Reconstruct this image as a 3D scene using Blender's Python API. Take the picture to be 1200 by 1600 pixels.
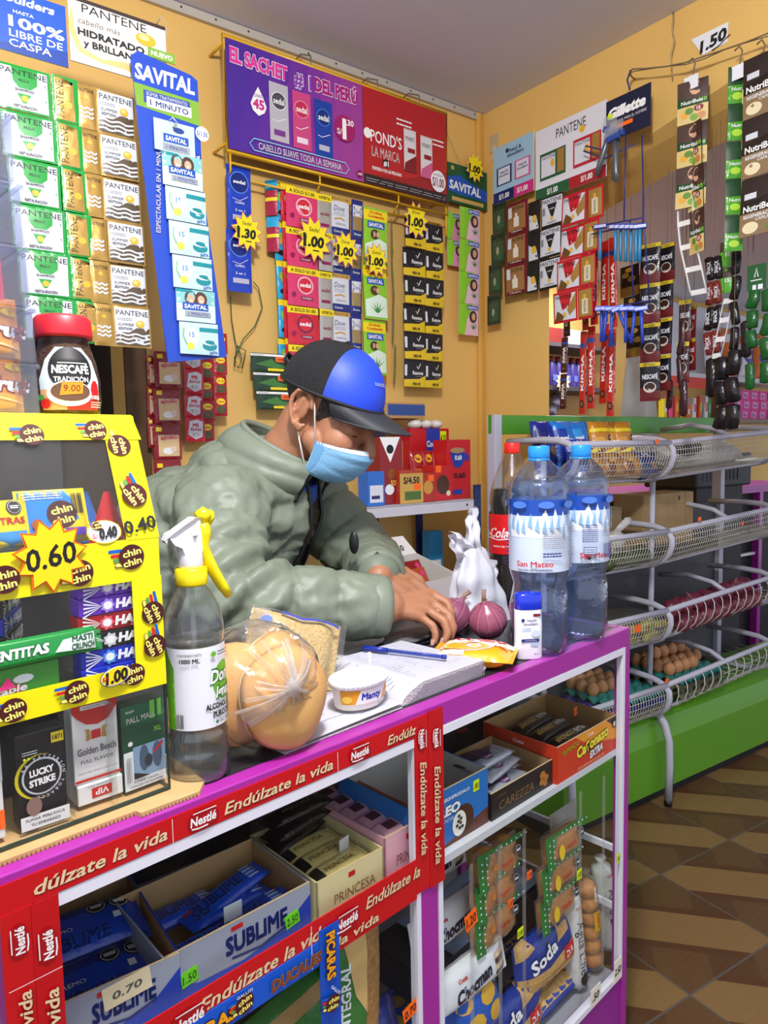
import bpy, bmesh, math, random, bisect
from math import pi, sin, cos, atan2, hypot, radians
from mathutils import Vector, Matrix, noise
random.seed(7)
SC = bpy.context.scene
COL = SC.collection
for o in list(bpy.data.objects): bpy.data.objects.remove(o)

# ------------------------------------------------------------------ camera
FPX, EYE = 1120.0, 1.25
_d = Vector((244.0, 12600.0, FPX)).normalized()
_X = Vector((1310.0, -(_d.x*1310.0+_d.z*FPX)/_d.y, FPX)).normalized()
_Z = -_d
_Y = _Z.cross(_X)
cam = bpy.data.objects.new('camera', bpy.data.cameras.new('camera'))
COL.objects.link(cam)
cam.data.sensor_fit = 'VERTICAL'; cam.data.sensor_height = 24.0
cam.data.lens = FPX/1600.0*24.0; cam.data.clip_start = 0.02
R3 = Matrix(((_X.x, -_X.y, -_X.z), (_Y.x, -_Y.y, -_Y.z), (_Z.x, -_Z.y, -_Z.z)))
cam.matrix_world = Matrix.Translation((0, 0, EYE)) @ R3.to_4x4()
SC.camera = cam
# ------------------------------------------------------------------ light and exposure
SC.view_settings.view_transform = 'Standard'
try: SC.view_settings.look = 'None'
except Exception: pass
SC.view_settings.gamma = 1.0
SC.view_settings.exposure = 0.05
w = bpy.data.worlds.new('world'); SC.world = w; w.use_nodes = True
w.node_tree.nodes['Background'].inputs[0].default_value = (0.80, 0.84, 1.0, 1)
w.node_tree.nodes['Background'].inputs[1].default_value = 1.15
def lamp(name, kind, loc, energy, color=(1, 1, 1), size=.2, rot=(0, 0, 0), shape='DISK', sy=None):
    l = bpy.data.lights.new(name, kind); o = bpy.data.objects.new(name, l); COL.objects.link(o)
    l.energy = energy; l.color = color; o.location = loc; o.rotation_euler = rot
    if kind == 'AREA':
        l.shape = shape; l.size = size
        if sy: l.size_y = sy
    else: l.shadow_soft_size = size
    return o
lamp('ceiling_lamp_light', 'POINT', (0.27, 0.26, 2.20), 84, (1.0, .97, .93), .07)
lamp('far_room_light', 'AREA', (4.0, 2.6, 2.42), 34, (.93, .97, 1.0), .5)
SC.cycles.transparent_max_bounces = 24
SC.cycles.max_bounces = 10
SC.cycles.caustics_reflective = False
SC.cycles.caustics_refractive = False

# ------------------------------------------------------------------ frames
def ray(px, py):
    r = Vector((px-600.0, py-800.0, FPX))
    return Vector((r.dot(_X), r.dot(_Y), r.dot(_Z)))
class Fr:
    """a turned local frame: its x, y run along the counter, the room or the rack"""
    def __init__(s, o, yaw):
        s.o = Vector((o[0], o[1], 0)); s.yaw = yaw
        s.M = Matrix.Translation(s.o) @ Matrix.Rotation(yaw, 4, 'Z'); s.I = s.M.inverted()
    def on(s, px, py, ax, val):
        o = s.I @ Vector((0, 0, EYE)); r = s.I.to_3x3() @ ray(px, py)
        i = 'xyz'.index(ax); t = (val-o[i])/r[i]; return o+r*t
    def w(s, p): return s.M @ Vector(p)
CF = Fr((1.2303, 0.7180), radians(3.8))     # counter: right end of its front top edge
RF = Fr((2.0839, 1.8392), radians(-3.5))    # room: the corner of the two yellow walls
KF = Fr((2.3077, 1.1757), radians(-6.7))    # rack: foot of its middle frame

# ------------------------------------------------------------------ materials
_MC = {}
def lin(c): return c/12.92 if c <= .04045 else ((c+.055)/1.055)**2.4
def rgb(h):
    h = h.lstrip('#'); return tuple(lin(int(h[i:i+2], 16)/255) for i in (0, 2, 4))
def mat(h, r=.5, m=0.0, **k):
    key = (h, r, m, tuple(sorted(k.items())))
    if key in _MC: return _MC[key]
    M = bpy.data.materials.new('m_%s_%d' % (h, len(_MC))); M.use_nodes = True
    nt = M.node_tree; b = nt.nodes['Principled BSDF']
    b.inputs['Base Color'].default_value = (*rgb(h), 1); b.inputs['Roughness'].default_value = r
    b.inputs['Metallic'].default_value = m
    if 'tr' in k: b.inputs['Transmission Weight'].default_value = k['tr']
    if 'ior' in k: b.inputs['IOR'].default_value = k['ior']
    if 'sss' in k:
        b.inputs['Subsurface Weight'].default_value = k['sss']; b.inputs['Subsurface Radius'].default_value = (.010, .004, .002)
    if 'coat' in k: b.inputs['Coat Weight'].default_value = k['coat']; b.inputs['Coat Roughness'].default_value = .12
    if 'em' in k:
        b.inputs['Emission Color'].default_value = (*rgb(h), 1); b.inputs['Emission Strength'].default_value = k['em']
    if 'bump' in k:           # (scale, strength) small surface relief
        n = nt.nodes.new('ShaderNodeTexNoise'); n.inputs['Scale'].default_value = k['bump'][0]; n.inputs['Detail'].default_value = 3
        tc = nt.nodes.new('ShaderNodeTexCoord'); nt.links.new(tc.outputs['Object'], n.inputs['Vector'])
        bp = nt.nodes.new('ShaderNodeBump'); bp.inputs['Strength'].default_value = k['bump'][1]; bp.inputs['Distance'].default_value = .004
        nt.links.new(n.outputs['Fac'], bp.inputs['Height']); nt.links.new(bp.outputs['Normal'], b.inputs['Normal'])
    if 'mix' in k:            # (second colour, scale, sharpness) mottled colour of the thing itself
        n = nt.nodes.new('ShaderNodeTexNoise'); n.inputs['Scale'].default_value = k['mix'][1]; n.inputs['Detail'].default_value = 5
        tc = nt.nodes.new('ShaderNodeTexCoord'); nt.links.new(tc.outputs['Object'], n.inputs['Vector'])
        cr = nt.nodes.new('ShaderNodeValToRGB'); sh = k['mix'][2]
        cr.color_ramp.elements[0].position = .5-sh; cr.color_ramp.elements[1].position = .5+sh
        cr.color_ramp.elements[0].color = (*rgb(h), 1); cr.color_ramp.elements[1].color = (*rgb(k['mix'][0]), 1)
        nt.links.new(n.outputs['Fac'], cr.inputs['Fac']); nt.links.new(cr.outputs['Color'], b.inputs['Base Color'])
    _MC[key] = M; return M
def clear(tint='ffffff', refl=.5, rough=.03, body=0.0, bodycol='ffffff', bump=None):
    """thin clear glass or film: see-through, glossy at grazing angles, a little milky with body"""
    key = ('clear', tint, refl, rough, body, bodycol, bump)
    if key in _MC: return _MC[key]
    M = bpy.data.materials.new('m_clear_%d' % len(_MC)); M.use_nodes = True; nt = M.node_tree; nt.nodes.clear()
    out = nt.nodes.new('ShaderNodeOutputMaterial'); t = nt.nodes.new('ShaderNodeBsdfTransparent'); g = nt.nodes.new('ShaderNodeBsdfGlossy')
    t.inputs[0].default_value = (*rgb(tint), 1); g.inputs['Roughness'].default_value = rough
    lw = nt.nodes.new('ShaderNodeFresnel'); ge = nt.nodes.new('ShaderNodeNewGeometry'); io = nt.nodes.new('ShaderNodeMath'); io.operation = 'MULTIPLY_ADD'; io.inputs[1].default_value = 1/1.45-1.45; io.inputs[2].default_value = 1.45
    nt.links.new(ge.outputs['Backfacing'], io.inputs[0]); nt.links.new(io.outputs[0], lw.inputs['IOR'])     # a thin sheet mirrors alike from both sides
    mu = nt.nodes.new('ShaderNodeMath'); mu.operation = 'MULTIPLY'; mu.inputs[1].default_value = refl
    nt.links.new(lw.outputs[0], mu.inputs[0])
    mx = nt.nodes.new('ShaderNodeMixShader'); nt.links.new(mu.outputs[0], mx.inputs[0]); nt.links.new(t.outputs[0], mx.inputs[1]); nt.links.new(g.outputs[0], mx.inputs[2])
    last = mx
    if body:
        df = nt.nodes.new('ShaderNodeBsdfDiffuse'); df.inputs[0].default_value = (*rgb(bodycol), 1)
        tl = nt.nodes.new('ShaderNodeBsdfTranslucent'); tl.inputs[0].default_value = (*rgb(bodycol), 1); m3 = nt.nodes.new('ShaderNodeMixShader'); nt.links.new(df.outputs[0], m3.inputs[1]); nt.links.new(tl.outputs[0], m3.inputs[2])
        m2 = nt.nodes.new('ShaderNodeMixShader'); m2.inputs[0].default_value = body
        nt.links.new(mx.outputs[0], m2.inputs[1]); nt.links.new(m3.outputs[0], m2.inputs[2]); last = m2
    if bump:
        n = nt.nodes.new('ShaderNodeTexNoise'); n.inputs['Scale'].default_value = bump[0]; n.inputs['Detail'].default_value = 3
        tc = nt.nodes.new('ShaderNodeTexCoord'); nt.links.new(tc.outputs['Object'], n.inputs['Vector'])
        bp = nt.nodes.new('ShaderNodeBump'); bp.inputs['Strength'].default_value = bump[1]; bp.inputs['Distance'].default_value = .006
        nt.links.new(n.outputs['Fac'], bp.inputs['Height']); nt.links.new(bp.outputs['Normal'], g.inputs['Normal']); nt.links.new(bp.outputs['Normal'], lw.inputs['Normal'])
    nt.links.new(last.outputs[0], out.inputs[0]); _MC[key] = M; return M

# ------------------------------------------------------------------ mesh building
_TC = {}
def textmesh(s, bold=0.0):
    k = (s, bold)
    if k in _TC: return _TC[k]
    c = bpy.data.curves.new('t', 'FONT'); c.body = s; c.size = 1.0; c.resolution_u = 2; c.offset = 0 if 'M' in s else bold; c.fill_mode = 'FRONT'
    o = bpy.data.objects.new('t', c); me = o.to_mesh()
    vs = [(v.co.x, v.co.y) for v in me.vertices]; fs = [tuple(p.vertices) for p in me.polygons]
    if 'M' in s and bold > 0:      # this letter's outline breaks when offset: thicken by shifted copies
        n = len(vs); e = bold*.8; fs = [tuple(i+n*k for i in f) for k in range(4) for f in fs]; vs = [(x+dx, y+dy) for dx, dy in ((e, e), (e, -e), (-e, e), (-e, -e)) for x, y in vs]
    o.to_mesh_clear(); bpy.data.objects.remove(o); bpy.data.curves.remove(c)
    if vs:
        x0 = min(v[0] for v in vs); x1 = max(v[0] for v in vs)
        vs = [((x-x0)/.73, y/.73) for x, y in vs]; wd = (x1-x0)/.73
    else: wd = 0
    _TC[k] = (vs, fs, wd); return _TC[k]
class MB:
    def __init__(s): s.V = []; s.F = []; s.MI = []; s.S = []; s.mats = []; s.idx = {}
    def mi(s, m):
        if m.name not in s.idx: s.idx[m.name] = len(s.mats); s.mats.append(m)
        return s.idx[m.name]
    def add(s, vs, fs, m, sm=False, T=None):
        b = len(s.V); i = s.mi(m)
        s.V.extend([tuple(T @ Vector(v)) if T else tuple(v) for v in vs])
        for f in fs: s.F.append(tuple(b+j for j in f)); s.MI.append(i); s.S.append(sm)
        return s
    def box(s, a, b, m, bev=0.0, T=None):
        x0, y0, z0 = a; x1, y1, z1 = b
        vs = [(x0, y0, z0), (x1, y0, z0), (x1, y1, z0), (x0, y1, z0), (x0, y0, z1), (x1, y0, z1), (x1, y1, z1), (x0, y1, z1)]
        fs = [(3, 2, 1, 0), (4, 5, 6, 7), (0, 1, 5, 4), (1, 2, 6, 5), (2, 3, 7, 6), (3, 0, 4, 7)]
        if bev:
            bm = bmesh.new(); q = [bm.verts.new(v) for v in vs]
            for f in fs: bm.faces.new([q[j] for j in f])
            bmesh.ops.bevel(bm, geom=list(bm.edges), offset=bev, segments=2, affect='EDGES', profile=.5)
            bm.verts.index_update(); vs = [tuple(v.co) for v in bm.verts]; fs = [tuple(v.index for v in f.verts) for f in bm.faces]; bm.free()
        return s.add(vs, fs, m, False, T)
    def prism(s, pts, z0, z1, m, T=None, sm=False):
        n = len(pts)
        vs = [(x, y, z0) for x, y in pts]+[(x, y, z1) for x, y in pts]
        fs = [tuple(range(n-1, -1, -1)), tuple(range(n, 2*n))]+[(i, (i+1) % n, n+(i+1) % n, n+i) for i in range(n)]
        return s.add(vs, fs, m, sm, T)
    def lathe(s, prof, m, n=24, T=None, sm=True, fn=None, sx=1.0, sy=1.0):
        vs = []; fs = []
        for r, z in prof:
            for k in range(n):
                a = 2*pi*k/n; rr = fn(r, z, a) if fn else r
                vs.append((rr*cos(a)*sx, rr*sin(a)*sy, z))
        for i in range(len(prof)-1):
            for k in range(n):
                k2 = (k+1) % n; fs.append((i*n+k, i*n+k2, (i+1)*n+k2, (i+1)*n+k))
        if prof[0][0] > 1e-5: fs.append(tuple(range(n-1, -1, -1)))
        if prof[-1][0] > 1e-5: fs.append(tuple((len(prof)-1)*n+k for k in range(n)))
        return s.add(vs, fs, m, sm, T)
    def cyl(s, p, q, r, m, n=12, r2=None, sm=True): return s.tube([p, q], [r, r if r2 is None else r2], m, n, sm=sm)
    def tube(s, pts, r, m, n=8, closed=False, sm=True, flat=1.0):
        P = [Vector(p) for p in pts]; N = len(P); vs = []; fs = []; up = None
        for i in range(N):
            a = P[(i-1) % N] if (closed or i) else P[i]; b = P[(i+1) % N] if (closed or i < N-1) else P[i]
            t = (b-a); t = t.normalized() if t.length > 1e-9 else Vector((0, 0, 1))
            if up is None:
                up = Vector((0, 0, 1)) if abs(t.z) < .9 else Vector((1, 0, 0))
            u = (up-t*up.dot(t)); u = u.normalized() if u.length > 1e-6 else t.orthogonal().normalized()
            v = t.cross(u); up = u; rr = r[i] if isinstance(r, (list, tuple)) else r
            for k in range(n):
                an = 2*pi*k/n; vs.append(P[i]+u*(cos(an)*rr)+v*(sin(an)*rr*flat))
        for i in range(N if closed else N-1):
            j = (i+1) % N
            for k in range(n): k2 = (k+1) % n; fs.append((i*n+k, i*n+k2, j*n+k2, j*n+k))
        if not closed: fs += [tuple(range(n-1, -1, -1)), tuple((N-1)*n+k for k in range(n))]
        return s.add(vs, fs, m, sm)
    def ball(s, c, r, m, nu=16, nv=10, T=None, fn=None):
        rx, ry, rz = r if isinstance(r, (list, tuple)) else (r, r, r); vs = []; fs = []
        for i in range(nv+1):
            th = pi*i/nv
            for k in range(nu):
                a = 2*pi*k/nu; p = Vector((sin(th)*cos(a), sin(th)*sin(a), cos(th)))
                q = fn(p) if fn else 1.0
                vs.append((c[0]+rx*p.x*q, c[1]+ry*p.y*q, c[2]+rz*p.z*q))
        for i in range(nv):
            for k in range(nu): k2 = (k+1) % nu; fs.append((i*nu+k, (i+1)*nu+k, (i+1)*nu+k2, i*nu+k2))
        return s.add(vs, fs, m, True, T)
    def grid(s, fn, nu, nv, m, sm=True, T=None):
        vs = [fn(i/nu, j/nv) for j in range(nv+1) for i in range(nu+1)]
        fs = [(j*(nu+1)+i, j*(nu+1)+i+1, (j+1)*(nu+1)+i+1, (j+1)*(nu+1)+i) for j in range(nv) for i in range(nu)]
        return s.add(vs, fs, m, sm, T)
    def me(s, name):
        me = bpy.data.meshes.new(name); me.from_pydata([tuple(v) for v in s.V], [], s.F)
        for m in s.mats: me.materials.append(m)
        me.polygons.foreach_set('material_index', s.MI); me.polygons.foreach_set('use_smooth', s.S)
        me.validate(); me.update(); return me
    def obj(s, name, parent=None, M=None, clean=False):
        me = s.me(name)
        if clean:
            bm = bmesh.new(); bm.from_mesh(me); bmesh.ops.remove_doubles(bm, verts=bm.verts, dist=1e-6)
            bmesh.ops.recalc_face_normals(bm, faces=bm.faces); bm.to_mesh(me); bm.free()
        return link(name, me, parent, M)
def link(name, me, parent=None, M=None):
    o = bpy.data.objects.new(name, me); COL.objects.link(o)
    if parent is not None: o.parent = parent
    if M is not None: o.matrix_local = M
    return o
class Pr:
    """draws flat artwork on a face: origin o, unit directions u, v; or on a curved face given by fn(x, y, n)"""
    def __init__(s, mb, o=(0, 0, 0), u=(1, 0, 0), v=(0, 0, 1), fn=None, L=.01, dn=.00018):
        s.mb = mb; s.o = Vector(o); s.u = Vector(u).normalized(); s.v = Vector(v).normalized(); s.n = s.u.cross(s.v)
        s.fn = fn; s.L = L; s.k = 1; s.dn = dn
    def pt(s, x, y):
        n = s.k*s.dn
        return s.fn(x, y, n) if s.fn else s.o+s.u*x+s.v*y+s.n*n
    def raw(s, vs, fs, m, k=1.0):
        if s.fn:
            bm = bmesh.new(); q = [bm.verts.new((x, y, 0)) for x, y in vs]
            for f in fs:
                try: bm.faces.new([q[j] for j in f])
                except Exception: pass
            if max((e.calc_length() for e in bm.edges), default=0) > s.L*k:
                bmesh.ops.triangulate(bm, faces=bm.faces)
                for _ in range(6):
                    es = [e for e in bm.edges if e.calc_length() > s.L*k]
                    if not es: break
                    bmesh.ops.subdivide_edges(bm, edges=es, cuts=1); bmesh.ops.triangulate(bm, faces=[f for f in bm.faces if len(f.verts) > 3])
            bm.verts.index_update()
            s.mb.add([s.pt(v.co.x, v.co.y) for v in bm.verts], [tuple(v.index for v in f.verts) for f in bm.faces], m, True); bm.free()
        else: s.mb.add([s.pt(x, y) for x, y in vs], fs, m)
    def up(s): s.k += 1; return s
    def poly(s, pts, m): s.up(); s.raw(pts, [tuple(range(len(pts)))], m); return s
    def rect(s, x0, y0, x1, y1, m): return s.poly([(x0, y0), (x1, y0), (x1, y1), (x0, y1)], m)
    def ell(s, cx, cy, rx, ry, m, n=20, rot=0.0):
        c, q = cos(rot), sin(rot)
        return s.poly([(cx+rx*cos(a)*c-ry*sin(a)*q, cy+rx*cos(a)*q+ry*sin(a)*c) for a in (2*pi*i/n for i in range(n))], m)
    def star(s, cx, cy, R, r, n, m, a0=0.0, asp=1.0):
        return s.poly([(cx+(R if i % 2 == 0 else r)*cos(a0+pi*i/n), cy+asp*(R if i % 2 == 0 else r)*sin(a0+pi*i/n)) for i in range(2*n)], m)
    def line(s, pts, w, m):
        L = []; Rr = []
        for i, (x, y) in enumerate(pts):
            a = pts[max(i-1, 0)]; b = pts[min(i+1, len(pts)-1)]; dx, dy = b[0]-a[0], b[1]-a[1]; d = hypot(dx, dy) or 1
            ww = w[i] if isinstance(w, (list, tuple)) else w
            L.append((x-dy/d*ww/2, y+dx/d*ww/2)); Rr.append((x+dy/d*ww/2, y-dx/d*ww/2))
        s.up(); n = len(pts); s.raw(L+Rr, [(i, n+i, n+i+1, i+1) for i in range(n-1)], m); return s
    def text(s, t, cx, cy, h, m, w=None, b=.012, sh=0.0, al='C', rot=0.0, out=None, ow=.05):
        """cap height h, centred on cx (or left at cx), vertical middle at cy"""
        if out is not None: s.text(t, cx, cy, h, out, w, b+ow, sh, al, rot)
        vs, fs, wd = textmesh(t, b)
        if not vs: return s
        sx = h if w is None else w/max(wd, .01); c, q = cos(rot), sin(rot); x0 = -wd*sx/2 if al == 'C' else (0 if al == 'L' else -wd*sx)
        P = []
        for x, y in vs:
            X = x0+x*sx+sh*(y-.5)*h; Yy = (y-.5)*h; P.append((cx+X*c-Yy*q, cy+X*q+Yy*c))
        s.up(); s.raw(P, fs, m, 3.0); return s
    def lines(s, x0, y0, x1, y1, n, m, t=.35, al='L'):
        """small print that cannot be read: rows of thin bars"""
        s.up(); dy = (y1-y0)/n; vs = []; fs = []
        rnd = random.Random(int((x0+y1)*1e5))
        for i in range(n):
            x = x0
            while x < x1:
                l = (x1-x0)*rnd.uniform(.06, .2); e = min(x+l, x1); y = y1-dy*(i+.5); k = len(vs)
                vs += [(x, y-dy*t/2), (e, y-dy*t/2), (e, y+dy*t/2), (x, y+dy*t/2)]; fs.append((k, k+1, k+2, k+3)); x = e+(x1-x0)*.025
        s.raw(vs, fs, m); return s
    def bars(s, x0, y0, x1, y1, m, n=14):
        rnd = random.Random(3); x = x0; s.up(); vs = []; fs = []
        while x < x1:
            l = (x1-x0)/n*rnd.uniform(.3, 1.0); e = min(x+l, x1); k = len(vs)
            vs += [(x, y0), (e, y0), (e, y1), (x, y1)]; fs.append((k, k+1, k+2, k+3)); x = e+(x1-x0)/n*rnd.uniform(.4, .8)
        s.raw(vs, fs, m); return s
# ------------------------------------------------------------------ things
def tag(o, label=None, cat=None, group=None, kind=None):
    if label: o['label'] = label
    if cat: o['category'] = cat
    if group: o['group'] = group
    if kind: o['kind'] = kind
    return o
def TM(p, rz=0.0, rx=0.0, ry=0.0, rl=0.0):
    M = Matrix.Translation(Vector(p)) @ Matrix.Rotation(rz, 4, 'Z') @ Matrix.Rotation(rx, 4, 'X') @ Matrix.Rotation(ry, 4, 'Y')
    return M @ Matrix.Rotation(rl, 4, 'Z') if rl else M
def thing(name, label, cat, fr, p, rz=0.0, group=None, rx=0.0, ry=0.0, rl=0.0):
    """an Empty at the base of a thing that has parts"""
    o = bpy.data.objects.new(name, None); COL.objects.link(o); o.empty_display_size = .05
    o.matrix_world = (fr.M if fr else Matrix()) @ TM(p, rz, rx, ry, rl); return tag(o, label, cat, group)
def one(name, mb, label, cat, fr, p, rz=0.0, group=None, rx=0.0, ry=0.0, rl=0.0):
    """a thing that is one mesh (mb a builder or a mesh)"""
    me = mb.me(name) if isinstance(mb, MB) else mb
    o = link(name, me); o.matrix_world = (fr.M if fr else Matrix()) @ TM(p, rz, rx, ry, rl); return tag(o, label, cat, group)
def struct(name, mb, fr=None, clean=False):
    o = mb.obj(name, None, fr.M if fr else None, clean); o['kind'] = 'structure'; return o
def kids(o): return [c for c in bpy.data.objects if c.parent == o]
def dup(root, fr, p, rz=0.0, label=None, group=None, rx=0.0, ry=0.0, rl=0.0):
    r = root.copy(); COL.objects.link(r); r.matrix_world = (fr.M if fr else Matrix()) @ TM(p, rz, rx, ry, rl)
    if label: r['label'] = label
    if group: r['group'] = group
    for ch in kids(root):
        c = ch.copy(); COL.objects.link(c); c.parent = r
        for g in kids(ch): d = g.copy(); COL.objects.link(d); d.parent = c
    return r
# common inks
WHITE = mat('f2f2f0', .45); INK = mat('141414', .5); RED = mat('c8161d', .4); YEL = mat('f5d60a', .45); PWHITE = mat('e9ecf2', .4)
CARD = mat('b08a5c', .85); CARDL = mat('cdb084', .85); WMETAL = mat('c9c9d4', .35); ALU = mat('e4e4ee', .3); GREY = mat('8f9096', .5)
ORG = mat('ff6a10', .5); NGREEN = mat('6fe01a', .5); NYEL = mat('d8f000', .5); BLK = mat('0c0c0e', .45)
# ================================================================== room shell
HC = 2.46
def wallmat(h, h2):
    M = mat(h, .62, mix=(h2, 1.6, .22), bump=(38, .05)); return M
YWALL = wallmat('e6be6e', 'deb262')
CEIL = mat('d4d4e4', .8, bump=(14, .08))
# floor: wood-look square tiles with crossing planks
def floor_mat():
    M = bpy.data.materials.new('m_floor'); M.use_nodes = True; nt = M.node_tree; N = nt.nodes; L = nt.links; b = N['Principled BSDF']
    tc = N.new('ShaderNodeTexCoord'); sp = N.new('ShaderNodeSeparateXYZ'); L.new(tc.outputs['Object'], sp.inputs[0])
    def mth(op, a, b_=None, c_=None):
        n = N.new('ShaderNodeMath'); n.operation = op
        for i, v in enumerate((a, b_, c_)):
            if v is None: continue
            if isinstance(v, (int, float)): n.inputs[i].default_value = v
            else: L.new(v, n.inputs[i])
        return n.outputs[0]
    S = 1/.334
    u = mth('FRACT', mth('MULTIPLY', sp.outputs[0], S)); v = mth('FRACT', mth('MULTIPLY', sp.outputs[1], S))
    du = mth('ABSOLUTE', mth('SUBTRACT', u, .5)); dv = mth('ABSOLUTE', mth('SUBTRACT', v, .5))
    grout = mth('GREATER_THAN', mth('MAXIMUM', du, dv), .4925)
    # a diagonal plank band crosses each tile, darker planks beside it
    d1 = mth('ABSOLUTE', mth('SUBTRACT', mth('ADD', u, v), 1.0)); d2 = mth('ABSOLUTE', mth('SUBTRACT', u, v))
    band = mth('LESS_THAN', d1, .27); band2 = mth('LESS_THAN', d2, .27)
    edge = mth('LESS_THAN', mth('ABSOLUTE', mth('SUBTRACT', d1, .31)), .05)
    nz = N.new('ShaderNodeTexNoise'); nz.inputs['Scale'].default_value = 9; nz.inputs['Detail'].default_value = 6
    mp = N.new('ShaderNodeMapping'); mp.inputs['Scale'].default_value = (2.2, 14, 1); mp.inputs['Rotation'].default_value = (0, 0, radians(45))
    L.new(tc.outputs['Object'], mp.inputs[0]); L.new(mp.outputs[0], nz.inputs['Vector'])
    def mix(f, a, b_):
        m = N.new('ShaderNodeMix'); m.data_type = 'RGBA'
        if isinstance(f, float): m.inputs[0].default_value = f
        else: L.new(f, m.inputs[0])
        for i, c in ((6, a), (7, b_)):
            if isinstance(c, str): m.inputs[i].default_value = (*rgb(c), 1)
            else: L.new(c, m.inputs[i])
        return m.outputs[2]
    light = mix(nz.outputs['Fac'], '7c5e38', '927446'); mid = mix(nz.outputs['Fac'], '553b24', '725432'); dark = mix(nz.outputs['Fac'], '4a311d', '68482b')
    c = mix(band2, dark, mid); c = mix(band, c, light); c = mix(edge, c, '5a3a22'); c = mix(grout, c, '5e5a55')
    L.new(c, b.inputs['Base Color']); b.inputs['Roughness'].default_value = .42
    return M
fl = MB(); FLY = radians(-9)
fl.add([(-6, -6, 0), (6, -6, 0), (6, 6, 0), (-6, 6, 0)], [(0, 1, 2, 3)], floor_mat())
o = struct('floor', fl); o.matrix_world = Matrix.Translation((1.5023, .7179, 0)) @ Matrix.Rotation(FLY, 4, 'Z')
# walls in the room frame: back wall is y = 0, right wall is x = 0
b = MB(); b.box((-1.335, 0, 0), (0.16, .14, HC), YWALL); b.box((-2.6, 0, 2.02), (-1.335, .14, HC), YWALL); b.box((-2.6, 0, 0), (-2.3, .14, 2.02), YWALL)
struct('wall_back', b, RF)
b = MB()  # pillar, and the header over the wide opening, its underside rising towards the shop front
b.prism([(0, 0), (0, -.318), (.16, -.17), (.16, 0)], 0, HC, YWALL)
def hz(y): return 2.065+.235*(-y-.318)
b.add([(0, -.318, HC), (0, -1.9, HC), (0, -1.9, hz(-1.9)), (0, -.318, hz(-.318)), (.16, -.318, HC), (.16, -1.9, HC), (.16, -1.9, hz(-1.9)-.085), (.16, -.318, hz(-.318)-.05)],
      [(0, 3, 2, 1), (4, 5, 6, 7), (3, 7, 6, 2), (0, 1, 5, 4), (1, 2, 6, 5), (0, 4, 7, 3)], YWALL)
struct('wall_right', b, RF)
b = MB(); b.box((-2.7, -3.2, HC), (.16, .14, HC+.05), CEIL); struct('ceiling', b, RF)
# dark doorway at the left of the back wall
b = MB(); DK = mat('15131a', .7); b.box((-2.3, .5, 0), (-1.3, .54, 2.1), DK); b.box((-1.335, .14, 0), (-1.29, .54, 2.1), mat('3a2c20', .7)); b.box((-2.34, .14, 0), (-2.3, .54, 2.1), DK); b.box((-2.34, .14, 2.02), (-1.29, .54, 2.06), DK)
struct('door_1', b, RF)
b = MB(); b.box((-1.345, -.012, 0), (-1.285, 0, 2.05), mat('5a3f22', .6)); struct('trim_1', b, RF)
# pale strip with screw holes along the ceiling edge, thin conduit down the corner
b = MB(); TR = mat('b9b2a8', .6); b.box((-2.6, -.014, HC-.026), (-.03, 0, HC-.002), TR, .002)
for i in range(26): b.box((-2.55+.1*i, -.0155, HC-.015), (-2.545+.1*i, -.0138, HC-.010), mat('3b342c', .7))
struct('trim_2', b, RF)
b = MB(); b.box((-.034, -.018, 0), (-.016, 0, HC), mat('d8a950', .55), .004); b.box((-.012, -.012, 0), (0, 0, HC), mat('cf9c42', .55), .003); struct('trim_3', b, RF)
# ================================================================== shared shapes
def pillow(L, W, H, m, art=None, p=4.0, q=.5, crimp=.006, wr=.0, seed=0, n=(20, 12), back=None, Lm=.012, mb=None, T=None):
    """a filled wrapper lying flat: length x, width y, thickness z, its top carrying the artwork; flat crimped ends"""
    mb = mb or MB(); hl = L/2-crimp
    def t(x, y):
        a = max(0.0, 1-abs(x/hl)**p) if abs(x) < hl else 0.0
        b = max(0.0, 1-abs(2*y/W)**p)
        h = H/2*(a**q)*(b**q)
        if wr: h += wr*noise.noise(Vector((x*60+seed*7.3, y*60, seed)))*min(1, (a*b)*6+.25)
        return h
    def up(x, y, nn=0.0):
        v = Vector((x, y, H/2+max(t(x, y), .0004)+nn)); return T @ v if T else v
    def lo(x, y):
        v = Vector((x, y, H/2-max(t(x, y), .0004))); return T @ v if T else v
    def sp(k): s = 2*k-1; return (s*abs(s)**-.35 if abs(s) > 1e-6 else 0.0)*.5   # denser towards the rims
    xs = [sp(i/n[0])*L for i in range(n[0]+1)]; ys = [sp(j/n[1])*W for j in range(n[1]+1)]; HT = [[max(t(x, y), .0004) for x in xs] for y in ys]
    def bil(x, y, nn):
        i = min(max(bisect.bisect(xs, x)-1, 0), n[0]-1); j = min(max(bisect.bisect(ys, y)-1, 0), n[1]-1); f = (x-xs[i])/(xs[i+1]-xs[i]); g = (y-ys[j])/(ys[j+1]-ys[j])
        v = Vector((x, y, H/2+nn+(HT[j][i]*(1-f)+HT[j][i+1]*f)*(1-g)+(HT[j+1][i]*(1-f)+HT[j+1][i+1]*f)*g)); return T @ v if T else v
    mb.grid(lambda a, b: up(sp(a)*L, sp(b)*W), n[0], n[1], m)
    mb.grid(lambda a, b: lo(sp(1-a)*L, sp(b)*W), n[0], n[1], back or m)
    if art: art(Pr(mb, fn=lambda x, y, nn: bil(x, y, nn+.0003), L=Lm))
    return mb
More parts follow.
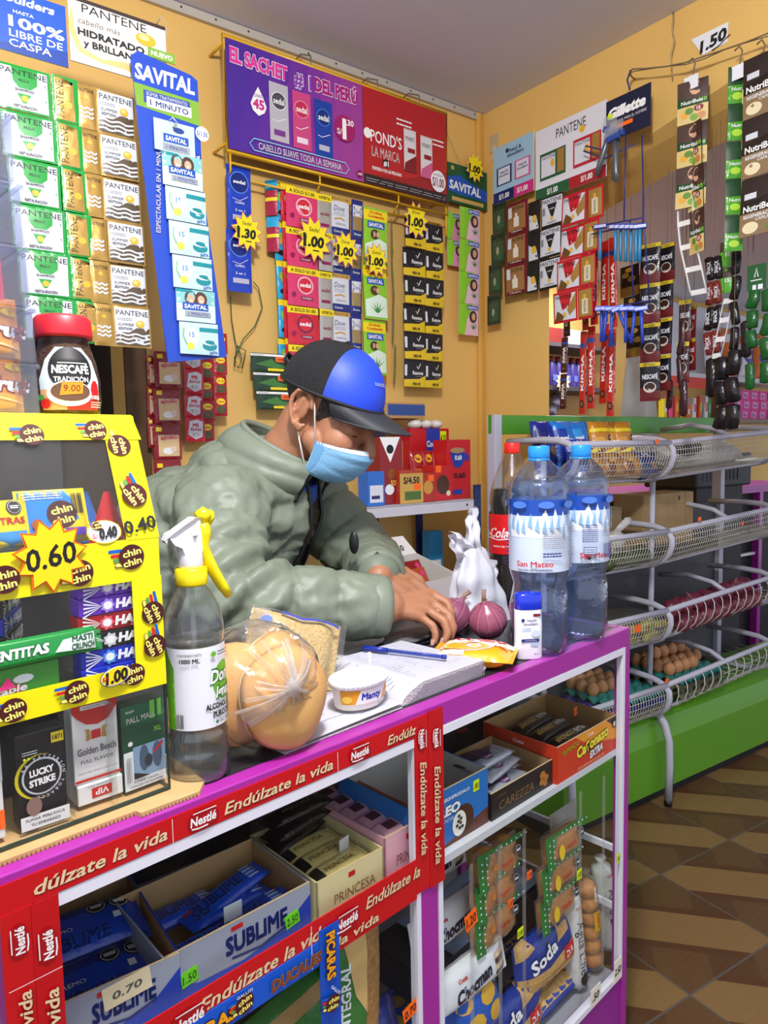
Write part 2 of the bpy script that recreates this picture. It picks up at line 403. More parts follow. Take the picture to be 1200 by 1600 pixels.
def tray(w, d, h, m, front=None, inner=CARD, side=None, hb=None, cut=0.0, th=.0022):
    """an open cardboard tray: origin at its front left bottom corner, front at y = 0"""
    mb = MB(); hb = hb or h
    mb.box((0, 0, 0), (w, d, th), inner)
    mb.box((0, 0, 0), (w, th, h), m); mb.box((0, d-th, 0), (w, d, hb), m)
    for x in (0, w-th):
        mb.add([(x, 0, 0), (x+th, 0, 0), (x+th, d, 0), (x, d, 0), (x, 0, h), (x+th, 0, h), (x+th, d, hb), (x, d, hb)],
               [(3, 2, 1, 0), (4, 5, 6, 7), (0, 1, 5, 4), (1, 2, 6, 5), (2, 3, 7, 6), (3, 0, 4, 7)], m)
    Pr(mb, (th, th, th), (1, 0, 0), (0, 1, 0)).rect(0, 0, w-2*th, d-2*th, inner)
    mb.add([(th, th+.0003, th), (w-th, th+.0003, th), (w-th, th+.0003, h), (th, th+.0003, h)], [(0, 3, 2, 1)], inner)
    mb.add([(th, d-th-.0003, th), (w-th, d-th-.0003, th), (w-th, d-th-.0003, hb), (th, d-th-.0003, hb)], [(0, 1, 2, 3)], inner)
    mb.add([(th+.0003, th, th), (th+.0003, d-th, th), (th+.0003, d-th, hb), (th+.0003, th, h)], [(0, 3, 2, 1)], inner)
    mb.add([(w-th-.0003, th, th), (w-th-.0003, d-th, th), (w-th-.0003, d-th, hb), (w-th-.0003, th, h)], [(0, 1, 2, 3)], inner)
    for a_, b_ in (((0, 0, h), (w, th, h+.0006)), ((0, d-th, hb), (w, d, hb+.0006))): mb.box(a_, b_, CARDL)
    if front: front(Pr(mb, (0, 0, 0), (1, 0, 0), (0, 0, 1)), w, h)
    if side:
        side(Pr(mb, (0, d, 0), (0, -1, 0), (0, 0, 1)), d, h); side(Pr(mb, (w, 0, 0), (0, 1, 0), (0, 0, 1)), d, h)
    return mb
def edge(fr, a, b, ax, val):
    A = fr.on(*a, ax, val); B = fr.on(*b, ax, val); return A, atan2(B.y-A.y, B.x-A.x), hypot(B.x-A.x, B.y-A.y)
def stick(parent, name, mb, fr, p, rz=0.0, rx=0.0, ry=0.0, label=None):
    me = mb.me(name) if isinstance(mb, MB) else mb
    o = link(name, me, parent); o.matrix_local = parent.matrix_world.inverted() @ fr.M @ TM(p, rz, rx, ry)
    if label: o['label'] = label
    return o
def pricetag(txt, m=NGREEN, w=.022, h=.013, ink=INK, sh=.15, b=.0):
    mb = MB(); mb.box((-w/2, -.0004, -h/2), (w/2, 0, h/2), m)
    Pr(mb, (0, -.0004, 0)).text(txt, 0, 0, h*.55, ink, w*.8, b, sh); return mb
BRN = mat('4a1414', .4); CHY = mat('ffe600', .45); CHB = mat('1560c8', .4); CHR = mat('d2232a', .4); CHG = mat('5c9a4e', .4); CHT = mat('fff27a', .45)
def chin(pr, cx, cy, s, rot=0.0, plain=False):
    """round brown mark with two lines of lettering and four bars flying off it; s is its radius"""
    c, q = cos(rot), sin(rot)
    def R(x, y): return (cx+s*(x*c-y*q), cy+s*(x*q+y*c))
    if not plain:
        for k, m in enumerate((CHB, CHR, CHG, CHT)):
            y0 = .55-.36*k; x0 = -1.75+.16*k
            if k == 3: pr.poly([R(*p) for p in ((x0, y0-.18), (-.3, y0-.18), (-.3, y0+.16), (x0, y0+.16), (x0-.1, y0))], BRN)
            pr.poly([R(*p) for p in ((x0+.03, y0-.13), (-.3, y0-.13), (-.3, y0+.13), (x0+.03, y0+.13), (x0-.06, y0))], m)
    pr.ell(cx, cy, s*1.02, s*.98, BRN, 24)
    for t, y in (('chin', .36), ('chin', -.38)):
        x, y = R(0.02, y); pr.text(t, x, y, s*.52, CHT, s*1.5, .03, 0, 'C', rot+.18)
# ================================================================== glass display counter
PUR = mat('a5299b', .32, coat=.3); PURD = mat('8f2290', .4); TRED = mat('c4121a', .3); TCRM = mat('e2c79c', .45); TDK = mat('7c0a12', .4)
CL, CD, CH = -1.112, .43, .90
dc = thing('display_counter', 'long purple glass display counter with red and blue printed tape on its frame', 'counter', CF, (-.55, .2, 0))
def cpart(name, mb, label=None): return stick(dc, name, mb, CF, (0, 0, 0), label=label)
b = MB(); b.box((CL, 0, .862+.004), (0, .022, CH), PUR, .0015); b.box((CL, CD-.02, .868), (0, CD, CH), PUR); b.box((CL, .0221, .868), (CL+.03, CD-.02, CH), PUR); b.box((-.022, .0221, .868), (0, CD-.02, CH), PUR)
for x0, x1 in ((CL, CL+.028), (-.020, 0)):
    b.box((x0, 0, 0), (x1, .022, .866), PUR, .001); b.box((x0, CD-.022, 0), (x1, CD, .866), PUR, .001)
b.box((-.597, 0, .05), (-.562, .022, .866), PUR, .001)
cpart('frame', b)
b = MB(); b.box((CL+.03, .0225, .889), (-.0225, CD-.0205, .8995), mat('2b292f', .25)); cpart('worktop', b, 'dark laminate top between the purple edges')
b = MB(); b.box((CL+.028, .003, .03), (-.597, .02, .2), PURD); b.box((-.562, .003, .03), (-.02, .02, .2), PURD); b.box((CL+.028, CD-.012, .03), (-.02, CD, .868), mat('8a8a90', .6)); b.box((CL+.02, .02, .19), (-.02, CD-.02, .2), mat('a9a9b0', .5)); b.box((CL+.002, .022, .03), (CL+.012, CD-.022, .868), mat('8a8a90', .6)); cpart('lower_panel', b)
for x0, x1 in ((CL+.029, -.598), (-.561, -.0205)):
    b = MB(); t = .011
    b.box((x0, -.001, .864-t), (x1, .012, .8655), ALU); b.box((x0, -.001, .2), (x1, .012, .2+t), ALU); b.box((x0, -.001, .2+t), (x0+t*.8, .012, .864-t), ALU); b.box((x1-t*.8, -.001, .2+t), (x1, .012, .864-t), ALU)
    cpart('window_frame', b)
    b = MB(); b.box((x0+t*.8, .004, .2+t), (x1-t*.8, .007, .864-t), clear('fcfefd', .22)); cpart('glass_pane', b)
    b = MB(); b.box((x0+.003, .0125, .652), (x1-.003, CD-.014, .664), mat('d6d6dd', .35)); cpart('shelf', b)
# end glass on the right side of the counter, seen through the front
b = MB(); b.box((-.012, .0225, .21), (-.009, CD-.0225, .866), clear('fafdfb', .25)); cpart('glass_pane', b)
for z in (.45, .33, .655): cpart('shelf_bracket', MB().box((-.0195, .013, z), (-.0125, CD-.03, z+.012), ALU))
# clear upright slips on the right window
b = MB()
for px in (735, 780, 818, 906, 942): x = CF.on(px, 1330, 'y', .009).x; b.box((x-.004, .0072, .25), (x+.004, .0086, .63), clear('ffffff', .9, .1, .12))
cpart('clear_slip', b)
# printed red tape
def nestle(pr, x, y, h, rot=0.0):
    c, q = cos(rot), sin(rot); w = h*3.1
    pr.ell(x, y, w*.60, h*1.05, mat('a30d18', .3), 22, rot); pr.text('Nestlé', x, y, h, WHITE, w, .03, .1, 'C', rot)
    def R(a, b_): return (x+a*c-b_*q, y+a*q+b_*c)
    pr.line([R(-w*.40, h*.86), R(w*.5, h*.86)], h*.12, WHITE); pr.line([R(-w*.48, -h*.72), R(-w*.2, -h*.86), R(w*.15, -h*.82)], h*.16, WHITE)
def phrase(pr, t, x, y, h, w, rot=0.0):
    pr.text(t, x+.0008, y-.0008, h, TDK, w, .03, .28, 'C', rot); pr.text(t, x, y, h, TCRM, w, .02, .28, 'C', rot)
def cx(px, py): return CF.on(px, py, 'y', -.002)
b = MB(); b.box((CL-.001, -.0018, .8665), (-.552, -.0004, .8925), TRED); pr = Pr(b, (0, -.0018, 0))
for px, py, t, w_ in ((165, 1335, 'dúlzate la vida', .125), (442, 1222, 'Endúlzate la vida', .148), (628, 1140, 'Endúlz', .052)):
    p = cx(px, py); phrase(pr, t, p.x, .879, .0125, w_)
for px, py in ((317, 1270), (561, 1165)): nestle(pr, cx(px, py).x, .879, .0095)
for px, py in ((267, 1290), (525, 1180)): x = cx(px, py).x; pr.rect(x, .867, x+.0006, .892, WHITE)
cpart('printed_tape', b, 'red tape along the top edge')
b = MB(); b.box((CL-.001, -.0024, .55), (-1.088, -.0006, .8664), TRED); b.box((-1.089, -.0032, .55), (-1.066, -.0024, .8664), mat('bd0f18', .3)); pr = Pr(b, (0, -.0034, 0))
nestle(pr, -1.0995, .84, .0078, pi/2); nestle(pr, -1.0775, .825, .0085, pi/2)
phrase(pr, 'Endúlzate la vida', -1.099, .73, .011, .13, pi/2); phrase(pr, 'Endúlzate la vida', -1.0775, .715, .012, .14, pi/2)
pr.rect(-1.111, .8, -1.067, .8006, WHITE); cpart('printed_tape', b, 'doubled red tape up the left post')
b = MB(); b.box((-.607, -.0024, .648), (-.580, -.0006, .893), TRED); b.box((-.581, -.0034, .645), (-.551, -.0024, .895), mat('bd0f18', .3)); pr = Pr(b, (0, -.0036, 0))
nestle(pr, -.594, .862, .0085, -pi/2); nestle(pr, -.566, .855, .0085, -pi/2); phrase(pr, 'Endúlzate la vida', -.594, .765, .0125, .13, -pi/2); phrase(pr, 'Endúlzate la vida', -.566, .745, .0125, .14, -pi/2)
cpart('printed_tape', b, 'doubled red tape down the middle post')
b = MB(); b.box((-1.066, -.0024, .642), (-.6075, -.0008, .698), TRED); pr = Pr(b, (0, -.0024, 0))
for px, py, t, w_ in ((420, 1490, 'Endúlzate la vida', .17), (616, 1380, 'Endúlzate la', .10)): phrase(pr, t, cx(px, py).x, .681, .0155, w_)
p = cx(560, 1430); phrase(pr, 'la vida', p.x, .655, .012, .07)
for px, py in ((292, 1562), (540, 1413)): nestle(pr, cx(px, py).x, .676, .0115)
x = cx(483, 1445).x; pr.rect(x, .643, x+.0008, .697, WHITE); cpart('printed_tape', b, 'red tape across the shelf edge')
TBL = mat('1257c9', .3)
b = MB(); x1 = cx(528, 1470).x; x0 = cx(497, 1490).x
b.box((-1.05, -.0040, .641), (x1, -.0026, .671), TBL); b.box((x0, -.0048, .40), (x1, -.0040, .684), mat('0f50bd', .3)); pr = Pr(b, (0, -.0050, 0))
p = cx(312, 1590); pr.text('PICARAS', p.x, .655, .014, mat('f2a51c', .4), .085, .04, .05, out=mat('3a0d0d', .4))
p = cx(378, 1540); chin(pr, p.x, .657, .0115); pr.text('GALLITI', p.x, .6685, .0035, WHITE, .02)
p = cx(460, 1500); pr.text('DUCALES', p.x, .656, .013, mat('7c3a1e', .4), .072, .04, .1, out=mat('c89a3a', .4), ow=.02)
xm = (x0+x1)/2; pr.text('PICARAS', xm, .648, .013, mat('f2a51c', .4), .06, .04, .05, 'C', -pi/2, out=mat('3a0d0d', .4)); chin(pr, xm, .588, .011, -.3); pr.text('GALLITI', xm+.004, .603, .0035, WHITE, .02, .012, 0, 'C', -.9)
cpart('printed_tape', b, 'blue tape framing the lower left opening')
b = MB(); b.box((-.054, -.0025, .203), (-.026, -.0012, .247), mat('e9e2d0', .5)); Pr(b, (0, -.0025, 0)).text('2.50', -.04, .225, .014, INK, .024, .03, .2)
o_ = cpart('price_label', b, 'cream price label reading 2.50')
b = MB(); b.box((-.143, -.0025, .205), (-.108, -.0012, .24), mat('e9e2d0', .5)); Pr(b, (0, -.0025, 0)).text('.50', -.1255, .222, .014, INK, .024, .03, .2); cpart('price_label', b, 'cream price label reading .50')
p = CF.on(966, 1341, 'y', -.001); stick(dc, 'price_tag', pricetag('4.00', NYEL, .012, .018), CF, p)
p = CF.on(905, 1366, 'y', .003); stick(dc, 'price_tag', pricetag('4.80', NYEL, .016, .018), CF, p)
p = CF.on(813, 1457, 'y', .003); stick(dc, 'price_tag', pricetag('0.80', NYEL, .016, .016), CF, p)
p = CF.on(797, 1412, 'y', .003); stick(dc, 'price_tag', pricetag('1.50', ORG, .014, .014), CF, p)
p = CF.on(827, 1367, 'y', .003); stick(dc, 'price_tag', pricetag('1.00', ORG, .014, .014), CF, p)
p = CF.on(736, 1437, 'y', .003); stick(dc, 'price_tag', pricetag('1.20', ORG, .028, .026, INK, .15, .02), CF, p, 0, 0, -.2)
p = CF.on(641, 1579, 'y', .003); stick(dc, 'price_tag', pricetag('0.70', ORG, .028, .020, INK, .15, .02), CF, p, 0, 0, -.2)
# ------------------------------------------------------------------ trays of chocolate on the left shelf
ZS = .6645
SBLUE = mat('1d3fae', .35); SGREY = mat('9a9fae', .35); SBAR = mat('1450d2', .22, bump=(160, .25)); SDK = mat('122c7c', .4)
def tray_px(A, B, D, z1, z0=ZS, **k):
    a = CF.on(*A, 'z', z1); c_ = CF.on(*B, 'z', z1); d = CF.on(*D, 'z', z1)
    rz = atan2(c_.y-a.y, c_.x-a.x); return Vector((a.x, a.y, z0)), rz, hypot(c_.x-a.x, c_.y-a.y), hypot(d.x-a.x, d.y-a.y)
def front_sublime(pr, w, h):
    pr.rect(0, 0, w, h, SGREY); pr.poly([(0, 0), (w, 0), (w, h*.75), (w*.78, h*.28), (w*.5, h*.14), (w*.2, h*.2), (0, h*.45)], SBLUE)
    pr.text('SUBLIME', w*.6, h*.58, h*.36, SDK, w*.44, .05); pr.line([(w*.42, h*.3), (w*.62, h*.22), (w*.82, h*.36)], h*.05, SDK); pr.rect(w*.42, h*.84, w*.5, h*.93, RED)
def octagon(pr, x, y, r, n=8): pr.star(x, y, r, r*.97, 8, INK, .2); pr.star(x, y, r*.84, r*.82, 8, PWHITE, .2); pr.star(x, y, r*.78, r*.76, 8, INK, .2); pr.rect(x-r*.5, y-r*.2, x+r*.5, y-r*.02, PWHITE); pr.rect(x-r*.55, y+.06*r, x+r*.55, y+.2*r, PWHITE)
def art_sub(pr):
    pr.text('SUBLIME', -.012, 0, .017, mat('0d2c86', .4), .07, .06, .1, out=mat('5d97ee', .4), ow=.02); pr.rect(.030, -.012, .042, .012, mat('2f7ae8', .3)); pr.rect(-.052, .010, -.044, .016, RED); pr.lines(.03, -.014, .045, .014, 4, PWHITE)
sub_me = pillow(.115, .036, .017, SBAR, art_sub, wr=.0006).me('chocolate_bar')
p, rz, w_, d_ = tray_px((255, 1500), (484, 1379), (198, 1442), .722)
d_ = max(d_, .13); P2, RZ2 = p, rz
b = tray(w_, d_, .058, SGREY, front_sublime, hb=.062)
t2 = thing('candy_box', 'open blue and grey tray of blue bars in the middle of the left shelf', 'box', CF, p, rz); b.obj('tray', t2)
def inbox(P0, rz0, x, y, z): c_, q_ = cos(rz0), sin(rz0); return Vector((P0.x+x*c_-y*q_, P0.y+x*q_+y*c_, P0.z+z))
for k, (x, y, tg, tx) in enumerate(((.028, .0, NGREEN, '1.50'), (w_-.028, 0, NGREEN, '2.50'))):
    stick(t2, 'price_tag', pricetag(tx, tg, .02, .017), CF, inbox(P2, RZ2, x, -.0008, .024), RZ2, 0, -.15)
lab = ['blue bar lying at the left end of the middle tray', 'blue bar in the middle tray behind its paper label', 'blue bar leaning at the right end of the middle tray', 'blue bar on top at the right end of the middle tray', 'blue bar at the back left of the middle tray']
for k, (x, y, z, a, ry) in enumerate(((.066, .024, .022, .05, .05), (.115, .07, .022, .08, .04), (w_-.066, .03, .020, .03, -.12), (w_-.07, .078, .030, .12, -.16), (.064, .10, .020, .0, .03))):
    one('chocolate_bar', sub_me, lab[k], 'chocolate bar', CF, inbox(P2, RZ2, x, y, z), RZ2+a, 'blue chocolate bars in the middle tray', 0, ry)
b = MB(); b.box((-.012, 0, 0), (.012, .0006, .02), mat('dfe2e4', .5), .0002); one('paper_label', b, 'blank white paper label standing among the blue bars', 'label', CF, inbox(P2, RZ2, .10, .028, .040), RZ2)
# the left tray of big packs
p1, rz1, w1, d1 = tray_px((60, 1590), (252, 1506), (-30, 1505), .722); w1 = .145; p1 = CF.on(252, 1506, 'z', .722); p1 = Vector((p1.x-w1*cos(rz1), p1.y-w1*sin(rz1), ZS)); d1 = .185
p1.x = max(p1.x, CL+.032)
b = tray(w1, d1, .058, SBLUE, front_sublime, hb=.06); t1 = thing('candy_box', 'open blue tray of large blue packs at the left end of the shelf', 'box', CF, p1, rz1); b.obj('tray', t1)
b = MB(); b.box((-.024, -.0006, -.012), (.024, 0, .012), mat('e2cfa8', .6)); Pr(b, (0, -.0006, 0)).text('0.70', .0, 0, .008, mat('555555', .5), .03, .02, .2)
stick(t1, 'paper_label', b, CF, inbox(p1, rz1, w1-.055, -.001, .046), rz1, 0, -.1)
def art_big(pr):
    pr.text('SUBLIME', -.01, -.022, .016, mat('0d2c86', .4), .075, .06, .1, out=mat('4a86e8', .4), ow=.02); pr.text('EXTREMO', -.028, -.004, .006, PWHITE, .04, .02)
    octagon(pr, .022, .018, .012); octagon(pr, .047, .016, .012); pr.rect(.035, -.012, .043, -.002, PWHITE); pr.rect(-.055, .012, .01, .022, SDK)
big_me = pillow(.135, .07, .022, mat('1746bd', .22, bump=(120, .3)), art_big, wr=.0008).me('chocolate_pack')
for k, (y, z, tx) in enumerate(((.046, .012, 'front one'), (.118, .014, 'one behind'), (.10, .038, 'upper one'))):
    one('chocolate_pack', big_me, 'large blue chocolate pack lying in the left tray, the '+tx, 'chocolate pack', CF, inbox(p1, rz1, w1/2-.002, y+.014, z), rz1, 'large blue packs in the left tray', radians(6))
# boxes at the back left, in the dark
p = CF.on(262, 1425, 'z', .70); p.z = ZS
GB = mat('9a9687', .5)
def f_gb(pr, w, h): pr.text('SUBLIME', w*.5, h*.62, h*.35, SDK, w*.6, .05); pr.rect(w*.55, h*.05, w, h*.3, WHITE)
b = tray(.12, .09, .05, GB, f_gb); p = Vector((-1.03, .23, ZS)); one('candy_box', b, 'grey cardboard tray at the back left of the shelf, behind the blue packs', 'box', CF, p, -.1)
one('chocolate_bar', sub_me, 'blue bar lying in the grey tray at the back left', 'chocolate bar', CF, Vector((-.968, .268, ZS+.032)), -.05)
b = tray(.19, .11, .045, mat('20243a', .5), None, mat('3a3428', .8)); p = Vector((-.89, .27, ZS)); one('candy_box', b, 'dark cardboard tray of stick bars at the back of the left shelf', 'box', CF, p, -.08)
def art_stk(pr): pr.text('SUBLIME', -.02, 0, .012, mat('4a78c8', .4), .06, .03, .1); pr.text('STICK!', .045, 0, .01, PWHITE, .03, .03, .15)
stk_me = pillow(.16, .024, .012, mat('16307e', .25, bump=(120, .3)), art_stk).me('chocolate_stick')
for k in range(3): one('chocolate_stick', stk_me, 'dark blue stick bar in the tray at the back, %s row' % ('front', 'middle', 'rear')[k], 'chocolate bar', CF, Vector((-.80, .293+.027*k, ZS+.024+.004*k)), -.08, 'dark blue stick bars')
b = tray(.15, .10, .075, mat('17192a', .5), lambda pr, w, h: (pr.rect(w*.12, h*.66, w*.24, h*.8, RED), pr.text('KIT', w*.6, h*.35, h*.3, mat('3a4a8a', .4), w*.4)), mat('2a2620', .8)); one('candy_box', b, 'tall dark navy box at the back beside the black bars', 'box', CF, Vector((-.69, .30, ZS)), -.02)
# gold tray
CREAM = mat('d9cc98', .5)
def f_pri(pr, w, h, ink=mat('8a6a3c', .4)): pr.text('PRINCESA', w*.55, h*.4, h*.24, ink, w*.62, .0); pr.rect(w*.45, h*.74, w*.55, h*.86, RED)
p3, rz3, w3, d3 = tray_px((486, 1381), (590, 1340), (442, 1352), .735); w3 = max(w3, .11)
p3 = Vector((P2.x+w_*cos(RZ2)+.006, P2.y+w_*sin(RZ2)-.006, ZS)); rz3 = -.02; w3 = .112
b = tray(w3, .15, .056, CREAM, f_pri, CREAM, hb=.058); t3 = thing('candy_box', 'open cream cardboard tray of gold packs on the left shelf', 'box', CF, p3, rz3); b.obj('tray', t3)
gold_me = pillow(.10, .034, .016, mat('d8c67e', .3, bump=(150, .4)), lambda pr: (pr.text('PRINCESA', 0, 0, .008, mat('7c5a20', .4), .05, 0), pr.rect(-.045, -.012, -.03, .012, INK)), wr=.0006).me('chocolate_pack')
blk_me = pillow(.11, .032, .016, mat('14110f', .25, bump=(150, .4)), lambda pr: pr.text('PRINCESA', 0, 0, .008, mat('7a6840', .4), .05, 0), wr=.0006).me('chocolate_pack')
for k in range(3): one('chocolate_pack', gold_me, 'gold wrapped pack in the cream tray, %s' % ('nearest the front', 'second from the front', 'third from the front')[k], 'chocolate pack', CF, inbox(p3, rz3, w3/2, .026+.033*k, .034), rz3+.06, 'gold packs in the cream tray', .12)
for k, (x, y, z) in enumerate(((.03, .118, .042), (.035, .115, .059), (.038, .118, .076))): one('chocolate_pack', blk_me, 'black wrapped bar piled at the back of the cream tray, %s' % ('bottom', 'middle', 'top')[k], 'chocolate pack', CF, inbox(p3, rz3, x+.02, y, z), rz3+.25-.1*k, 'black bars on the cream tray')
b = MB(); b.box((-.010, 0, 0), (.010, .0006, .018), mat('d4d6d6', .5)); one('paper_label', b, 'small blank white label standing at the right of the cream tray', 'label', CF, inbox(p3, rz3, w3-.03, .045, .046), rz3+.2)
# pink tray
PINK = mat('e0a8b4', .5)
p4 = Vector((p3.x+w3+.004, .024, ZS)); w4 = -.601-p4.x+.002; w4 = max(w4, .09)
b = tray(w4, .20, .066, PINK, lambda pr, w, h: (f_pri(pr, w, h, mat('7c3a40', .4)), pr.text('Fresa', w*.8, h*.2, h*.12, mat('7c3a40', .4), None, 0, .3)), hb=.068); t4 = thing('candy_box', 'open pink cardboard tray of pink bars beside the middle post', 'box', CF, p4, 0); b.obj('tray', t4)
pnk_me = pillow(w4-.012, .034, .015, mat('dfa3b6', .25, bump=(150, .35)), lambda pr: (pr.rect(-.02, -.008, .0, .008, mat('5a2430', .4)), pr.text('PRINCESA', .022, 0, .006, mat('7c3a40', .4), .03, 0)), wr=.0006).me('chocolate_bar')
for k in range(5): one('chocolate_bar', pnk_me, 'pink wrapped bar in the pink tray, %s' % ('nearest the glass', 'second from the glass', 'third from the glass', 'fourth from the glass', 'farthest from the glass')[k], 'chocolate bar', CF, inbox(p4, 0, w4/2, .028+.034*k, .048), .04*(k % 2), 'pink bars in the pink tray', .1)
# ------------------------------------------------------------------ right shelf
ZR = ZS
OB = mat('1d6fbf', .4)
def f_oreo(pr, w, h):
    pr.rect(0, 0, w, h, OB); pr.poly([(w*.3, 0), (w, 0), (w, h*.3), (w*.75, h*.2), (w*.6, h*.12)], mat('5c2c18', .4)); pr.text('OREO', w*.42, h*.62, h*.16, WHITE, w*.4, .05, .1, out=mat('0a2f66', .4)); pr.text('CHOCOLATE', w*.48, h*.46, h*.06, WHITE, w*.3, .0, .2)
    pr.text('HERSHPRODALO', w*.56, h*.82, h*.06, WHITE, w*.36, .02); pr.ell(w*.66, h*.32, h*.27, h*.27, mat('45200f', .4)); pr.ell(w*.6, h*.3, h*.18, h*.22, mat('efe9df', .5))
    for a in range(7): pr.ell(w*.6+h*.1*cos(a*2.4)*(.3+.1*a), h*.3+h*.16*sin(a*2.4)*(.3+.1*a), h*.035, h*.03, INK, 8)
pO = Vector((-.592, .026, ZR)); wO = CF.on(762, 1204, 'y', .026).x-pO.x
b = tray(wO, .15, .088, OB, f_oreo, mat('c9c5bd', .8), hb=.09); tO = thing('candy_box', 'open bright blue cardboard tray behind the middle post', 'box', CF, pO, 0); b.obj('tray', tO)
stick(tO, 'price_tag', pricetag('.80', NYEL, .014, .017), CF, inbox(pO, 0, wO-.03, -.0008, .07))
pC = Vector((pO.x+wO+.003, .022, ZR)); wC = CF.on(863, 1200, 'y', .022).x-pC.x
def f_car(pr, w, h):
    pr.rect(0, 0, w, h, mat('17110f', .4)); pr.text('CAREZZA', w*.4, h*.42, h*.34, mat('8a6a3a', .4), w*.56, -.005, .1); pr.rect(w*.1, h*.72, w*.22, h*.84, mat('4a2f1c', .4))
    for x, y, r in ((.82, .62, .2), (.88, .45, .17), (.8, .36, .16), (.86, .25, .14)): pr.ell(w*x, h*y, h*r, h*r*.8, mat('b5712f', .4), 9)
b = tray(wC, .13, .044, mat('17110f', .4), f_car, hb=.05); tC = thing('candy_box', 'low open black cardboard tray with silver and purple packs', 'box', CF, pC, 0); b.obj('tray', tC)
SILV = mat('b9bcc8', .22, .35, bump=(90, .5))
def art_cos(pr): pr.poly([(-.06, .0), (.0, -.012), (.04, .02), (-.06, .022)], mat('3c2348', .3)); pr.rect(-.06, .006, .03, .022, mat('3c2348', .3)); pr.ell(-.008, -.01, .012, .007, mat('6a2a6c', .4)); pr.text('Costa', -.008, -.01, .006, WHITE, .018, .02, .2)
cos_me = pillow(.12, .045, .018, SILV, art_cos, wr=.0014).me('wafer_pack')
for k, (x, y, z, a) in enumerate(((.07, .03, .022, .1), (.085, .07, .024, -.1), (.07, .045, .042, .2), (.055, .085, .044, .0), (.05, .05, .062, .08))):
    one('wafer_pack', cos_me, 'silver and purple wafer pack in the black tray, %s' % ('front bottom', 'rear bottom', 'front of the second layer', 'rear of the second layer', 'topmost')[k], 'wafer pack', CF, inbox(pC, 0, min(x, wC-.062), y, z), a, 'silver packs in the black tray', 0, .03)
pN = Vector((pC.x+wC+.003, .014, ZR)); wN = -.0225-pN.x
CRED = mat('d63a1c', .38); CYL = mat('f4d21a', .4)
def f_can(pr, w, h):
    pr.rect(0, 0, w, h, CRED); pr.poly([(w*.28, h), (w, h), (w, h*.3), (w*.62, h*.55), (w*.4, h*.78)], mat('f09a28', .4)); pr.poly([(w*.8, h), (w, h), (w, h*.62)], mat('3a2320', .4))
    pr.text('TREMENDO', w*.19, h*.8, h*.14, CYL, w*.28, .03, .05, 'C', .1, out=mat('7c1410', .4)); pr.text('Cañonazo', w*.56, h*.64, h*.3, mat('fbe23a', .4), w*.54, .05, .05, 'C', .12, out=mat('2a0d0a', .4)); pr.text('EXTRA', w*.62, h*.33, h*.2, WHITE, w*.22, .05, .2, 'C', .1, out=mat('2a0d0a', .4))
    pr.text('Costa', w*.52, h*.9, h*.1, WHITE, w*.1, .02, .2); pr.ell(w*.93, h*.8, h*.11, h*.12, INK, 14); pr.ell(w*.93, h*.8, h*.07, h*.08, mat('d8c8a8', .4), 12); pr.lines(w*.3, h*.06, w*.75, h*.15, 2, mat('f2c9a0', .4))
def s_can(pr, w, h): pr.rect(0, 0, w, h, CRED); pr.text('Cañonazo', w*.5, h*.55, h*.3, mat('fbe23a', .4), w*.75, .05, .0, out=mat('2a0d0a', .4)); pr.text('Costa', w*.5, h*.85, h*.1, WHITE, w*.15, .02, .2)
b = tray(wN, .16, .066, CRED, f_can, mat('a6814e', .8), s_can, hb=.07); tN = thing('candy_box', 'open red and yellow cardboard tray at the right end of the shelf', 'box', CF, pN, 0); b.obj('tray', tN)
stick(tN, 'price_tag', pricetag('1.50', ORG, .014, .015), CF, inbox(pN, 0, wN*.68, .05, .079), .1); stick(tN, 'price_tag', pricetag('1.00', NYEL, .016, .012), CF, inbox(pN, 0, -.0008, .03, .03), -pi/2)
can_me = pillow(.13, .034, .018, mat('2b1a12', .25, bump=(120, .4)), lambda pr: (pr.text('AÑONAZO', -.022, 0, .01, mat('d8a93a', .4), .055, .03), pr.text('EXTRA', .03, 0, .011, mat('d8d0c0', .4), .036, .04, .2), pr.ell(.055, 0, .007, .01, mat('c89a2a', .4), 10)), wr=.0012).me('chocolate_pack')
for k, (y, z) in enumerate(((.03, .034), (.072, .036), (.112, .038))): one('chocolate_pack', can_me, 'dark brown chocolate pack in the red tray, %s' % ('front row', 'middle row', 'back row')[k], 'chocolate pack', CF, inbox(pN, 0, wN/2, y+.008, z), .04*k, 'brown packs in the red tray', .08)
# things behind, deep on the right shelf
red_me = pillow(.12, .04, .02, mat('a81c22', .22, bump=(120, .4)), lambda pr: (pr.text('NOVA', 0, 0, .014, mat('e8c23a', .4), .05, .05), pr.rect(.035, -.014, .05, .014, INK)), wr=.0012).me('wafer_pack')
drk_me = pillow(.12, .04, .02, mat('1d1a20', .22, bump=(120, .4)), lambda pr: (pr.text('MOROCHAS', 0, .0, .010, mat('c8c4c0', .4), .06, .04), pr.rect(-.05, -.014, -.035, .014, RED)), wr=.0012).me('wafer_pack')
for k in range(6):
    x = -.40+.125*(k % 3); one('wafer_pack', red_me if k in (1, 2, 5) else drk_me, '%s wafer pack deep on the right shelf, %s of three, %s layer' % ('red' if k in (1, 2, 5) else 'black', ('left', 'middle', 'right')[k % 3], ('lower', 'upper')[k//3]), 'wafer pack', CF, (x, .30+.01*(k % 2), ZR+.06+.022*(k//3)), .2*(-1)**k, 'packs at the back of the right shelf')
b = tray(.38, .17, .06, mat('2a2428', .5), None, mat('5a4a38', .8)); one('candy_box', b, 'wide dark tray under the loose packs at the back of the right shelf', 'box', CF, (-.47, .215, ZR), 0)
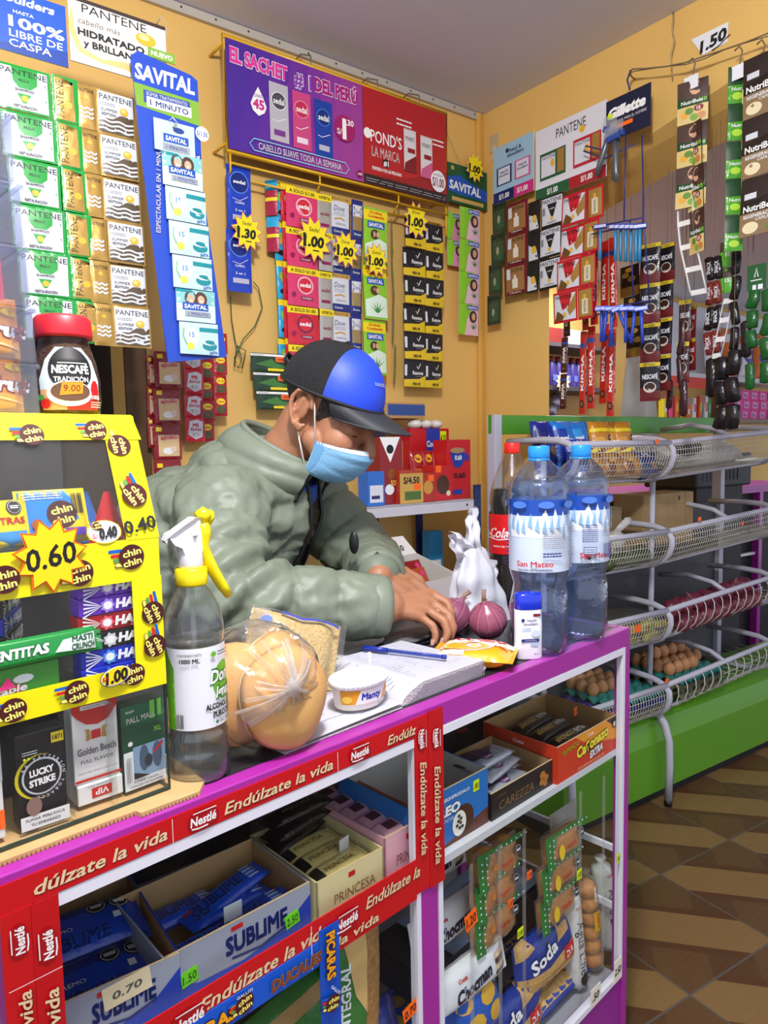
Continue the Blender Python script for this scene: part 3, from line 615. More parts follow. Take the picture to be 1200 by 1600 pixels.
for k in range(4): one('wafer_pack', drk_me, 'black wafer pack in the wide tray, %s' % ('leftmost', 'second from left', 'third from left', 'rightmost')[k], 'wafer pack', CF, (-.42+.09*k, .26, ZR+.03), 1.45, 'black packs in the wide tray')
# ------------------------------------------------------------------ lower right: biscuits behind the glass
ZF = .2005
SODB = mat('22398f', .25, bump=(70, .5)); SODY = mat('d8b070', .5, mix=('b98a4a', 90, .2))
def art_soda(pr): pr.poly([(-.09, -.045), (.09, -.045), (.09, .012), (.03, -.002), (-.02, -.012), (-.09, -.01)], SODY); pr.poly([(-.09, .02), (-.05, .035), (-.06, .05), (-.09, .05)], SODY); pr.poly([(.01, .018), (.05, .025), (.055, .052), (.02, .05)], SODY); pr.text('Soda', -.03, .012, .024, WHITE, .075, .03, .05, 'C', .25, out=mat('1a2560', .4)); pr.rect(.028, -.028, .062, .002, RED); pr.text('DIA', .045, -.013, .014, WHITE, .024, .03, .1, 'C', .2); pr.line([(-.08, -.022), (-.02, -.03), (.08, -.02)], .002, mat('b98a4a', .5))
soda_me = pillow(.19, .096, .046, SODB, art_soda, p=3, q=.45, crimp=.01, wr=.002).me('cracker_bag')
lab = ['bottom at left', 'bottom at right', 'top']
for k, (px, py, a) in enumerate(((830, 1590, .05), (870, 1498, .0))):
    p = CF.on(px, py, 'y', .035); one('cracker_bag', soda_me, 'blue and tan soda cracker bag behind the glass, %s' % ('lower one', 'upper one')[k], 'cracker bag', CF, (p.x-.03*(1-k), .082, p.z), -.02, 'soda cracker bags', radians(82), 0)
for k in range(2): one('cracker_bag', soda_me, 'blue cracker bag lying flat under the standing bags, %s' % ('lower', 'upper')[k], 'cracker bag', CF, (-.17, .085+.14*k, ZF), 0, 'flat cracker bags')
# green biscuit packs, two columns of three
GRN = mat('2f7a35', .25); BIS = mat('c98f4a', .5, mix=('a9702f', 120, .2)); FILM = clear('fff8ec', .9, .12, .10, bump=(60, .6))
def bis_pack(w, h, kind):
    mb = MB(); n = 2
    if kind == 0:
        for x in (-.026, .026): mb.lathe([(.0, 0), (.020, .0), (.025, .004), (.026, .012), (.025, .02), (.021, .025), (0, .026)], BIS, 24, TM((x, 0, 0)), fn=lambda r, z, a: r*(1+.03*cos(18*a)), sy=1.25)
    else: pillow(w*.9, h*.72, .026, BIS, None, p=6, wr=.0008, mb=mb)
    q = Pr(mb, (0, 0, .0268), (1, 0, 0), (0, 1, 0)); 
    q.poly([(-w/2, -h/2), (-w*.30, -h/2), (-w*.34, -h*.1), (-w*.2, h*.3), (-w*.28, h/2), (-w/2, h/2)], GRN); q.poly([(-w*.2, h*.36), (w/2, h*.34), (w/2, h/2), (-w*.28, h/2)], GRN)
    for k in range(10): q.ell(-w*.42+.012*(k % 2), -h*.4+h*.085*k, .0018, .0018, PWHITE, 7)
    for k in range(7): q.ell(-w*.1+.013*k, h*.43, .0018, .0018, PWHITE, 7)
    q.ell(-w*.16, -h*.1, .009, .014, mat('e8c030', .4), 12) if kind else q.rect(-w*.2, -.004, -w*.1, .006, mat('c87830', .4)); q.text('Margaritas' if kind == 0 else 'Vainilla', .012, -h*.05, .007, RED, .03, .02, .2, 'C', .1); octagon(q, w*.36, h*.12, .009)
    pillow(w, h, .03, FILM, None, p=5, crimp=.012, wr=.0015, mb=mb); return mb.me('biscuit_pack')
bm0, bm1 = bis_pack(.115, .062, 0), bis_pack(.125, .062, 1)
for c_ in range(2):
    for r_ in range(3):
        px, py = (((782, 1448), (783, 1398), (786, 1352)), ((880, 1418), (882, 1370), (888, 1322)))[c_][r_]
        p = CF.on(px, py, 'y', .03); one('biscuit_pack', bm0 if c_ == 0 else bm1, '%s pack in a green wrapper, %s of its three behind the glass' % (('round biscuits', 'long biscuits')[c_], ('bottom', 'middle', 'top')[r_]), 'biscuit pack', CF, (p.x, .060, p.z), -.03, ('round biscuit packs', 'long biscuit packs')[c_], radians(84))
# chocolate cakes in white packs
CHW = mat('e3e4e8', .25, bump=(70, .5))
def art_chw(pr):
    pr.text('Chocman', -.005, -.006, .020, mat('2a1a2a', .4), .085, .05, .2, 'C', .12, out=mat('9ab0d8', .4), ow=.02); pr.text('Costa', -.03, .013, .006, RED, .02, .03, .1); pr.text('yoguis', .01, -.022, .009, mat('c8962a', .4), .04, .02, .2)
    for k in range(4): pr.rect(.048, -.02+.009*k, .082, -.013+.009*k, mat('4a2a1a', .4) if k % 2 == 0 else mat('e8c89a', .4))
chw_me = pillow(.18, .060, .036, CHW, art_chw, p=3, q=.45, crimp=.01, wr=.002).me('cake_pack')
for k, (px, py) in enumerate(((738, 1530), (738, 1470), (734, 1412))):
    p = CF.on(px, py, 'y', .04); one('cake_pack', chw_me, 'white cake pack beside the middle post, %s of the pile' % ('bottom', 'middle', 'top')[k], 'cake pack', CF, (max(p.x, -.475), .065+.04*k, p.z+.012*k), -.02, 'white cake packs', radians(78), 0)
# blue snack bag, bottom left of the right window
def art_snk(pr):
    for x, y, r in ((-.02, -.02, .022), (.018, .012, .02), (.03, -.02, .018), (-.035, .018, .016)): pr.ell(x, y, r, r*.8, mat('d8a93c', .4), 9)
    pr.rect(-.05, .028, .02, .04, mat('e8e8f0', .4)); octagon(pr, .045, .02, .010)
snk_me = pillow(.13, .10, .05, mat('2458b8', .25, bump=(60, .5)), art_snk, p=3, q=.45, crimp=.01, wr=.002).me('snack_bag')
p = CF.on(745, 1578, 'y', .04); one('snack_bag', snk_me, 'blue snack bag with golden crisps at the bottom by the middle post', 'snack bag', CF, (max(p.x, -.48), .075, p.z), 0, None, radians(75))
for k in range(2): one('snack_bag', snk_me, 'blue snack bag lying flat on the counter bottom, %s' % ('at the left', 'behind it')[k], 'snack bag', CF, (-.44, .09+.13*k, ZF), 0, 'flat blue snack bags')
# cracker rolls
def roll(kind):
    mb = MB()
    if kind == 0:
        W_ = mat('d9d6d2', .3, bump=(60, .5)); mb.lathe([(.004, 0), (.019, .006), (.021, .02), (.021, .165), (.019, .178), (.006, .186), (.012, .196), (.0, .197)], W_, 20)
        q = Pr(mb, fn=lambda x, y, n: Vector(((.0212+n)*sin(x/.0212), -(.0212+n)*cos(x/.0212), y)), L=.006); q.text('Agua Line', 0, .085, .020, mat('2a2a30', .4), .105, .0, .05, 'C', -pi/2); q.ell(0, .022, .012, .012, INK, 12); q.text('Costa', 0, .165, .006, RED, .02)
    else:
        for k in range(6): mb.ball((0, 0, .018+.029*k), (.021, .021, .0175), BIS, 16, 8)
        mb.lathe([(.004, 0), (.021, .004), (.0225, .02), (.0225, .165), (.02, .18), (.006, .19), (.012, .2), (0, .201)], FILM, 16); q = Pr(mb, fn=lambda x, y, n: Vector(((.0228+n)*sin(x/.0228), -(.0228+n)*cos(x/.0228), y)), L=.006); q.rect(-.012, .085, .014, .125, mat('d0a020', .4)); q.text('Casino', 0, .105, .007, RED, .03, .03, 0, 'C', -pi/2); q.text('RELLENITAS', -.004, .16, .005, WHITE, .03, .02, 0, 'C', -pi/2)
    return mb
for k, (px, kd) in enumerate(((905, 0), (932, 1), (958, 0))):
    p = CF.on(px, 1500, 'y', .04); o = one('cracker_roll', roll(kd), ('white paper roll of crackers left of the clear roll', 'clear roll of round tan crackers between two white rolls', 'white paper roll of crackers at the right end, by the corner')[k], 'cracker roll', CF, (p.x, .045+.004*k, ZF+.01), 0, None, radians(-3), radians(-4))
    o.scale = (1, 1, 1.02)
b = pillow(.095, .17, .03, mat('a8a49c', .6, bump=(40, .8)), lambda pr: (pr.rect(-.05, -.035, .05, -.028, INK), pr.text('Hojuela', .01, -.05, .008, mat('5a6a9a', .5), .04)), p=3, wr=.003); p = CF.on(952, 1330, 'y', .06); one('paper_bag', b, 'crumpled grey paper bag standing behind the cracker rolls', 'bag', CF, (-.078, .108, .45), 0, None, radians(86))
b = MB(); b.box((-.09, .12, ZF), (-.024, .24, .345), mat('6a5a48', .7), .002); one('carton', b, 'plain brown carton behind the cracker rolls', 'carton', CF, (0, 0, 0))
b = MB(); b.box((-.46, .13, ZF+.11), (-.10, .26, .372), mat('2a2a38', .7), .002); b2 = MB(); one('carton', b, 'dark carton behind the green biscuit packs', 'carton', CF, (0, 0, 0))
b = pillow(.30, .13, .02, mat('9ab4d8', .3, bump=(50, .5)), lambda pr: (pr.rect(-.13, -.04, .1, -.01, mat('4a7ab8', .4)), pr.text('WAFFER', -.02, .02, .02, mat('2a5aa0', .4), .14, .04)), wr=.002); one('wafer_pack', b, 'pale blue wafer pack lying on top of the dark carton', 'wafer pack', CF, (-.245, .19, .373), .05)
# ------------------------------------------------------------------ lower left
b = MB(); b.box((-1.06, .26, ZF), (-.62, .36, .60), mat('1b1a1f', .8), .003); one('carton', b, 'black carton at the back of the lower left compartment', 'carton', CF, (0, 0, 0))
GI = mat('3c7a3a', .25, bump=(70, .5))
b = pillow(.20, .10, .05, GI, lambda pr: (pr.text('INTEGRAL', -.01, -.012, .022, PWHITE, .13, .03), pr.rect(-.08, .022, .09, .04, mat('a9834a', .5)), pr.text('Costa', .06, .01, .008, PWHITE, .03)), p=3, q=.45, wr=.002)
p = CF.on(478, 1590, 'y', .04); one('cracker_bag', b, 'green wholegrain cracker bag inside the blue taped corner', 'cracker bag', CF, (p.x-.02, .085, p.z-.03), 0, None, radians(78), 0, .12)
def art_gr(pr):
    pr.rect(-.09, -.042, .09, -.01, mat('b98a52', .5, mix=('8a5f30', 120, .2))); pr.poly([(-.03, -.01), (.08, -.01), (.08, .03), (-.0, .01)], mat('d8b272', .5)); pr.text('INTEGRAL', .0, .026, .014, PWHITE, .09, .03)
b = pillow(.22, .095, .05, GI, art_gr, p=3, q=.45, wr=.002); p = CF.on(553, 1545, 'y', .04); one('cracker_bag', b, 'green and brown cracker bag standing on end, left of the navy cake packs', 'cracker bag', CF, (p.x, .075, p.z), 0, None, radians(86), 0, pi/2-.1)
CHN = mat('1c2a6c', .22, bump=(70, .6))
def art_chn(pr): pr.text('Chocman', 0, .008, .022, WHITE, .095, .05, .2, 'C', .2, out=mat('0c1338', .4)); pr.text('Costa', -.02, .03, .007, RED, .02); pr.poly([(-.07, -.03), (-.03, -.022), (-.028, -.005), (-.068, -.012)], mat('6a4020', .5)); pr.poly([(-.066, -.027), (-.036, -.020), (-.034, -.014), (-.064, -.02)], mat('e8c89a', .5)); octagon(pr, .06, -.02, .009)
chn_me = pillow(.16, .085, .045, CHN, art_chn, p=3, q=.45, crimp=.01, wr=.0025).me('cake_pack')
for k, (px, py) in enumerate(((625, 1590), (625, 1535), (608, 1475))):
    p = CF.on(px, py, 'y', .045); one('cake_pack', chn_me, 'navy cake pack by the middle post, %s of its pile' % ('bottom', 'middle', 'top')[k], 'cake pack', CF, (min(p.x, -.683), .066+.05*k, p.z-.005+.012*k), .0, 'navy cake packs', radians(82), 0, .12)
b = pillow(.16, .12, .05, mat('77787c', .35, bump=(30, .9)), None, p=3, q=.45, wr=.006); p = CF.on(600, 1440, 'y', .10); one('plastic_bag', b, 'crumpled grey plastic bag above the navy cake packs', 'bag', CF, (-.70, .19, .54), 0, None, radians(70))
# ================================================================== clear candy case standing on the left end of the counter
XR, YF, ZB, ZK, ZT = -.940, .030, .906, 1.166, 1.287
XL, YB, YK = -1.18, .27, .075
b = MB(); KC = mat('cda873', .85, mix=('bf9660', 40, .3))
b.prism([(-1.185, .016), (-.985, .014), (-.983, .006), (-.921, .004), (-.905, .022), (-.900, .1), (-.902, .30), (-1.185, .30)], .9002, .9048, KC)
for k in range(68): x = -1.183+.0039*k; b.add([(x, .0135 if x < -.985 else .0035, .9008), (x+.002, .0135 if x < -.985 else .0035, .9008), (x+.001, .0135 if x < -.985 else .0035, .904)], [(0, 1, 2)], mat('6a4c2c', .9)) if x < -.925 else None
one('cardboard_sheet', b, 'flat corrugated cardboard sheet under the clear candy case', 'cardboard', CF, (0, 0, 0))
case = thing('candy_case', 'clear acrylic candy case with bright yellow tape on its edges', 'display case', CF, (-1.1, .15, ZB))
def kpart(name, mb, label=None): return stick(case, name, mb, CF, (0, 0, 0), label=label)
AC = clear('fdfefe', .4, .03, .01); GE = mat('1f3a34', .2)
b = MB(); b.box((XL, YF, ZB), (XR-.0025, YF+.002, ZK), AC); kpart('front_panel', b)
sv = Vector((0, YK-YF, ZT-ZK)); sl = sv.length
b = MB(); b.add([(XL, YF, ZK), (XR-.0025, YF, ZK), (XR-.0025, YK, ZT), (XL, YK, ZT), (XL, YF+.002, ZK-.0006), (XR-.0025, YF+.002, ZK-.0006), (XR-.0025, YK+.002, ZT-.0006), (XL, YK+.002, ZT-.0006)], [(0, 1, 2, 3), (7, 6, 5, 4), (0, 4, 5, 1), (1, 5, 6, 2), (2, 6, 7, 3), (3, 7, 4, 0)], clear('fdfdfd', 1.8, .05, .02, bump=(9, .4))); kpart('slanted_window', b)
b = MB(); q_ = [(YF, ZB), (YB, ZB), (YB, ZT), (YK, ZT), (YF, ZK)]
b.add([(XR-.002, y, z) for y, z in q_]+[(XR, y, z) for y, z in q_], [(0, 1, 2, 3, 4), (9, 8, 7, 6, 5)]+[(i, 5+i, 5+(i+1) % 5, (i+1) % 5) for i in range(5)], AC); kpart('side_panel', b)
b = MB(); b.box((XL, YB, ZB), (XR, YB+.002, ZT), clear('e6eae8', .4, .05, .05)); kpart('back_panel', b)
b = MB(); b.box((XL, YK, ZT-.002), (XR, YB, ZT), AC); kpart('top_panel', b)
for z in (1.028, 1.160): b = MB(); b.box((XL, YF+.003, z-.0015), (XR-.003, YB, z+.0015), clear('e4ece8', .5, .05, .06)); kpart('shelf', b)
b = MB(); b.box((XR-.0012, YF-.0008, ZB), (XR+.0006, YF+.0015, 1.02), GE); b.box((XL, YF-.0008, ZB), (XR, YF+.0015, ZB+.003), GE); b.box((XR-.0008, YF, ZB), (XR+.0006, YB, ZB+.003), GE); kpart('glass_edge', b)
def cfx(px, py, y=YF-.001): return CF.on(px, py, 'y', y)
def on_slope(px, py):
    """point of the slanted front seen at a pixel, as x and distance up the slope"""
    o_ = CF.I @ Vector((0, 0, EYE)); r = CF.I.to_3x3() @ ray(px, py); n = Vector((0, -sv.z, sv.y)).normalized()
    t = (Vector((0, YF, ZK))-o_).dot(n)/r.dot(n); p = o_+r*t; return p.x, (p-Vector((0, YF, ZK))).dot(sv)/sl
YT = mat('f2e60a', .35)
def tape(name_label, x0, x1, z0, z1, art=None, dy=0.0):
    b = MB(); b.box((x0, YF-.0008-dy, z0), (x1, YF-.0001-dy, z1), YT)
    if art: art(Pr(b, (0, YF-.0008-dy, 0)))
    return kpart('yellow_tape', b, name_label)
def a1(pr):
    for px, py in ((205, 870), (123, 895), (5, 905)): p = cfx(px, py); chin(pr, p.x, p.z, .0125)
tape('yellow tape across the front below the slanted window', XL, XR, 1.126, ZK+.001, a1)
def a2(pr):
    for px, py in ((238, 957), (240, 1008)): p = cfx(px, py); chin(pr, p.x, p.z, .0115, -pi/2+.2)
tape('yellow tape down the right front edge', XR-.030, XR+.0008, 1.018, 1.128, a2, .0006)
def a3(pr):
    for px, py in ((208, 1053), (118, 1080), (18, 1108)): p = cfx(px, py); chin(pr, p.x, p.z, .011)
    p = cfx(177, 1054); pr.ell(p.x, p.z, .0155, .0095, INK, 24, .15); pr.ell(p.x, p.z, .0148, .0088, PWHITE, 24, .15); pr.ell(p.x, p.z, .0138, .0078, YEL, 24, .15); pr.text('1.00', p.x+.001, p.z, .011, INK, .022, .05, .15, 'C', .1); pr.text('S/', p.x-.011, p.z-.001, .004, RED, .005, .02, .1)
tape('yellow tape across the lower front', XL, XR+.0008, 1.017, 1.043, a3, .0012)
b = MB(); pr = Pr(b, (0, YF-.0008, ZK+.0004), (1, 0, 0), sv); W_ = .033
pr.poly([(XR-W_, 0), (XR+.0008, 0), (XR+.0008, sl), (XR-W_, sl)], YT); 
x, v_ = on_slope(185, 697); chin(pr, x, v_, .0115, -pi/2-.1); x, v_ = on_slope(208, 775); chin(pr, x, v_, .0125, -pi/2+.3)
x, v_ = on_slope(216, 821); pr.text('0.40', x, v_, .013, INK, .034, .03, .1, 'C', .15)
kpart('yellow_tape', b, 'yellow tape up the slanted edge with 0.40 written on it')
b = MB(); pr = Pr(b, (0, YF-.0014, ZK+.0008), (1, 0, 0), sv); pr.poly([(XL, sl*.80), (XR+.004, sl*.80), (XR-.001, sl+.001), (XL, sl+.001)], YT)
for px, py in ((148, 674), (48, 682)): x, v_ = on_slope(px, py); chin(pr, x, v_, .0105)
b.box((XL, YK-.0015, ZT), (XR+.001, YK+.05, ZT+.0007), YT); kpart('yellow_tape', b, 'yellow tape folded over the top edge')
# oval price sticker and the big star on the slanted window
b = MB(); pr = Pr(b, (0, YF-.0012, ZK+.0006), (1, 0, 0), sv); x, v_ = on_slope(162, 832)
v_ = max(v_, .008); pr.ell(x, v_, .0165, .0115, YEL, 24); pr.ell(x, v_, .0155, .0108, PWHITE, 24); chin(pr, x-.006, v_+.006, .004); pr.text('0.40', x+.003, v_-.001, .010, INK, .018, .06, .15, 'C', .1); pr.text('S/', x-.010, v_-.004, .005, RED, .005, .02, .1)
kpart('price_sticker', b, 'oval sticker reading S/ 0.40')
p = cfx(80, 868, YF-.004); b = MB(); b.prism([((.033 if i % 2 == 0 else .0235)*cos(pi*i/11+.15), (.033 if i % 2 == 0 else .0235)*sin(pi*i/11+.15)*1.05) for i in range(22)], -.0004, 0, ORG, TM(p, 0, pi/2))
pr = Pr(b, (p.x, p.y-.0005, p.z)); pr.star(0, 0, .0305, .0215, 11, YEL, .15, 1.05); pr.text('0.60', 0, .0, .020, INK, .044, .02, .1, 'C', .12); kpart('price_star', b, 'yellow star card reading 0.60')
# ------------------------------------------------------------------ cigarettes in the bottom
def cig(w, h, d, m, art, lid=None):
    mb = MB(); mb.box((-w/2, 0, 0), (w/2, d, h), m, .0012)
    if lid: mb.box((-w/2-.0002, -.0002, h*.74), (w/2+.0002, d+.0002, h+.0002), lid, .0012)
    art(Pr(mb, (0, -.0003, 0)), w, h); return mb
ZC = .9095; DG = mat('123c2c', .35); BK = mat('101214', .35); PK = mat('e6e6e4', .4)
def c_lucky(pr, w, h):
    pr.ell(-w*.05, h*.52, w*.50, w*.50, mat('d8c81e', .4), 26); pr.ell(.0, h*.52, w*.48, w*.48, BK, 26); pr.ell(0, h*.52, w*.41, w*.41, mat('c9ced2', .4), 26); pr.ell(0, h*.52, w*.37, w*.37, BK, 26); pr.text('LUCKY', 0, h*.575, h*.07, WHITE, w*.5, .05, 0, 'C', .05); pr.text('STRIKE', 0, h*.47, h*.07, WHITE, w*.54, .05, 0, 'C', .05)
    for k, ch in enumerate('RA PATTERSON TOBACCO'): a = 2.6-.235*k; pr.text(ch, w*.44*cos(a), h*.52+w*.44*sin(a), h*.035, PWHITE, None, 0, 0, 'C', a-pi/2) if ch != ' ' else None
    pr.rect(w*.2, h*.86, w*.46, h*.97, mat('f0d820', .4)); pr.text('1871', w*.33, h*.915, h*.05, INK, w*.2, .02); pr.rect(-w*.5, 0, w*.5, h*.15, PK); pr.text('FUMAR PERJUDICA', 0, h*.105, h*.03, INK, w*.8, .01); pr.text('TU EMBARAZO', 0, h*.05, h*.03, INK, w*.6, .01); pr.ell(-w*.22, h*.24, w*.16, h*.1, mat('8a6a60', .5), 12); pr.lines(-w*.4, h*.79, -w*.1, h*.84, 2, PWHITE); pr.ell(-w*.36, h*.76, w*.03, w*.03, NYEL, 8); pr.ell(-w*.28, h*.76, w*.03, w*.03, NYEL, 8)
def c_gold(pr, w, h):
    pr.poly([(-w*.5, h), (w*.5, h), (w*.5, h*.84), (w*.3, h*.70), (w*.05, h*.655), (-w*.2, h*.68), (-w*.38, h*.76), (-w*.5, h*.84)], mat('c9281e', .4)); pr.poly([(-w*.3, h*.85), (w*.28, h*.85), (w*.3, h*.875), (w*.28, h*.9), (-w*.3, h*.9), (-w*.32, h*.875)], PK); pr.text('FILTER CIGARETTES', 0, h*.875, h*.02, mat('8a8a8a', .4), w*.5); pr.text('FULL FLAVOR', 0, h*.97, h*.03, PK, w*.45, .02)
    pr.rect(-w*.1, h*.5, w*.1, h*.6, mat('c9281e', .4)); GO = mat('b98a3a', .4)
    for sx in (-1, 1): pr.poly([(sx*w*.12, h*.5), (sx*w*.22, h*.49), (sx*w*.2, h*.58), (sx*w*.24, h*.63), (sx*w*.14, h*.62)][::1 if sx > 0 else -1], GO)
    pr.text('Golden Beach', 0, h*.38, h*.085, INK, w*.84, .005); pr.text('FULL FLAVOR', 0, h*.26, h*.045, INK, w*.72, .005); pr.text('SELECTED FINE TOBACCOS', 0, h*.13, h*.022, GREY, w*.86); pr.rect(-w*.5, h*.03, w*.5, h*.06, mat('c9281e', .4))
def c_vip(pr, w, h): pr.rect(-w*.2, h*.25, w*.24, h*.75, mat('c9281e', .4)); pr.text('VIP', w*.02, h*.5, h*.3, PK, w*.3, .03, 0, 'C', pi); pr.lines(-w*.3, h*.8, w*.3, h*.95, 1, GREY)
def c_pall(pr, w, h):
    pr.rect(-w*.5, h*.45, w*.5, h, mat('16603a', .35)); pr.poly([(-w*.5, h*.78), (w*.5, h*.72), (w*.5, h*.45), (-w*.5, h*.45)], mat('0f4a2e', .35)); pr.rect(w*.18, h*.78, w*.3, h, mat('6fc43a', .4)); pr.rect(w*.36, h*.8, w*.46, h, mat('6fc43a', .4)); pr.text('PALL MALL', -w*.04, h*.83, h*.07, WHITE, w*.7, .02, 0, 'C', .04); pr.text('XL', w*.34, h*.65, h*.06, mat('8ad04a', .4), None, .02); pr.text('PLANT', -w*.3, h*.93, h*.025, WHITE, w*.2, .02)
    pr.ell(-w*.33, h*.55, w*.06, h*.03, PK, 8); pr.rect(-w*.5, 0, w*.5, h*.46, mat('dfe2e4', .4)); pr.rect(-w*.28, h*.12, w*.5, h*.5, mat('7f9db8', .4)); pr.ell(-w*.02, h*.34, w*.12, h*.16, mat('41586e', .4), 12); pr.ell(w*.3, h*.34, w*.12, h*.16, mat('41586e', .4), 12); pr.ell(w*.08, h*.3, w*.1, h*.08, mat('2a3038', .4), 9); pr.poly([(w*.2, h*.36), (w*.46, h*.46), (w*.43, h*.49), (w*.2, h*.39)], RED); pr.poly([(-w*.28, h*.12), (w*.1, h*.12), (-w*.28, h*.2)], INK); pr.text('FUMAR CAUSA', .0, h*.085, h*.026, INK, w*.6, .01); pr.text('CÁNCER DE PULMÓN', 0, h*.04, h*.026, INK, w*.8, .01); pr.bars(-w*.46, h*.1, -w*.34, h*.4, GREY, 5)
def cigpos(l, r, y, bt): A = CF.on(*l, 'y', y); B = CF.on(*r, 'y', y); return (A.x+B.x)/2, B.x-A.x
x, w_ = cigpos((32, 1300), (106, 1268), .046, 0); one('cigarette_pack', cig(w_, .088, .022, BK, c_lucky), 'black cigarette pack with a round emblem, bottom left in the clear case', 'cigarette pack', CF, (x, .046, ZC), radians(-3))
x1, w1 = cigpos((120, 1256), (189, 1224), .052, 0); one('cigarette_pack', cig(w1, .020, .05, PK, c_vip), 'white pack with upside-down lettering lying under the red and white pack', 'cigarette pack', CF, (x1+.001, .050, ZC), radians(-2))
one('cigarette_pack', cig(w1, .086, .022, PK, c_gold), 'red and white cigarette pack standing in the middle of the case bottom', 'cigarette pack', CF, (x1, .053, ZC+.0205), radians(-2))
x, w_ = cigpos((196, 1242), (260, 1212), .05, 0); one('cigarette_pack', cig(w_, .087, .022, DG, c_pall), 'green cigarette pack standing at the right end of the case bottom', 'cigarette pack', CF, (x-.001, .05, ZC), radians(2))
one('cigarette_pack', cig(.052, .088, .022, PK, lambda pr, w, h: (pr.rect(w*.2, h*.1, w*.5, h*.3, ORG), pr.rect(-w*.5, h*.6, w*.5, h, mat('c9ced2', .4)), pr.rect(w*.1, h*.35, w*.4, h*.5, INK))), 'white pack cut by the left edge, beside the black pack', 'cigarette pack', CF, (CF.on(9, 1300, 'y', .045).x-.026, .045, ZC), 0)
b = MB(); b.box((-.0005, 0, 0), (.0005, .03, .10), clear('f4f8f6', .8, .05, .05))
for px in (112, 180): p = CF.on(px, 1200, 'y', .036); stick(case, 'divider', b, CF, (p.x, .034, ZB+.004))
b = MB(); b.box((XL+.02, .13, ZC), (XR-.03, .22, 1.0), mat('15151a', .7)); one('carton', b, 'black carton behind the cigarette packs in the clear case', 'carton', CF, (0, 0, 0))
# ------------------------------------------------------------------ candy sticks in the middle
def halls(m, m2, txt=True):
    mb = MB(); L_, H_ = .076, .0165; mb.box((0, 0, 0), (L_, .021, H_), m, .001); q = Pr(mb, (0, -.0004, 0))
    for k in range(5): a = (-.6+.3*k); q.poly([(.022, H_*.5), (.004, H_*.5+a*.014-.0008), (.004, H_*.5+a*.014+.0010)], WHITE)
    q.star(.027, H_*.5, .0075, .0055, 7, m2); q.ell(.027, H_*.5, .0045, .004, WHITE, 10); q.text('HALLS', .054, H_*.55, .0085, WHITE, .038, .06, .15); q.lines(.05, .001, .072, .004, 1, WHITE); return mb.me('candy_stick')
HP = halls(mat('6a2cc0', .25), mat('a884e8', .3)); HR = halls(mat('b5121e', .25), mat('f0606a', .3)); HB = halls(mat('17181c', .25), mat('c8ccd0', .3)); HU = halls(mat('1a30c8', .25), mat('4a9af0', .3))
p = CF.on(119, 960, 'y', .04); x0 = p.x
for k, (me, nm) in enumerate(((HU, 'lowest, blue'), (HU, 'second, blue'), (HB, 'third, black'), (HR, 'fourth, red'), (HP, 'fifth, purple'), (HP, 'topmost, purple'))):
    one('candy_stick', me, 'candy stick at the right of the yellow taped case: %s, counted from the bottom' % nm, 'candy stick', CF, (x0-.0+.001*(k % 3), .036+.001*(k % 2), 1.030+.0168*k), 0, 'candy sticks stacked in the case')
for r in range(2):
    for k in range(5):
        one('candy_stick', (HB, HR, HB, HU, HB)[k], 'dark candy stick at the back of the case, %s pile, %s' % (('right', 'left')[r], ('lowest', 'second', 'third', 'fourth', 'topmost')[k]), 'candy stick', CF, (x0-.05-.06*r, .085+.001*k, 1.030+.0168*k), pi/2-.5, 'candy sticks at the back of the case')
def art_ment(pr):
    pr.text('MENTITAS', -.020, .0, .0085, WHITE, .055, .05, .15, out=mat('0c5a28', .4)); pr.poly([(.012, -.006), (.02, .004), (.05, .007), (.05, -.009)], mat('c9d6cc', .4)); pr.text('MASTI', .038, .003, .0055, mat('0c4a28', .4), .02, .03, .1); pr.text('CRUNCH', .038, -.004, .0055, mat('0c4a28', .4), .022, .03, .1)
b = pillow(.115, .024, .014, mat('1d8a3a', .25), art_ment, p=6, crimp=.006); p = CF.on(58, 1012, 'y', .037); one('gum_pack', b, 'green mint pack lying across the top of the green box', 'gum pack', CF, (p.x, .043, p.z-.002), 0, None, radians(80), 0)
def f_mas(pr, w, h): pr.rect(0, 0, w, h, mat('3f9a2c', .4)); pr.rect(0, h*.62, w*.5, h, mat('d97a2a', .4)); pr.text('masticable', w*.5, h*.42, h*.2, WHITE, w*.5, .03, .2, 'C', .05, out=RED); pr.text('1.50', w*.35, h*.8, h*.18, INK, w*.16); pr.text('Caramelo Sabor a Menta', w*.6, h*.12, h*.09, mat('f0e84a', .4), w*.6, .01); pr.ell(w*.72, h*.68, w*.08, h*.12, PWHITE, 10); pr.poly([(w*.52, h*.45), (w*.6, h*.8), (w*.66, h*.5)], mat('ff2a8a', .5))
p = CF.on(90, 1075, 'y', .037); b = MB(); W_ = .11; b.box((0, 0, 0), (W_, .04, .033), mat('3f9a2c', .4), .001); f_mas(Pr(b, (0, -.0004, 0)), W_, .033); one('gum_box', b, 'green box of chewy mints with a pink tag, behind the lower yellow tape', 'box', CF, (p.x-W_+.002, .038, 1.030))
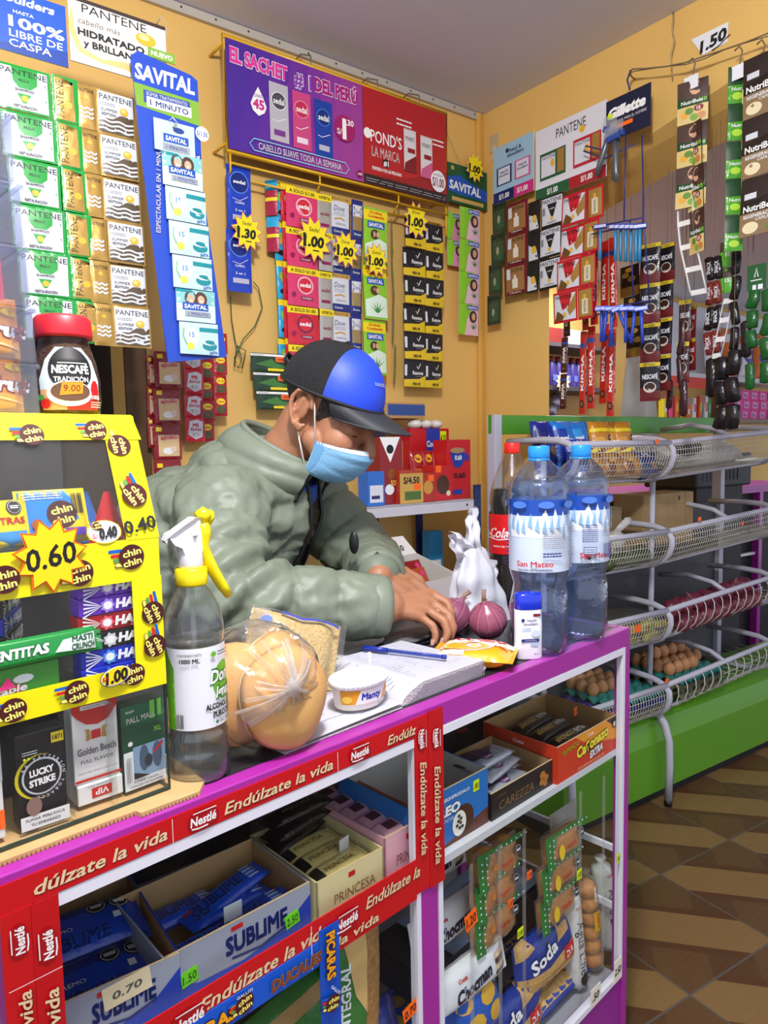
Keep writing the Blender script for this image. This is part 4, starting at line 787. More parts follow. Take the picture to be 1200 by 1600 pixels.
# ------------------------------------------------------------------ sweets behind the slanted window
def f_cc(pr, col, w=.07, h=.055):
    pr.rect(-w*.46, -h*.46, w*.46, h*.46, YEL); pr.poly([(-w*.46, h*.46), (w*.2, h*.46), (w*.32, -h*.1), (-w*.46, -h*.46)], col); chin(pr, w*.08, 0, h*.26, 0, True); pr.lines(-w*.42, h*.28, w*.12, h*.42, 3, PWHITE); pr.bars(w*.24, 0, w*.4, h*.38, INK, 8); pr.rect(w*.1, -h*.4, w*.4, -h*.26, mat('5a3ab8', .4)); pr.ell(-w*.28, -h*.16, w*.08, h*.1, mat('a05a2a', .4), 9)
def sweetpack(col, w=.07, h=.055): return pillow(w, h, .016, mat('f0d81a', .25), lambda pr: f_cc(pr, col, w, h), p=8, crimp=.003, Lm=.01).me('sweets_pack')
p = CF.on(86, 820, 'y', .062); one('sweets_pack', sweetpack(mat('2a8ae0', .3), .064, .052), 'blue and yellow sweets pack behind the big star card', 'sweets pack', CF, (p.x-.002, .068, 1.190), 0, None, radians(74))
p = CF.on(4, 840, 'y', .058); one('sweets_pack', pillow(.06, .045, .016, mat('f0d81a', .25), lambda pr: (pr.rect(-.03, -.022, .03, -.008, mat('3a9ae0', .4)), pr.text('OTRAS', .008, .002, .006, RED, .03, .03), octagon(pr, .015, .014, .007)), p=8, crimp=.003), 'yellow sweets pack at the left edge of the picture', 'sweets pack', CF, (p.x-.006, .066, 1.186), .1, None, radians(74))
def cone(m, art=True):
    mb = MB(); fn = lambda u, v: Vector(((2*u-1)*.020*(1-v*.85), -.011*(1-v)*max(0, 1-abs(2*u-1)**3), .05*v)); bk = lambda u, v: Vector(((1-2*u)*.020*(1-v*.85), .011*(1-v)*max(0, 1-abs(2*u-1)**3), .05*v))
    mb.grid(fn, 10, 8, m); mb.grid(bk, 10, 8, m); q = Pr(mb, fn=lambda x, y, n: Vector((x, -.011*(1-y/.05)*max(0, 1-abs(x/(.02*(1-y/.05*.85)+1e-6))**3)-.0006-n, y)), L=.006); q.text('chin', 0, .017, .006, mat('ffe84a', .4), .016, .04); q.text('chin', .001, .008, .006, mat('ffe84a', .4), .017, .04); return mb.me('sweets_bag')
for k, (px, m, nm) in enumerate(((141, mat('2a6ac8', .25), 'blue'), (167, mat('c81e2a', .25), 'red'))): p = CF.on(px, 830, 'y', .07+.012*(1-k)); one('sweets_bag', cone(m), nm+' pointed sweets bag behind the slanted window', 'sweets bag', CF, (p.x, .066+.024*(1-k), 1.1625), .2-.3*k)
for k, px in enumerate((100, 20)): p = CF.on(px, 760, 'y', .17); one('sweets_bag', cone(mat('1c4a86', .3)), 'dark blue pointed sweets bag at the back of the upper compartment, %s' % ('nearer the right', 'at the picture edge')[k], 'sweets bag', CF, (p.x, .17, 1.1625), .1); 
b = MB(); b.box((XL+.03, .225, 1.162), (-1.09, .235, 1.26), mat('c9c83a', .5)); chin(Pr(b, (-1.11, .2245, 1.2)), 0, 0, .02, 0, True); one('display_card', b, 'yellow card with a round brown mark at the back of the case', 'card', CF, (0, 0, 0))
# ------------------------------------------------------------------ coffee jar on top of the case
CF2 = mat('3a2418', .7, mix=('5a3a26', 160, .2), bump=(200, .8))
p = CF.on(106, 652, 'y', .125); PJ = Vector((p.x, .125, ZT+.001)); SJ = .79
jar = thing('coffee_jar', 'glass jar of instant coffee with a red lid on top of the candy case', 'jar', CF, PJ, radians(-12))
prof = [(.034, 0), (.040, .004), (.0425, .02), (.042, .045), (.038, .07), (.0325, .086), (.0305, .094), (.031, .100), (.031, .106)]
prof = [(r*SJ, z*SJ) for r, z in prof]
def jr(z):
    for (r0, z0), (r1, z1) in zip(prof, prof[1:]):
        if z0 <= z <= z1: return r0+(r1-r0)*(z-z0)/(z1-z0)
    return prof[-1][0]
b = MB(); b.lathe([(r-.0012, z+.0008) for r, z in prof], CF2, 28); b.obj('coffee', jar)
b = MB(); b.lathe(prof, clear('f6f4f0', .7, .02), 28); b.obj('glass_body', jar)
b = MB(); b.lathe([(.0315*SJ, .1*SJ), (.035*SJ, .1*SJ), (.0355*SJ, .104*SJ), (.0345*SJ, .124*SJ), (.031*SJ, .128*SJ), (0, .1285*SJ)], mat('cf2230', .4), 32); b.obj('lid', jar)
b = MB(); q = Pr(b, fn=lambda x, y, n: Vector(((jr(y)+.0005+n)*sin(x/.033), -(jr(y)+.0005+n)*cos(x/.033), y)), L=.004)
hw, z0, z1 = .031, .006, .068
q.poly([(-hw*.92, z0), (hw*.92, z0), (hw, z0+.03), (hw*.82, z1-.012), (hw*.5, z1), (-hw*.5, z1), (-hw*.82, z1-.012), (-hw, z0+.03)], mat('c9dcf0', .4))
q.poly([(-hw*.92, z0), (hw*.92, z0), (hw*.97, z0+.02), (-hw*.97, z0+.02)], mat('d8a070', .4)); q.rect(-.005, z0, hw*.9, z0+.017, mat('c8302a', .4)); q.ell(0, z0+.041, .0215, .0215, INK, 28)
q.ell(-.002, z0+.016, .021, .0125, WHITE, 22); q.ell(-.001, z0+.018, .018, .0095, mat('6a4a36', .4), 20); q.ell(.023, z0+.02, .005, .010, RED, 10)
q.text('NESCAFÉ', .0, z0+.040, .008, WHITE, .035, .04, 0, out=None); q.line([(-.012, z0+.046), (.016, z0+.046)], .0009, WHITE); q.text('TRADICIÓN', .0, z0+.030, .005, WHITE, .031, .02); q.text('100%', .023, z0+.013, .004, WHITE, .010, .02); q.lines(.017, z0+.002, .03, z0+.009, 3, WHITE); q.ell(-.024, z0+.006, .005, .005, RED, 9); q.ell(-.028, z0+.012, .004, .003, mat('3a8a3a', .4), 8)
b.obj('paper_label', jar)
b = MB(); q = Pr(b, fn=lambda x, y, n: Vector(((jr(y)+.0018+n)*sin(x/.036), -(jr(y)+.0018+n)*cos(x/.036), y)), L=.004); q.poly([(-.012, z0+.014), (.010, z0+.016), (.0115, z0+.028), (-.009, z0+.027)], mat('f0921a', .5)); q.text('9.00', 0, z0+.0215, .0065, mat('7a2a10', .4), .016, 0, .1); b.obj('price_sticker', jar)
# ------------------------------------------------------------------ stack of clear bins at the picture edge
BINM = clear('eef2fa', .8, .12, .12, 'c9cfe0'); OPK = mat('e88a2a', .3, bump=(60, .4))
def binb(h, d=.13, w=.13):
    mb = MB(); t = .002; pr_ = [(0, 0), (d, 0), (d, h), (.02, h), (.004, h*.9)]
    for x in (0, w-t): mb.add([(x, y, z) for y, z in pr_]+[(x+t, y, z) for y, z in pr_], [(0, 1, 2, 3, 4), (9, 8, 7, 6, 5)]+[(i, 5+i, 5+(i+1) % 5, (i+1) % 5) for i in range(5)], BINM)
    mb.box((t, 0, 0), (w-t, d, t), BINM); mb.box((t, d-t, t), (w-t, d, h), BINM); mb.box((t, .0, t), (w-t, t, h*.9), BINM)
    mb.box((-.002, -.002, h*.9), (w+.002, .004, h*.9+.004), BINM, .001); mb.box((w-t, 0, h-.004), (w+.0015, d, h), BINM, .001); return mb
zb = [652, 568, 480, 385, 287, 180]
bx = [58, 52, 42, 33, 20, 8]
zc = ZT+.001; wd = ('lowest', 'second from bottom', 'middle', 'second from top', 'topmost')
for k in range(5):
    y0 = .10; h = CF.on(30, zb[k+1], 'y', y0).z-CF.on(30, zb[k], 'y', y0).z; x1 = CF.on(bx[k]+3, (zb[k]+zb[k+1])/2, 'y', y0).x
    one('plastic_bin', binb(h-.001), 'clear plastic bin in the stack at the left edge, %s' % wd[k], 'bin', CF, (x1-.13, y0, zc), 0, 'stacked clear bins')
    if k in (0, 1):
        def ao(pr): pr.poly([(-.04, -.028), (.03, -.028), (.03, -.014), (-.04, -.004)], mat('f2a23c', .4)); pr.text('Yogurt' if False else 'frut', .018, -.002, .013, WHITE, .04, .05, .25, out=mat('8a2a10', .4)); pr.ell(.022, .014, .008, .004, mat('f0c020', .4), 10); pr.line([(-.03, -.02), (.0, -.014), (.03, -.02)], .002, mat('f8c080', .4))
        one('sweets_pack', pillow(.062, .058, .018, OPK, ao, p=5, crimp=.004), 'orange sweets pack standing in the %s clear bin' % wd[k], 'sweets pack', CF, (x1-.043, .12, zc+.030), 0, None, radians(84))
    if k == 2: one('sweets_pack', pillow(.06, .045, .016, mat('e0304a', .3), None, p=5, crimp=.004), 'plain red pack standing in the middle clear bin', 'sweets pack', CF, (x1-.05, .12, zc+.025), 0, None, radians(84))
    if k == 4: one('sweets_pack', pillow(.06, .045, .016, mat('3a5ae0', .3), None, p=5, crimp=.004), 'plain blue pack standing in the topmost clear bin', 'sweets pack', CF, (x1-.05, .12, zc+.03), 0, None, radians(84))
    zc += h
# ================================================================== things on the counter top
ZT0 = CH
# ------------------------------------------------------------------ spray bottle of alcohol
p = CF.on(321, 1213, 'z', ZT0); PB = Vector((p.x, p.y+.012, ZT0)); YB2 = mat('f0dc10', .3)
sb = thing('spray_bottle', 'clear plastic spray bottle of alcohol with a yellow trigger, at the front', 'spray bottle', CF, PB, radians(-6))
prof = [(.029, 0), (.0325, .003), (.0335, .010), (.0335, .032), (.0315, .038), (.0325, .043), (.0325, .050), (.0305, .054), (.0310, .060), (.0312, .150), (.0318, .156), (.0318, .166), (.0285, .184), (.020, .200), (.0145, .208), (.0135, .222)]
b = MB(); b.lathe(prof, clear('f4f7f7', 2.4, .03, .05, 'e4e8e6'), 36); b.obj('bottle', sb)
b = MB(); b.lathe([(r-.0014, z+.001) for r, z in prof[:10]]+[(.0300, .1492), (0, .1494)], clear('f2f5f5', 1.0, .02, .04, 'e4e8e6'), 36); b.obj('liquid', sb)
b = MB(); b.tube([(0, 0, .01), (0, 0, .21)], .003, clear('f0f4f4', .9, .1, .15), 8); b.obj('dip_tube', sb)
R_ = .0316
b = MB(); q = Pr(b, fn=lambda x, y, n: Vector(((R_+n)*sin(x/R_), -(R_+n)*cos(x/R_), y)), L=.006)
q.rect(-.048, .060, .052, .147, PWHITE); LGN = mat('6cb32a', .4); DGN = mat('2a7a2c', .4)
q.poly([(-.048, .060), (-.036, .060), (-.044, .09), (-.036, .125), (-.048, .147)], LGN)
q.ell(.022, .108, .017, .021, LGN, 20)
q.text('Don', .016, .115, .014, WHITE, .026, .03, .2, 'C', .05, out=DGN, ow=.09); q.text('Ignacio', .026, .098, .012, WHITE, .034, .03, .2, 'C', .05, out=DGN, ow=.09)
q.text('ALCOHOL LÍQUIDO', .022, .083, .0062, INK, .052, .04); q.text('PURO DE CAÑA', .026, .074, .0062, INK, .044, .04); q.text('Cel.: +51 930 265', .026, .0655, .003, INK, .03); q.ell(.008, .0655, .0018, .0018, DGN, 9)
q.text('CONTENIDO NETO', -.018, .1405, .0028, INK, .024, .01); q.text('1000 ML', -.018, .1345, .0048, INK, .02, .03); q.ell(.006, .139, .003, .003, LGN, 10); q.lines(.011, .136, .03, .142, 2, INK); q.bars(-.034, .063, -.026, .078, INK, 8); b.obj('paper_label', sb)
b = MB(); b.lathe([(.0165, .209), (.0168, .211), (.0168, .226), (.015, .228), (.012, .228)], YB2, 30, fn=lambda r, z, a: r*(1+.02*cos(30*a)*(.210 < z < .227))); b.obj('collar', sb)
SW = mat('eeeef2', .35)
b = MB()   # the white head leans over and ends in a nozzle pointing left
b.lathe([(.0125, .228), (.0135, .231), (.0125, .244), (.0115, .252)], SW, 24)
hd = [(-.024, .262), (-.020, .254), (-.012, .250), (-.010, .244), (.012, .244), (.013, .262), (.012, .280), (.004, .281), (-.010, .273), (-.018, .268), (-.026, .266), (-.029, .259), (-.027, .256)]
b.add([(x, -.009 if -.021 < x < .011 else -.005, z) for x, z in hd]+[(x, .009 if -.021 < x < .011 else .005, z) for x, z in hd], [tuple(range(len(hd))), tuple(range(2*len(hd)-1, len(hd)-1, -1))]+[(i, len(hd)+i, len(hd)+(i+1) % len(hd), (i+1) % len(hd)) for i in range(len(hd))], SW)
b.cyl((.003, -.0096, .262), (.003, .0096, .262), .0022, mat('b9b9bf', .4), 10); b.obj('spray_head', sb)
b = MB(); b.tube([(.011, 0, .279), (.017, 0, .282), (.021, 0, .279)], [.008, .0095, .0085], YB2, 14); b.cyl((.021, 0, .280), (.0255, 0, .279), .008, YB2, 16); b.cyl((.0250, 0, .279), (.0258, 0, .279), .003, mat('7a6a10', .5), 10)
b.tube([(.015, 0, .274), (.017, 0, .262), (.015, 0, .25), (.019, 0, .236), (.027, 0, .218), (.036, 0, .202), (.043, 0, .191)], [.008, .0075, .006, .0065, .0065, .006, .0045], YB2, 12); b.obj('trigger', sb)
# ------------------------------------------------------------------ buns in a knotted bag
BUN = mat('c8883e', .55, mix=('e8c282', 9, .3), bump=(50, .15)); BUNP = mat('eccf95', .6, bump=(60, .2))
PBg = CF.on(462, 1184, 'z', ZT0); PBg = Vector((PBg.x, PBg.y+.062, ZT0))
def bun(r, h):
    mb = MB(); prof = [(0, 0), (r*.7, .001), (r*.95, h*.12), (r, h*.3), (r*.97, h*.5), (r*.85, h*.72), (r*.6, h*.9), (r*.3, h*.98), (0, h)]
    mb.lathe(prof[:4], BUNP, 32, fn=lambda r_, z, a: r_*(1+.03*sin(3*a)+.02*cos(5*a))); mb.lathe(prof[3:], BUN, 32, fn=lambda r_, z, a: r_*(1+.03*sin(3*a)+.02*cos(5*a))); return mb.me('bread_bun')
for k, (dx, dy, dz, r, rx, rz_) in enumerate(((.006, -.035, .061, .055, 80, .05), (-.030, .012, .062, .055, 74, -.25), (.030, .022, .062, .056, 84, .3))):
    one('bread_bun', bun(r*1.1, .046), 'round bread bun inside the knotted clear bag, %s' % ('at the front', 'at the back left', 'at the back right')[k], 'bread', CF, (PBg.x+dx, PBg.y+dy+.016, PBg.z+dz), rz_, 'bread buns in the clear bag', radians(rx))
def bagfn(p):
    a = atan2(p.z, p.x); d = max(0.0, -p.y); q = 1+.05*noise.noise(p*3.1)+.02*noise.noise(p*9)+.035*sin(a*13+2*noise.noise(p*2))*d**1.5
    return q
FILMB = clear('fdfbf6', 2.2, .08, .07, 'f4f0ec', bump=(26, .9))
b = MB(); b.ball((0, .0, .071), (.079, .080, .074), FILMB, 64, 40, fn=bagfn)
bb = thing('bread_bag', 'knotted clear plastic bag of round bread buns on the counter front', 'bag', CF, (PBg.x, PBg.y+.014, ZT0), 0)
b.obj('bag_film', bb)
b = MB(); KN = clear('ffffff', .8, .15, .26, 'ffffff', bump=(60, .9)); kx, ky, kz = -.012, -.088, .088
rn = random.Random(4)
b.ball((kx, ky, kz), (.009, .008, .010), KN, 14, 10, fn=lambda p: 1+.2*noise.noise(p*4))
for a, l, w_ in [(.55, .05, .013), (-2.5, .055, .014), (-.5, .035, .012)]+[(rn.uniform(0, 6.28), rn.uniform(.03, .062), rn.uniform(.002, .006)) for _ in range(22)]:
    e = Vector((kx+l*cos(a), ky+.012+.3*l, kz+l*sin(a))); s_ = Vector((-sin(a), 0, cos(a)))*w_
    b.grid(lambda u, v: Vector((kx, ky-.003, kz)).lerp(e, u)+s_*(v-.5)*(.25+u)*1.6+Vector((0, -.006*sin(u*3)+.003*sin(v*9+a), 0)), 8, 6, KN)
b.obj('knot', bb)
# ------------------------------------------------------------------ bag of grain behind it
GR = mat('d8c08a', .7, mix=('b99a60', 220, .25), bump=(260, .9))
def art_gr2(pr): pr.poly([(-.065, -.048), (-.045, -.048), (-.045, .048), (-.065, .048)], clear('f4f6fa', 1, .1, .25)); pr.line([(-.03, .046), (.0, .040), (.03, .046), (.06, .042)], .004, mat('3a4ab0', .4)); pr.ell(-.05, .03, .008, .006, mat('3a5ac8', .4), 10); pr.rect(-.05, .0, -.02, .012, mat('e8a03a', .4))
gb = thing('grain_bag', 'clear bag of pale grain leaning behind the bread', 'bag', CF, (-.665, .175, ZT0+.012), 0)
b = pillow(.135, .095, .05, GR, None, p=3, q=.45, crimp=.012, wr=.001); b.obj('grain', gb, TM((0, .02, .045), -.30, radians(64), 0, -.35))
b = pillow(.150, .105, .056, clear('fbfaf4', 1.0, .08, .05, bump=(40, .8)), art_gr2, p=3, q=.45, crimp=.010, wr=.002); b.obj('bag_film', gb, TM((0, .019, .043), -.30, radians(64), 0, -.35))
# ------------------------------------------------------------------ notebook and papers
PAP = mat('bfc0ca', .7); PINKB = mat('4a5a9a', .6); EDG = mat('c9c6c4', .8, bump=(300, .9))
A = CF.on(630, 1106, 'z', ZT0); B_ = CF.on(760, 1055, 'z', ZT0); rzn = atan2(B_.y-A.y, B_.x-A.x); wn = hypot(B_.x-A.x, B_.y-A.y)
nb = thing('notebook', 'thick open notebook filled with handwritten columns on the counter', 'notebook', CF, A+Vector((0, .004, 0)), rzn)
dn_, tn = .175, .024
def zr(x): return tn*min(1, (max(x, 0)/(wn*.25)))**.5*(1-.08*x/wn)
b = MB(); b.grid(lambda u, v: Vector((u*wn, v*dn_, zr(u*wn)+.0005)), 24, 4, PAP); b.grid(lambda u, v: Vector((u*wn*(1+.03*sin(40*v)*u), 0, v*zr(u*wn))), 24, 8, EDG); b.grid(lambda u, v: Vector((wn*(1+.02*sin(25*v)), u*dn_, v*zr(wn))), 6, 8, EDG); b.grid(lambda u, v: Vector(((1-u)*wn, dn_, v*zr((1-u)*wn))), 24, 3, EDG)
for k in range(9):
    z = .0022*(k+1); b.tube([(wn*.08+.004*k, -.0004, min(z, zr(wn*.08+.004*k))), (wn*.5, -.0006, z), (wn*.99, -.0004, z*.94)], .00022, mat('6a6a70', .7), 4)
q = Pr(b, fn=lambda x, y, n: Vector((x, y, zr(x)+.0006+n)), L=.02)
rn = random.Random(2)
for c_ in range(5):
    for r_ in range(17):
        x = .012+c_*wn*.19; y = .015+r_*dn_*.053
        if rn.random() < .85: q.line([(x+.0055*i, y+rn.uniform(-.0016, .0016)) for i in range(rn.randint(3, 6))], .0007, PINKB if rn.random() < .7 else INK)
b.obj('right_pages', nb)
b = MB(); wl = .20; b.grid(lambda u, v: Vector((-u*wl, v*dn_*1.02-.004, .006*(1-u)**.3+.0008)) , 10, 3, PAP); b.box((-wl, -.004, 0), (-.001, dn_, .0012), EDG)
q = Pr(b, fn=lambda x, y, n: Vector((x, y, .006*max(0, 1+x/wl)**.3+.001+n)), L=.02)
for r_ in range(13):
    for c_ in range(3):
        x = -.19+c_*.062; y = .012+r_*.016
        if rn.random() < .8: q.line([(x+.006*i, y+rn.uniform(-.0015, .0015)) for i in range(rn.randint(4, 9))], .0007, PINKB if rn.random() < .7 else INK)
b.obj('left_pages', nb)
b = MB(); b.box((0, 0, 0), (.16, .17, .0008), mat('d8d8dc', .7)); q = Pr(b, (0, 0, .0009), (1, 0, 0), (0, 1, 0)); [q.line([(.02+.006*i, .02+.02*r_+rn.uniform(-.001, .001)) for i in range(12)], .0007, PINKB) for r_ in range(7)]
p = CF.on(590, 1018, 'z', ZT0); one('paper_sheet', b, 'loose written sheet of paper behind the notebook', 'paper', CF, (-.51, .262, ZT0+.0002), .12)
# pen lying across the notebook
PA = CF.on(568, 1012, 'z', ZT0+.030); PE = CF.on(697, 1027, 'z', ZT0+.030); rzp = atan2(PE.y-PA.y, PE.x-PA.x); lp = min(.15, hypot(PE.x-PA.x, PE.y-PA.y))
pen = thing('pen', 'blue ballpoint pen with its cap on lying across the notebook', 'pen', CF, PA+Vector((0, 0, -.004)), rzp)
BLU = mat('1a2f9a', .3); b = MB(); b.tube([(0, 0, .004), (lp*.3, 0, .004)], .0042, BLU, 10); b.box((lp*.02, -.0052, .003), (lp*.28, -.004, .006), BLU); b.obj('cap', pen)
b = MB(); b.tube([(lp*.3, 0, .004), (lp*.97, 0, .004)], .0034, clear('c8d4f4', .8, .05, .35, '5a70c8'), 8); b.tube([(lp*.3, 0, .004), (lp*.95, 0, .004)], .0012, BLU, 6); b.obj('barrel', pen)
b = MB(); b.cyl((lp*.95, 0, .004), (lp, 0, .004), .0037, BLU, 10); b.obj('end_plug', pen)
# ------------------------------------------------------------------ margarine tub
p = CF.on(590, 1108, 'z', ZT0+.012); 
tub = thing('margarine_tub', 'white oval margarine tub with a yellow label standing on the notebook', 'tub', CF, (p.x+.004, p.y+.040, ZT0+.0105), radians(4))
def sup(r, z, a): return r
TB = mat('efe9dd', .35); sy = .74
b = MB(); b.lathe([(.036, 0), (.038, .002), (.042, .030), (.043, .031)], TB, 160, sy=sy, fn=sup)
def tubp(x, y, n):
    t = x/.038; r = .0378+.0042*y/.03; cc, ss = sin(t), -cos(t)
    return Vector(((r+n+.0009)*cc, (r+n+.0009)*ss*sy, y))
q = Pr(b, fn=tubp, L=.004); q.rect(-.052, .009, .055, .028, mat('e8a020', .4)); q.poly([(-.03, .009), (.012, .009), (.018, .028), (-.022, .028)], WHITE); q.text('Manty', -.006, .019, .009, mat('2a3aa8', .4), .03, .05, .1); q.ell(-.042, .016, .008, .005, mat('f2c84a', .4), 10); q.ell(.026, .020, .003, .003, mat('f6e04a', .4), 8); q.lines(.034, .011, .05, .026, 5, mat('8a4a10', .4)); q.text('100 580172', .02, .0045, .003, GREY, .03); b.obj('bowl', tub)
b = MB(); b.lathe([(.0445, .029), (.046, .030), (.046, .0365), (.044, .038), (.040, .0375), (0, .037)], mat('eef0f2', .3), 48, sy=sy, fn=sup)
for k in range(16): a = -2.7+.15*k; x_, y_ = sup(.0464, 0, a)*cos(a), sup(.0464, 0, a)*sin(a)*sy; b.ball((x_, y_, .034), .0014, mat('dfe2e6', .3), 6, 4)
b.obj('lid', tub)
# twist of paper standing by the tub
b = MB(); p = CF.on(599, 1033, 'z', ZT0+.05); b.tube([(0, 0, 0), (.001, .001, .012), (-.001, 0, .02)], [.0014, .002, .003], WHITE, 6); one('paper_twist', b, 'tiny twisted white paper end beside the tub lid', 'paper', CF, tub.matrix_world.translation and CF.I @ (tub.matrix_world @ Vector((.036, .012, .0375))))
# ------------------------------------------------------------------ noodle pack
A = CF.on(690, 1022, 'z', ZT0+.012); B_ = CF.on(812, 1030, 'z', ZT0+.012)
NDL = mat('d99b36', .5, mix=('f0cf80', 160, .15))
def art_nd(pr):
    pr.poly([(-.062, .0), (-.03, .03), (.02, .045), (.062, .045), (.062, .02), (.03, -.01), (-.02, .0)], mat('f0ece6', .3)); pr.text('RAMEN', .004, .026, .020, RED, .085, .05, .25, 'C', -.05, out=WHITE)
    pr.ell(-.012, -.012, .042, .024, PWHITE, 26); pr.ell(-.012, -.012, .039, .021, NDL, 26); pr.ell(.002, -.014, .012, .009, PWHITE, 14); pr.ell(.002, -.014, .006, .005, mat('f0c030', .4), 12); pr.poly([(-.02, .002), (.01, .004), (.0, -.002)], mat('d8502a', .4)); pr.rect(-.055, -.044, -.01, -.036, PWHITE); pr.text('¡Ají!', .045, -.005, .008, mat('b84a10', .4), .02, .04, .2)
b = pillow(.135, .095, .030, mat('f2ac1c', .22, bump=(60, .5)), art_nd, p=4, crimp=.012, wr=.0015)
nd_rz = atan2(B_.y-A.y, B_.x-A.x)
one('noodle_pack', b, 'yellow instant noodle pack with a picture of noodles, lying by the notebook', 'noodle pack', CF, ((A.x+B_.x)/2, (A.y+B_.y)/2+.012, ZT0+.001), nd_rz, None, 0, 0)
# ------------------------------------------------------------------ shampoo
p = CF.on(838, 1030, 'z', ZT0)
sh = thing('shampoo_bottle', 'small white shampoo bottle with a blue cap at the counter edge', 'shampoo', CF, (p.x, p.y+.016, ZT0), radians(-38))
def flat(r, z, a): return r/((abs(cos(a))**3+abs(sin(a))**3)**(1/3))
b = MB(); b.lathe([(.0215, 0), (.0225, .002), (.0225, .082), (.022, .083)], mat('eef0f4', .25), 40, sy=.62, fn=flat)
q = Pr(b, (0, -.0142, 0)); NV = mat('1a2a7a', .4); q.ell(-.013, .066, .003, .003, NV, 12); q.text('heads', .002, .066, .0045, NV, .016, .01, .1); q.text('shoulders', .0, .060, .0045, NV, .024, .01, .1); q.rect(.004, .072, .016, .0765, mat('7a1420', .4)); q.lines(-.015, .047, .0, .054, 2, mat('6aa0d8', .4)); q.rect(-.016, .030, .014, .035, NV); q.text('LIMPIEZA', 0, .0325, .0022, WHITE, .02); q.ell(.008, .044, .007, .006, mat('c8d8ec', .3), 10); q.ell(.006, .026, .007, .003, mat('a8c0e0', .3), 10); q.text('90 ml', .009, .010, .0025, NV, .008); b.obj('bottle', sh)
b = MB(); b.lathe([(.0222, .083), (.0228, .084), (.0222, .106), (.020, .109), (.012, .1105), (0, .111)], mat('0d2fc8', .22, coat=.5), 40, sy=.66, fn=flat); b.obj('cap', sh)
# ------------------------------------------------------------------ water bottles
def wprof(z):
    P = [(.030, 0), (.044, .006), (.048, .022), (.047, .05), (.049, .075), (.047, .098), (.0435, .118), (.0475, .134), (.0495, .145), (.0495, .258), (.0475, .270), (.0495, .276), (.0455, .292), (.036, .308), (.024, .320), (.0165, .327), (.0160, .336)]
    return P
WSH = clear('e6eefa', 2.6, .03, .05, 'a8c8f4', bump=(30, .6)); WLI = clear('e2ecfa', 1.4, .04, .05, 'a8c8f0', bump=(18, 1.0)); CAPB = mat('1f8fe0', .3)
LBL = mat('c9d8ec', .35); LBD = mat('1a4aa8', .35); LBM = mat('8ab8e4', .35); LBW = mat('e6eef8', .35)
def lab_w(q, side):
    W_ = .155
    q.rect(-W_, .143, W_, .262, LBL); q.rect(-W_, .236, W_, .262, LBD)
    rn = random.Random(5); pts = [(-W_, .200)]; x = -W_
    while x < W_: pts.append((x, .236+rn.uniform(-.008, .016))); x += .009; pts.append((x, .230+rn.uniform(-.012, .006))); x += .007
    pts.append((W_, .200)); q.poly(pts, LBW); 
    for k in range(28): x = -W_+.011*k; z = .222+rn.uniform(-.006, .012); q.poly([(x, z-.010), (x+.008, z-.016), (x+.005, z+.010)], LBM)
    for k in range(8): q.ell(-W_+.04*k, .254, .012, .006, mat('4a7ad0', .35), 10)
    if side == 0:
        q.text('San Mateo', -.012, .158, .0095, RED, .054, .02); q.text('Agua mineral DE MANANTIAL', -.012, .148, .0032, NV, .05, .01); q.lines(.0, .182, .034, .218, 11, GREY); q.lines(.0, .168, .028, .177, 2, NV, .5); q.lines(.042, .170, .055, .218, 12, GREY); q.rect(.044, .150, .052, .158, GREY); q.lines(-.07, .15, -.055, .2, 9, NV)
    else:
        for k in range(3): q.text('San Mateo', -.11+.22*k, .158, .0095, RED, .054, .02)
        q.lines(-.006, .18, .018, .212, 9, NV); q.lines(.026, .19, .044, .214, 8, GREY); q.bars(.028, .153, .048, .178, NV, 12); q.rect(-.004, .160, .016, .172, NV); q.rect(-.003, .161, .015, .171, LBL); q.lines(-.002, .162, .014, .170, 2, NV); q.ell(.004, .153, .003, .003, INK, 9)
def wbottle(i, label, P0, rz):
    t = thing('water_bottle', label, 'bottle', CF, P0, rz, None); pr_ = wprof(0)
    def rip(r, z, a): return r*(1+(.05*sin(5*a+z*30) if z < .03 else (.030*sin(3*a+z*70)+.018*sin(5*a-z*110))*(1 if z < .125 else 0)))
    b = MB(); b.lathe(pr_, WSH, 40, fn=rip); b.obj('bottle', t)
    b = MB(); b.lathe([(r*.965, z+.0015) for r, z in pr_[:13]]+[(0, .2935)], WLI, 40, fn=rip); b.obj('water', t)
    Rw = .0497; b = MB(); q = Pr(b, fn=lambda x, y, n: Vector(((Rw+n)*sin(x/Rw), -(Rw+n)*cos(x/Rw), y)), L=.012); lab_w(q, i); b.obj('paper_label', t)
    b = MB(); b.lathe([(.0175, .329), (.018, .330), (.018, .347), (.0165, .349), (0, .349)], CAPB, 30, fn=lambda r, z, a: r*(1+.012*cos(40*a))); b.lathe([(.0185, .324), (.0185, .328)], CAPB, 24); b.obj('cap', t); return t
p = CF.on(878, 1024, 'z', ZT0); wbottle(0, 'large clear water bottle with its front label showing, near the counter end', Vector((p.x, p.y+.045, ZT0)), radians(-50))
p = CF.on(944, 1000, 'z', ZT0); wbottle(1, 'large clear water bottle at the counter corner, its back label with barcode showing', Vector((p.x-.004, p.y+.046, ZT0)), radians(-50))
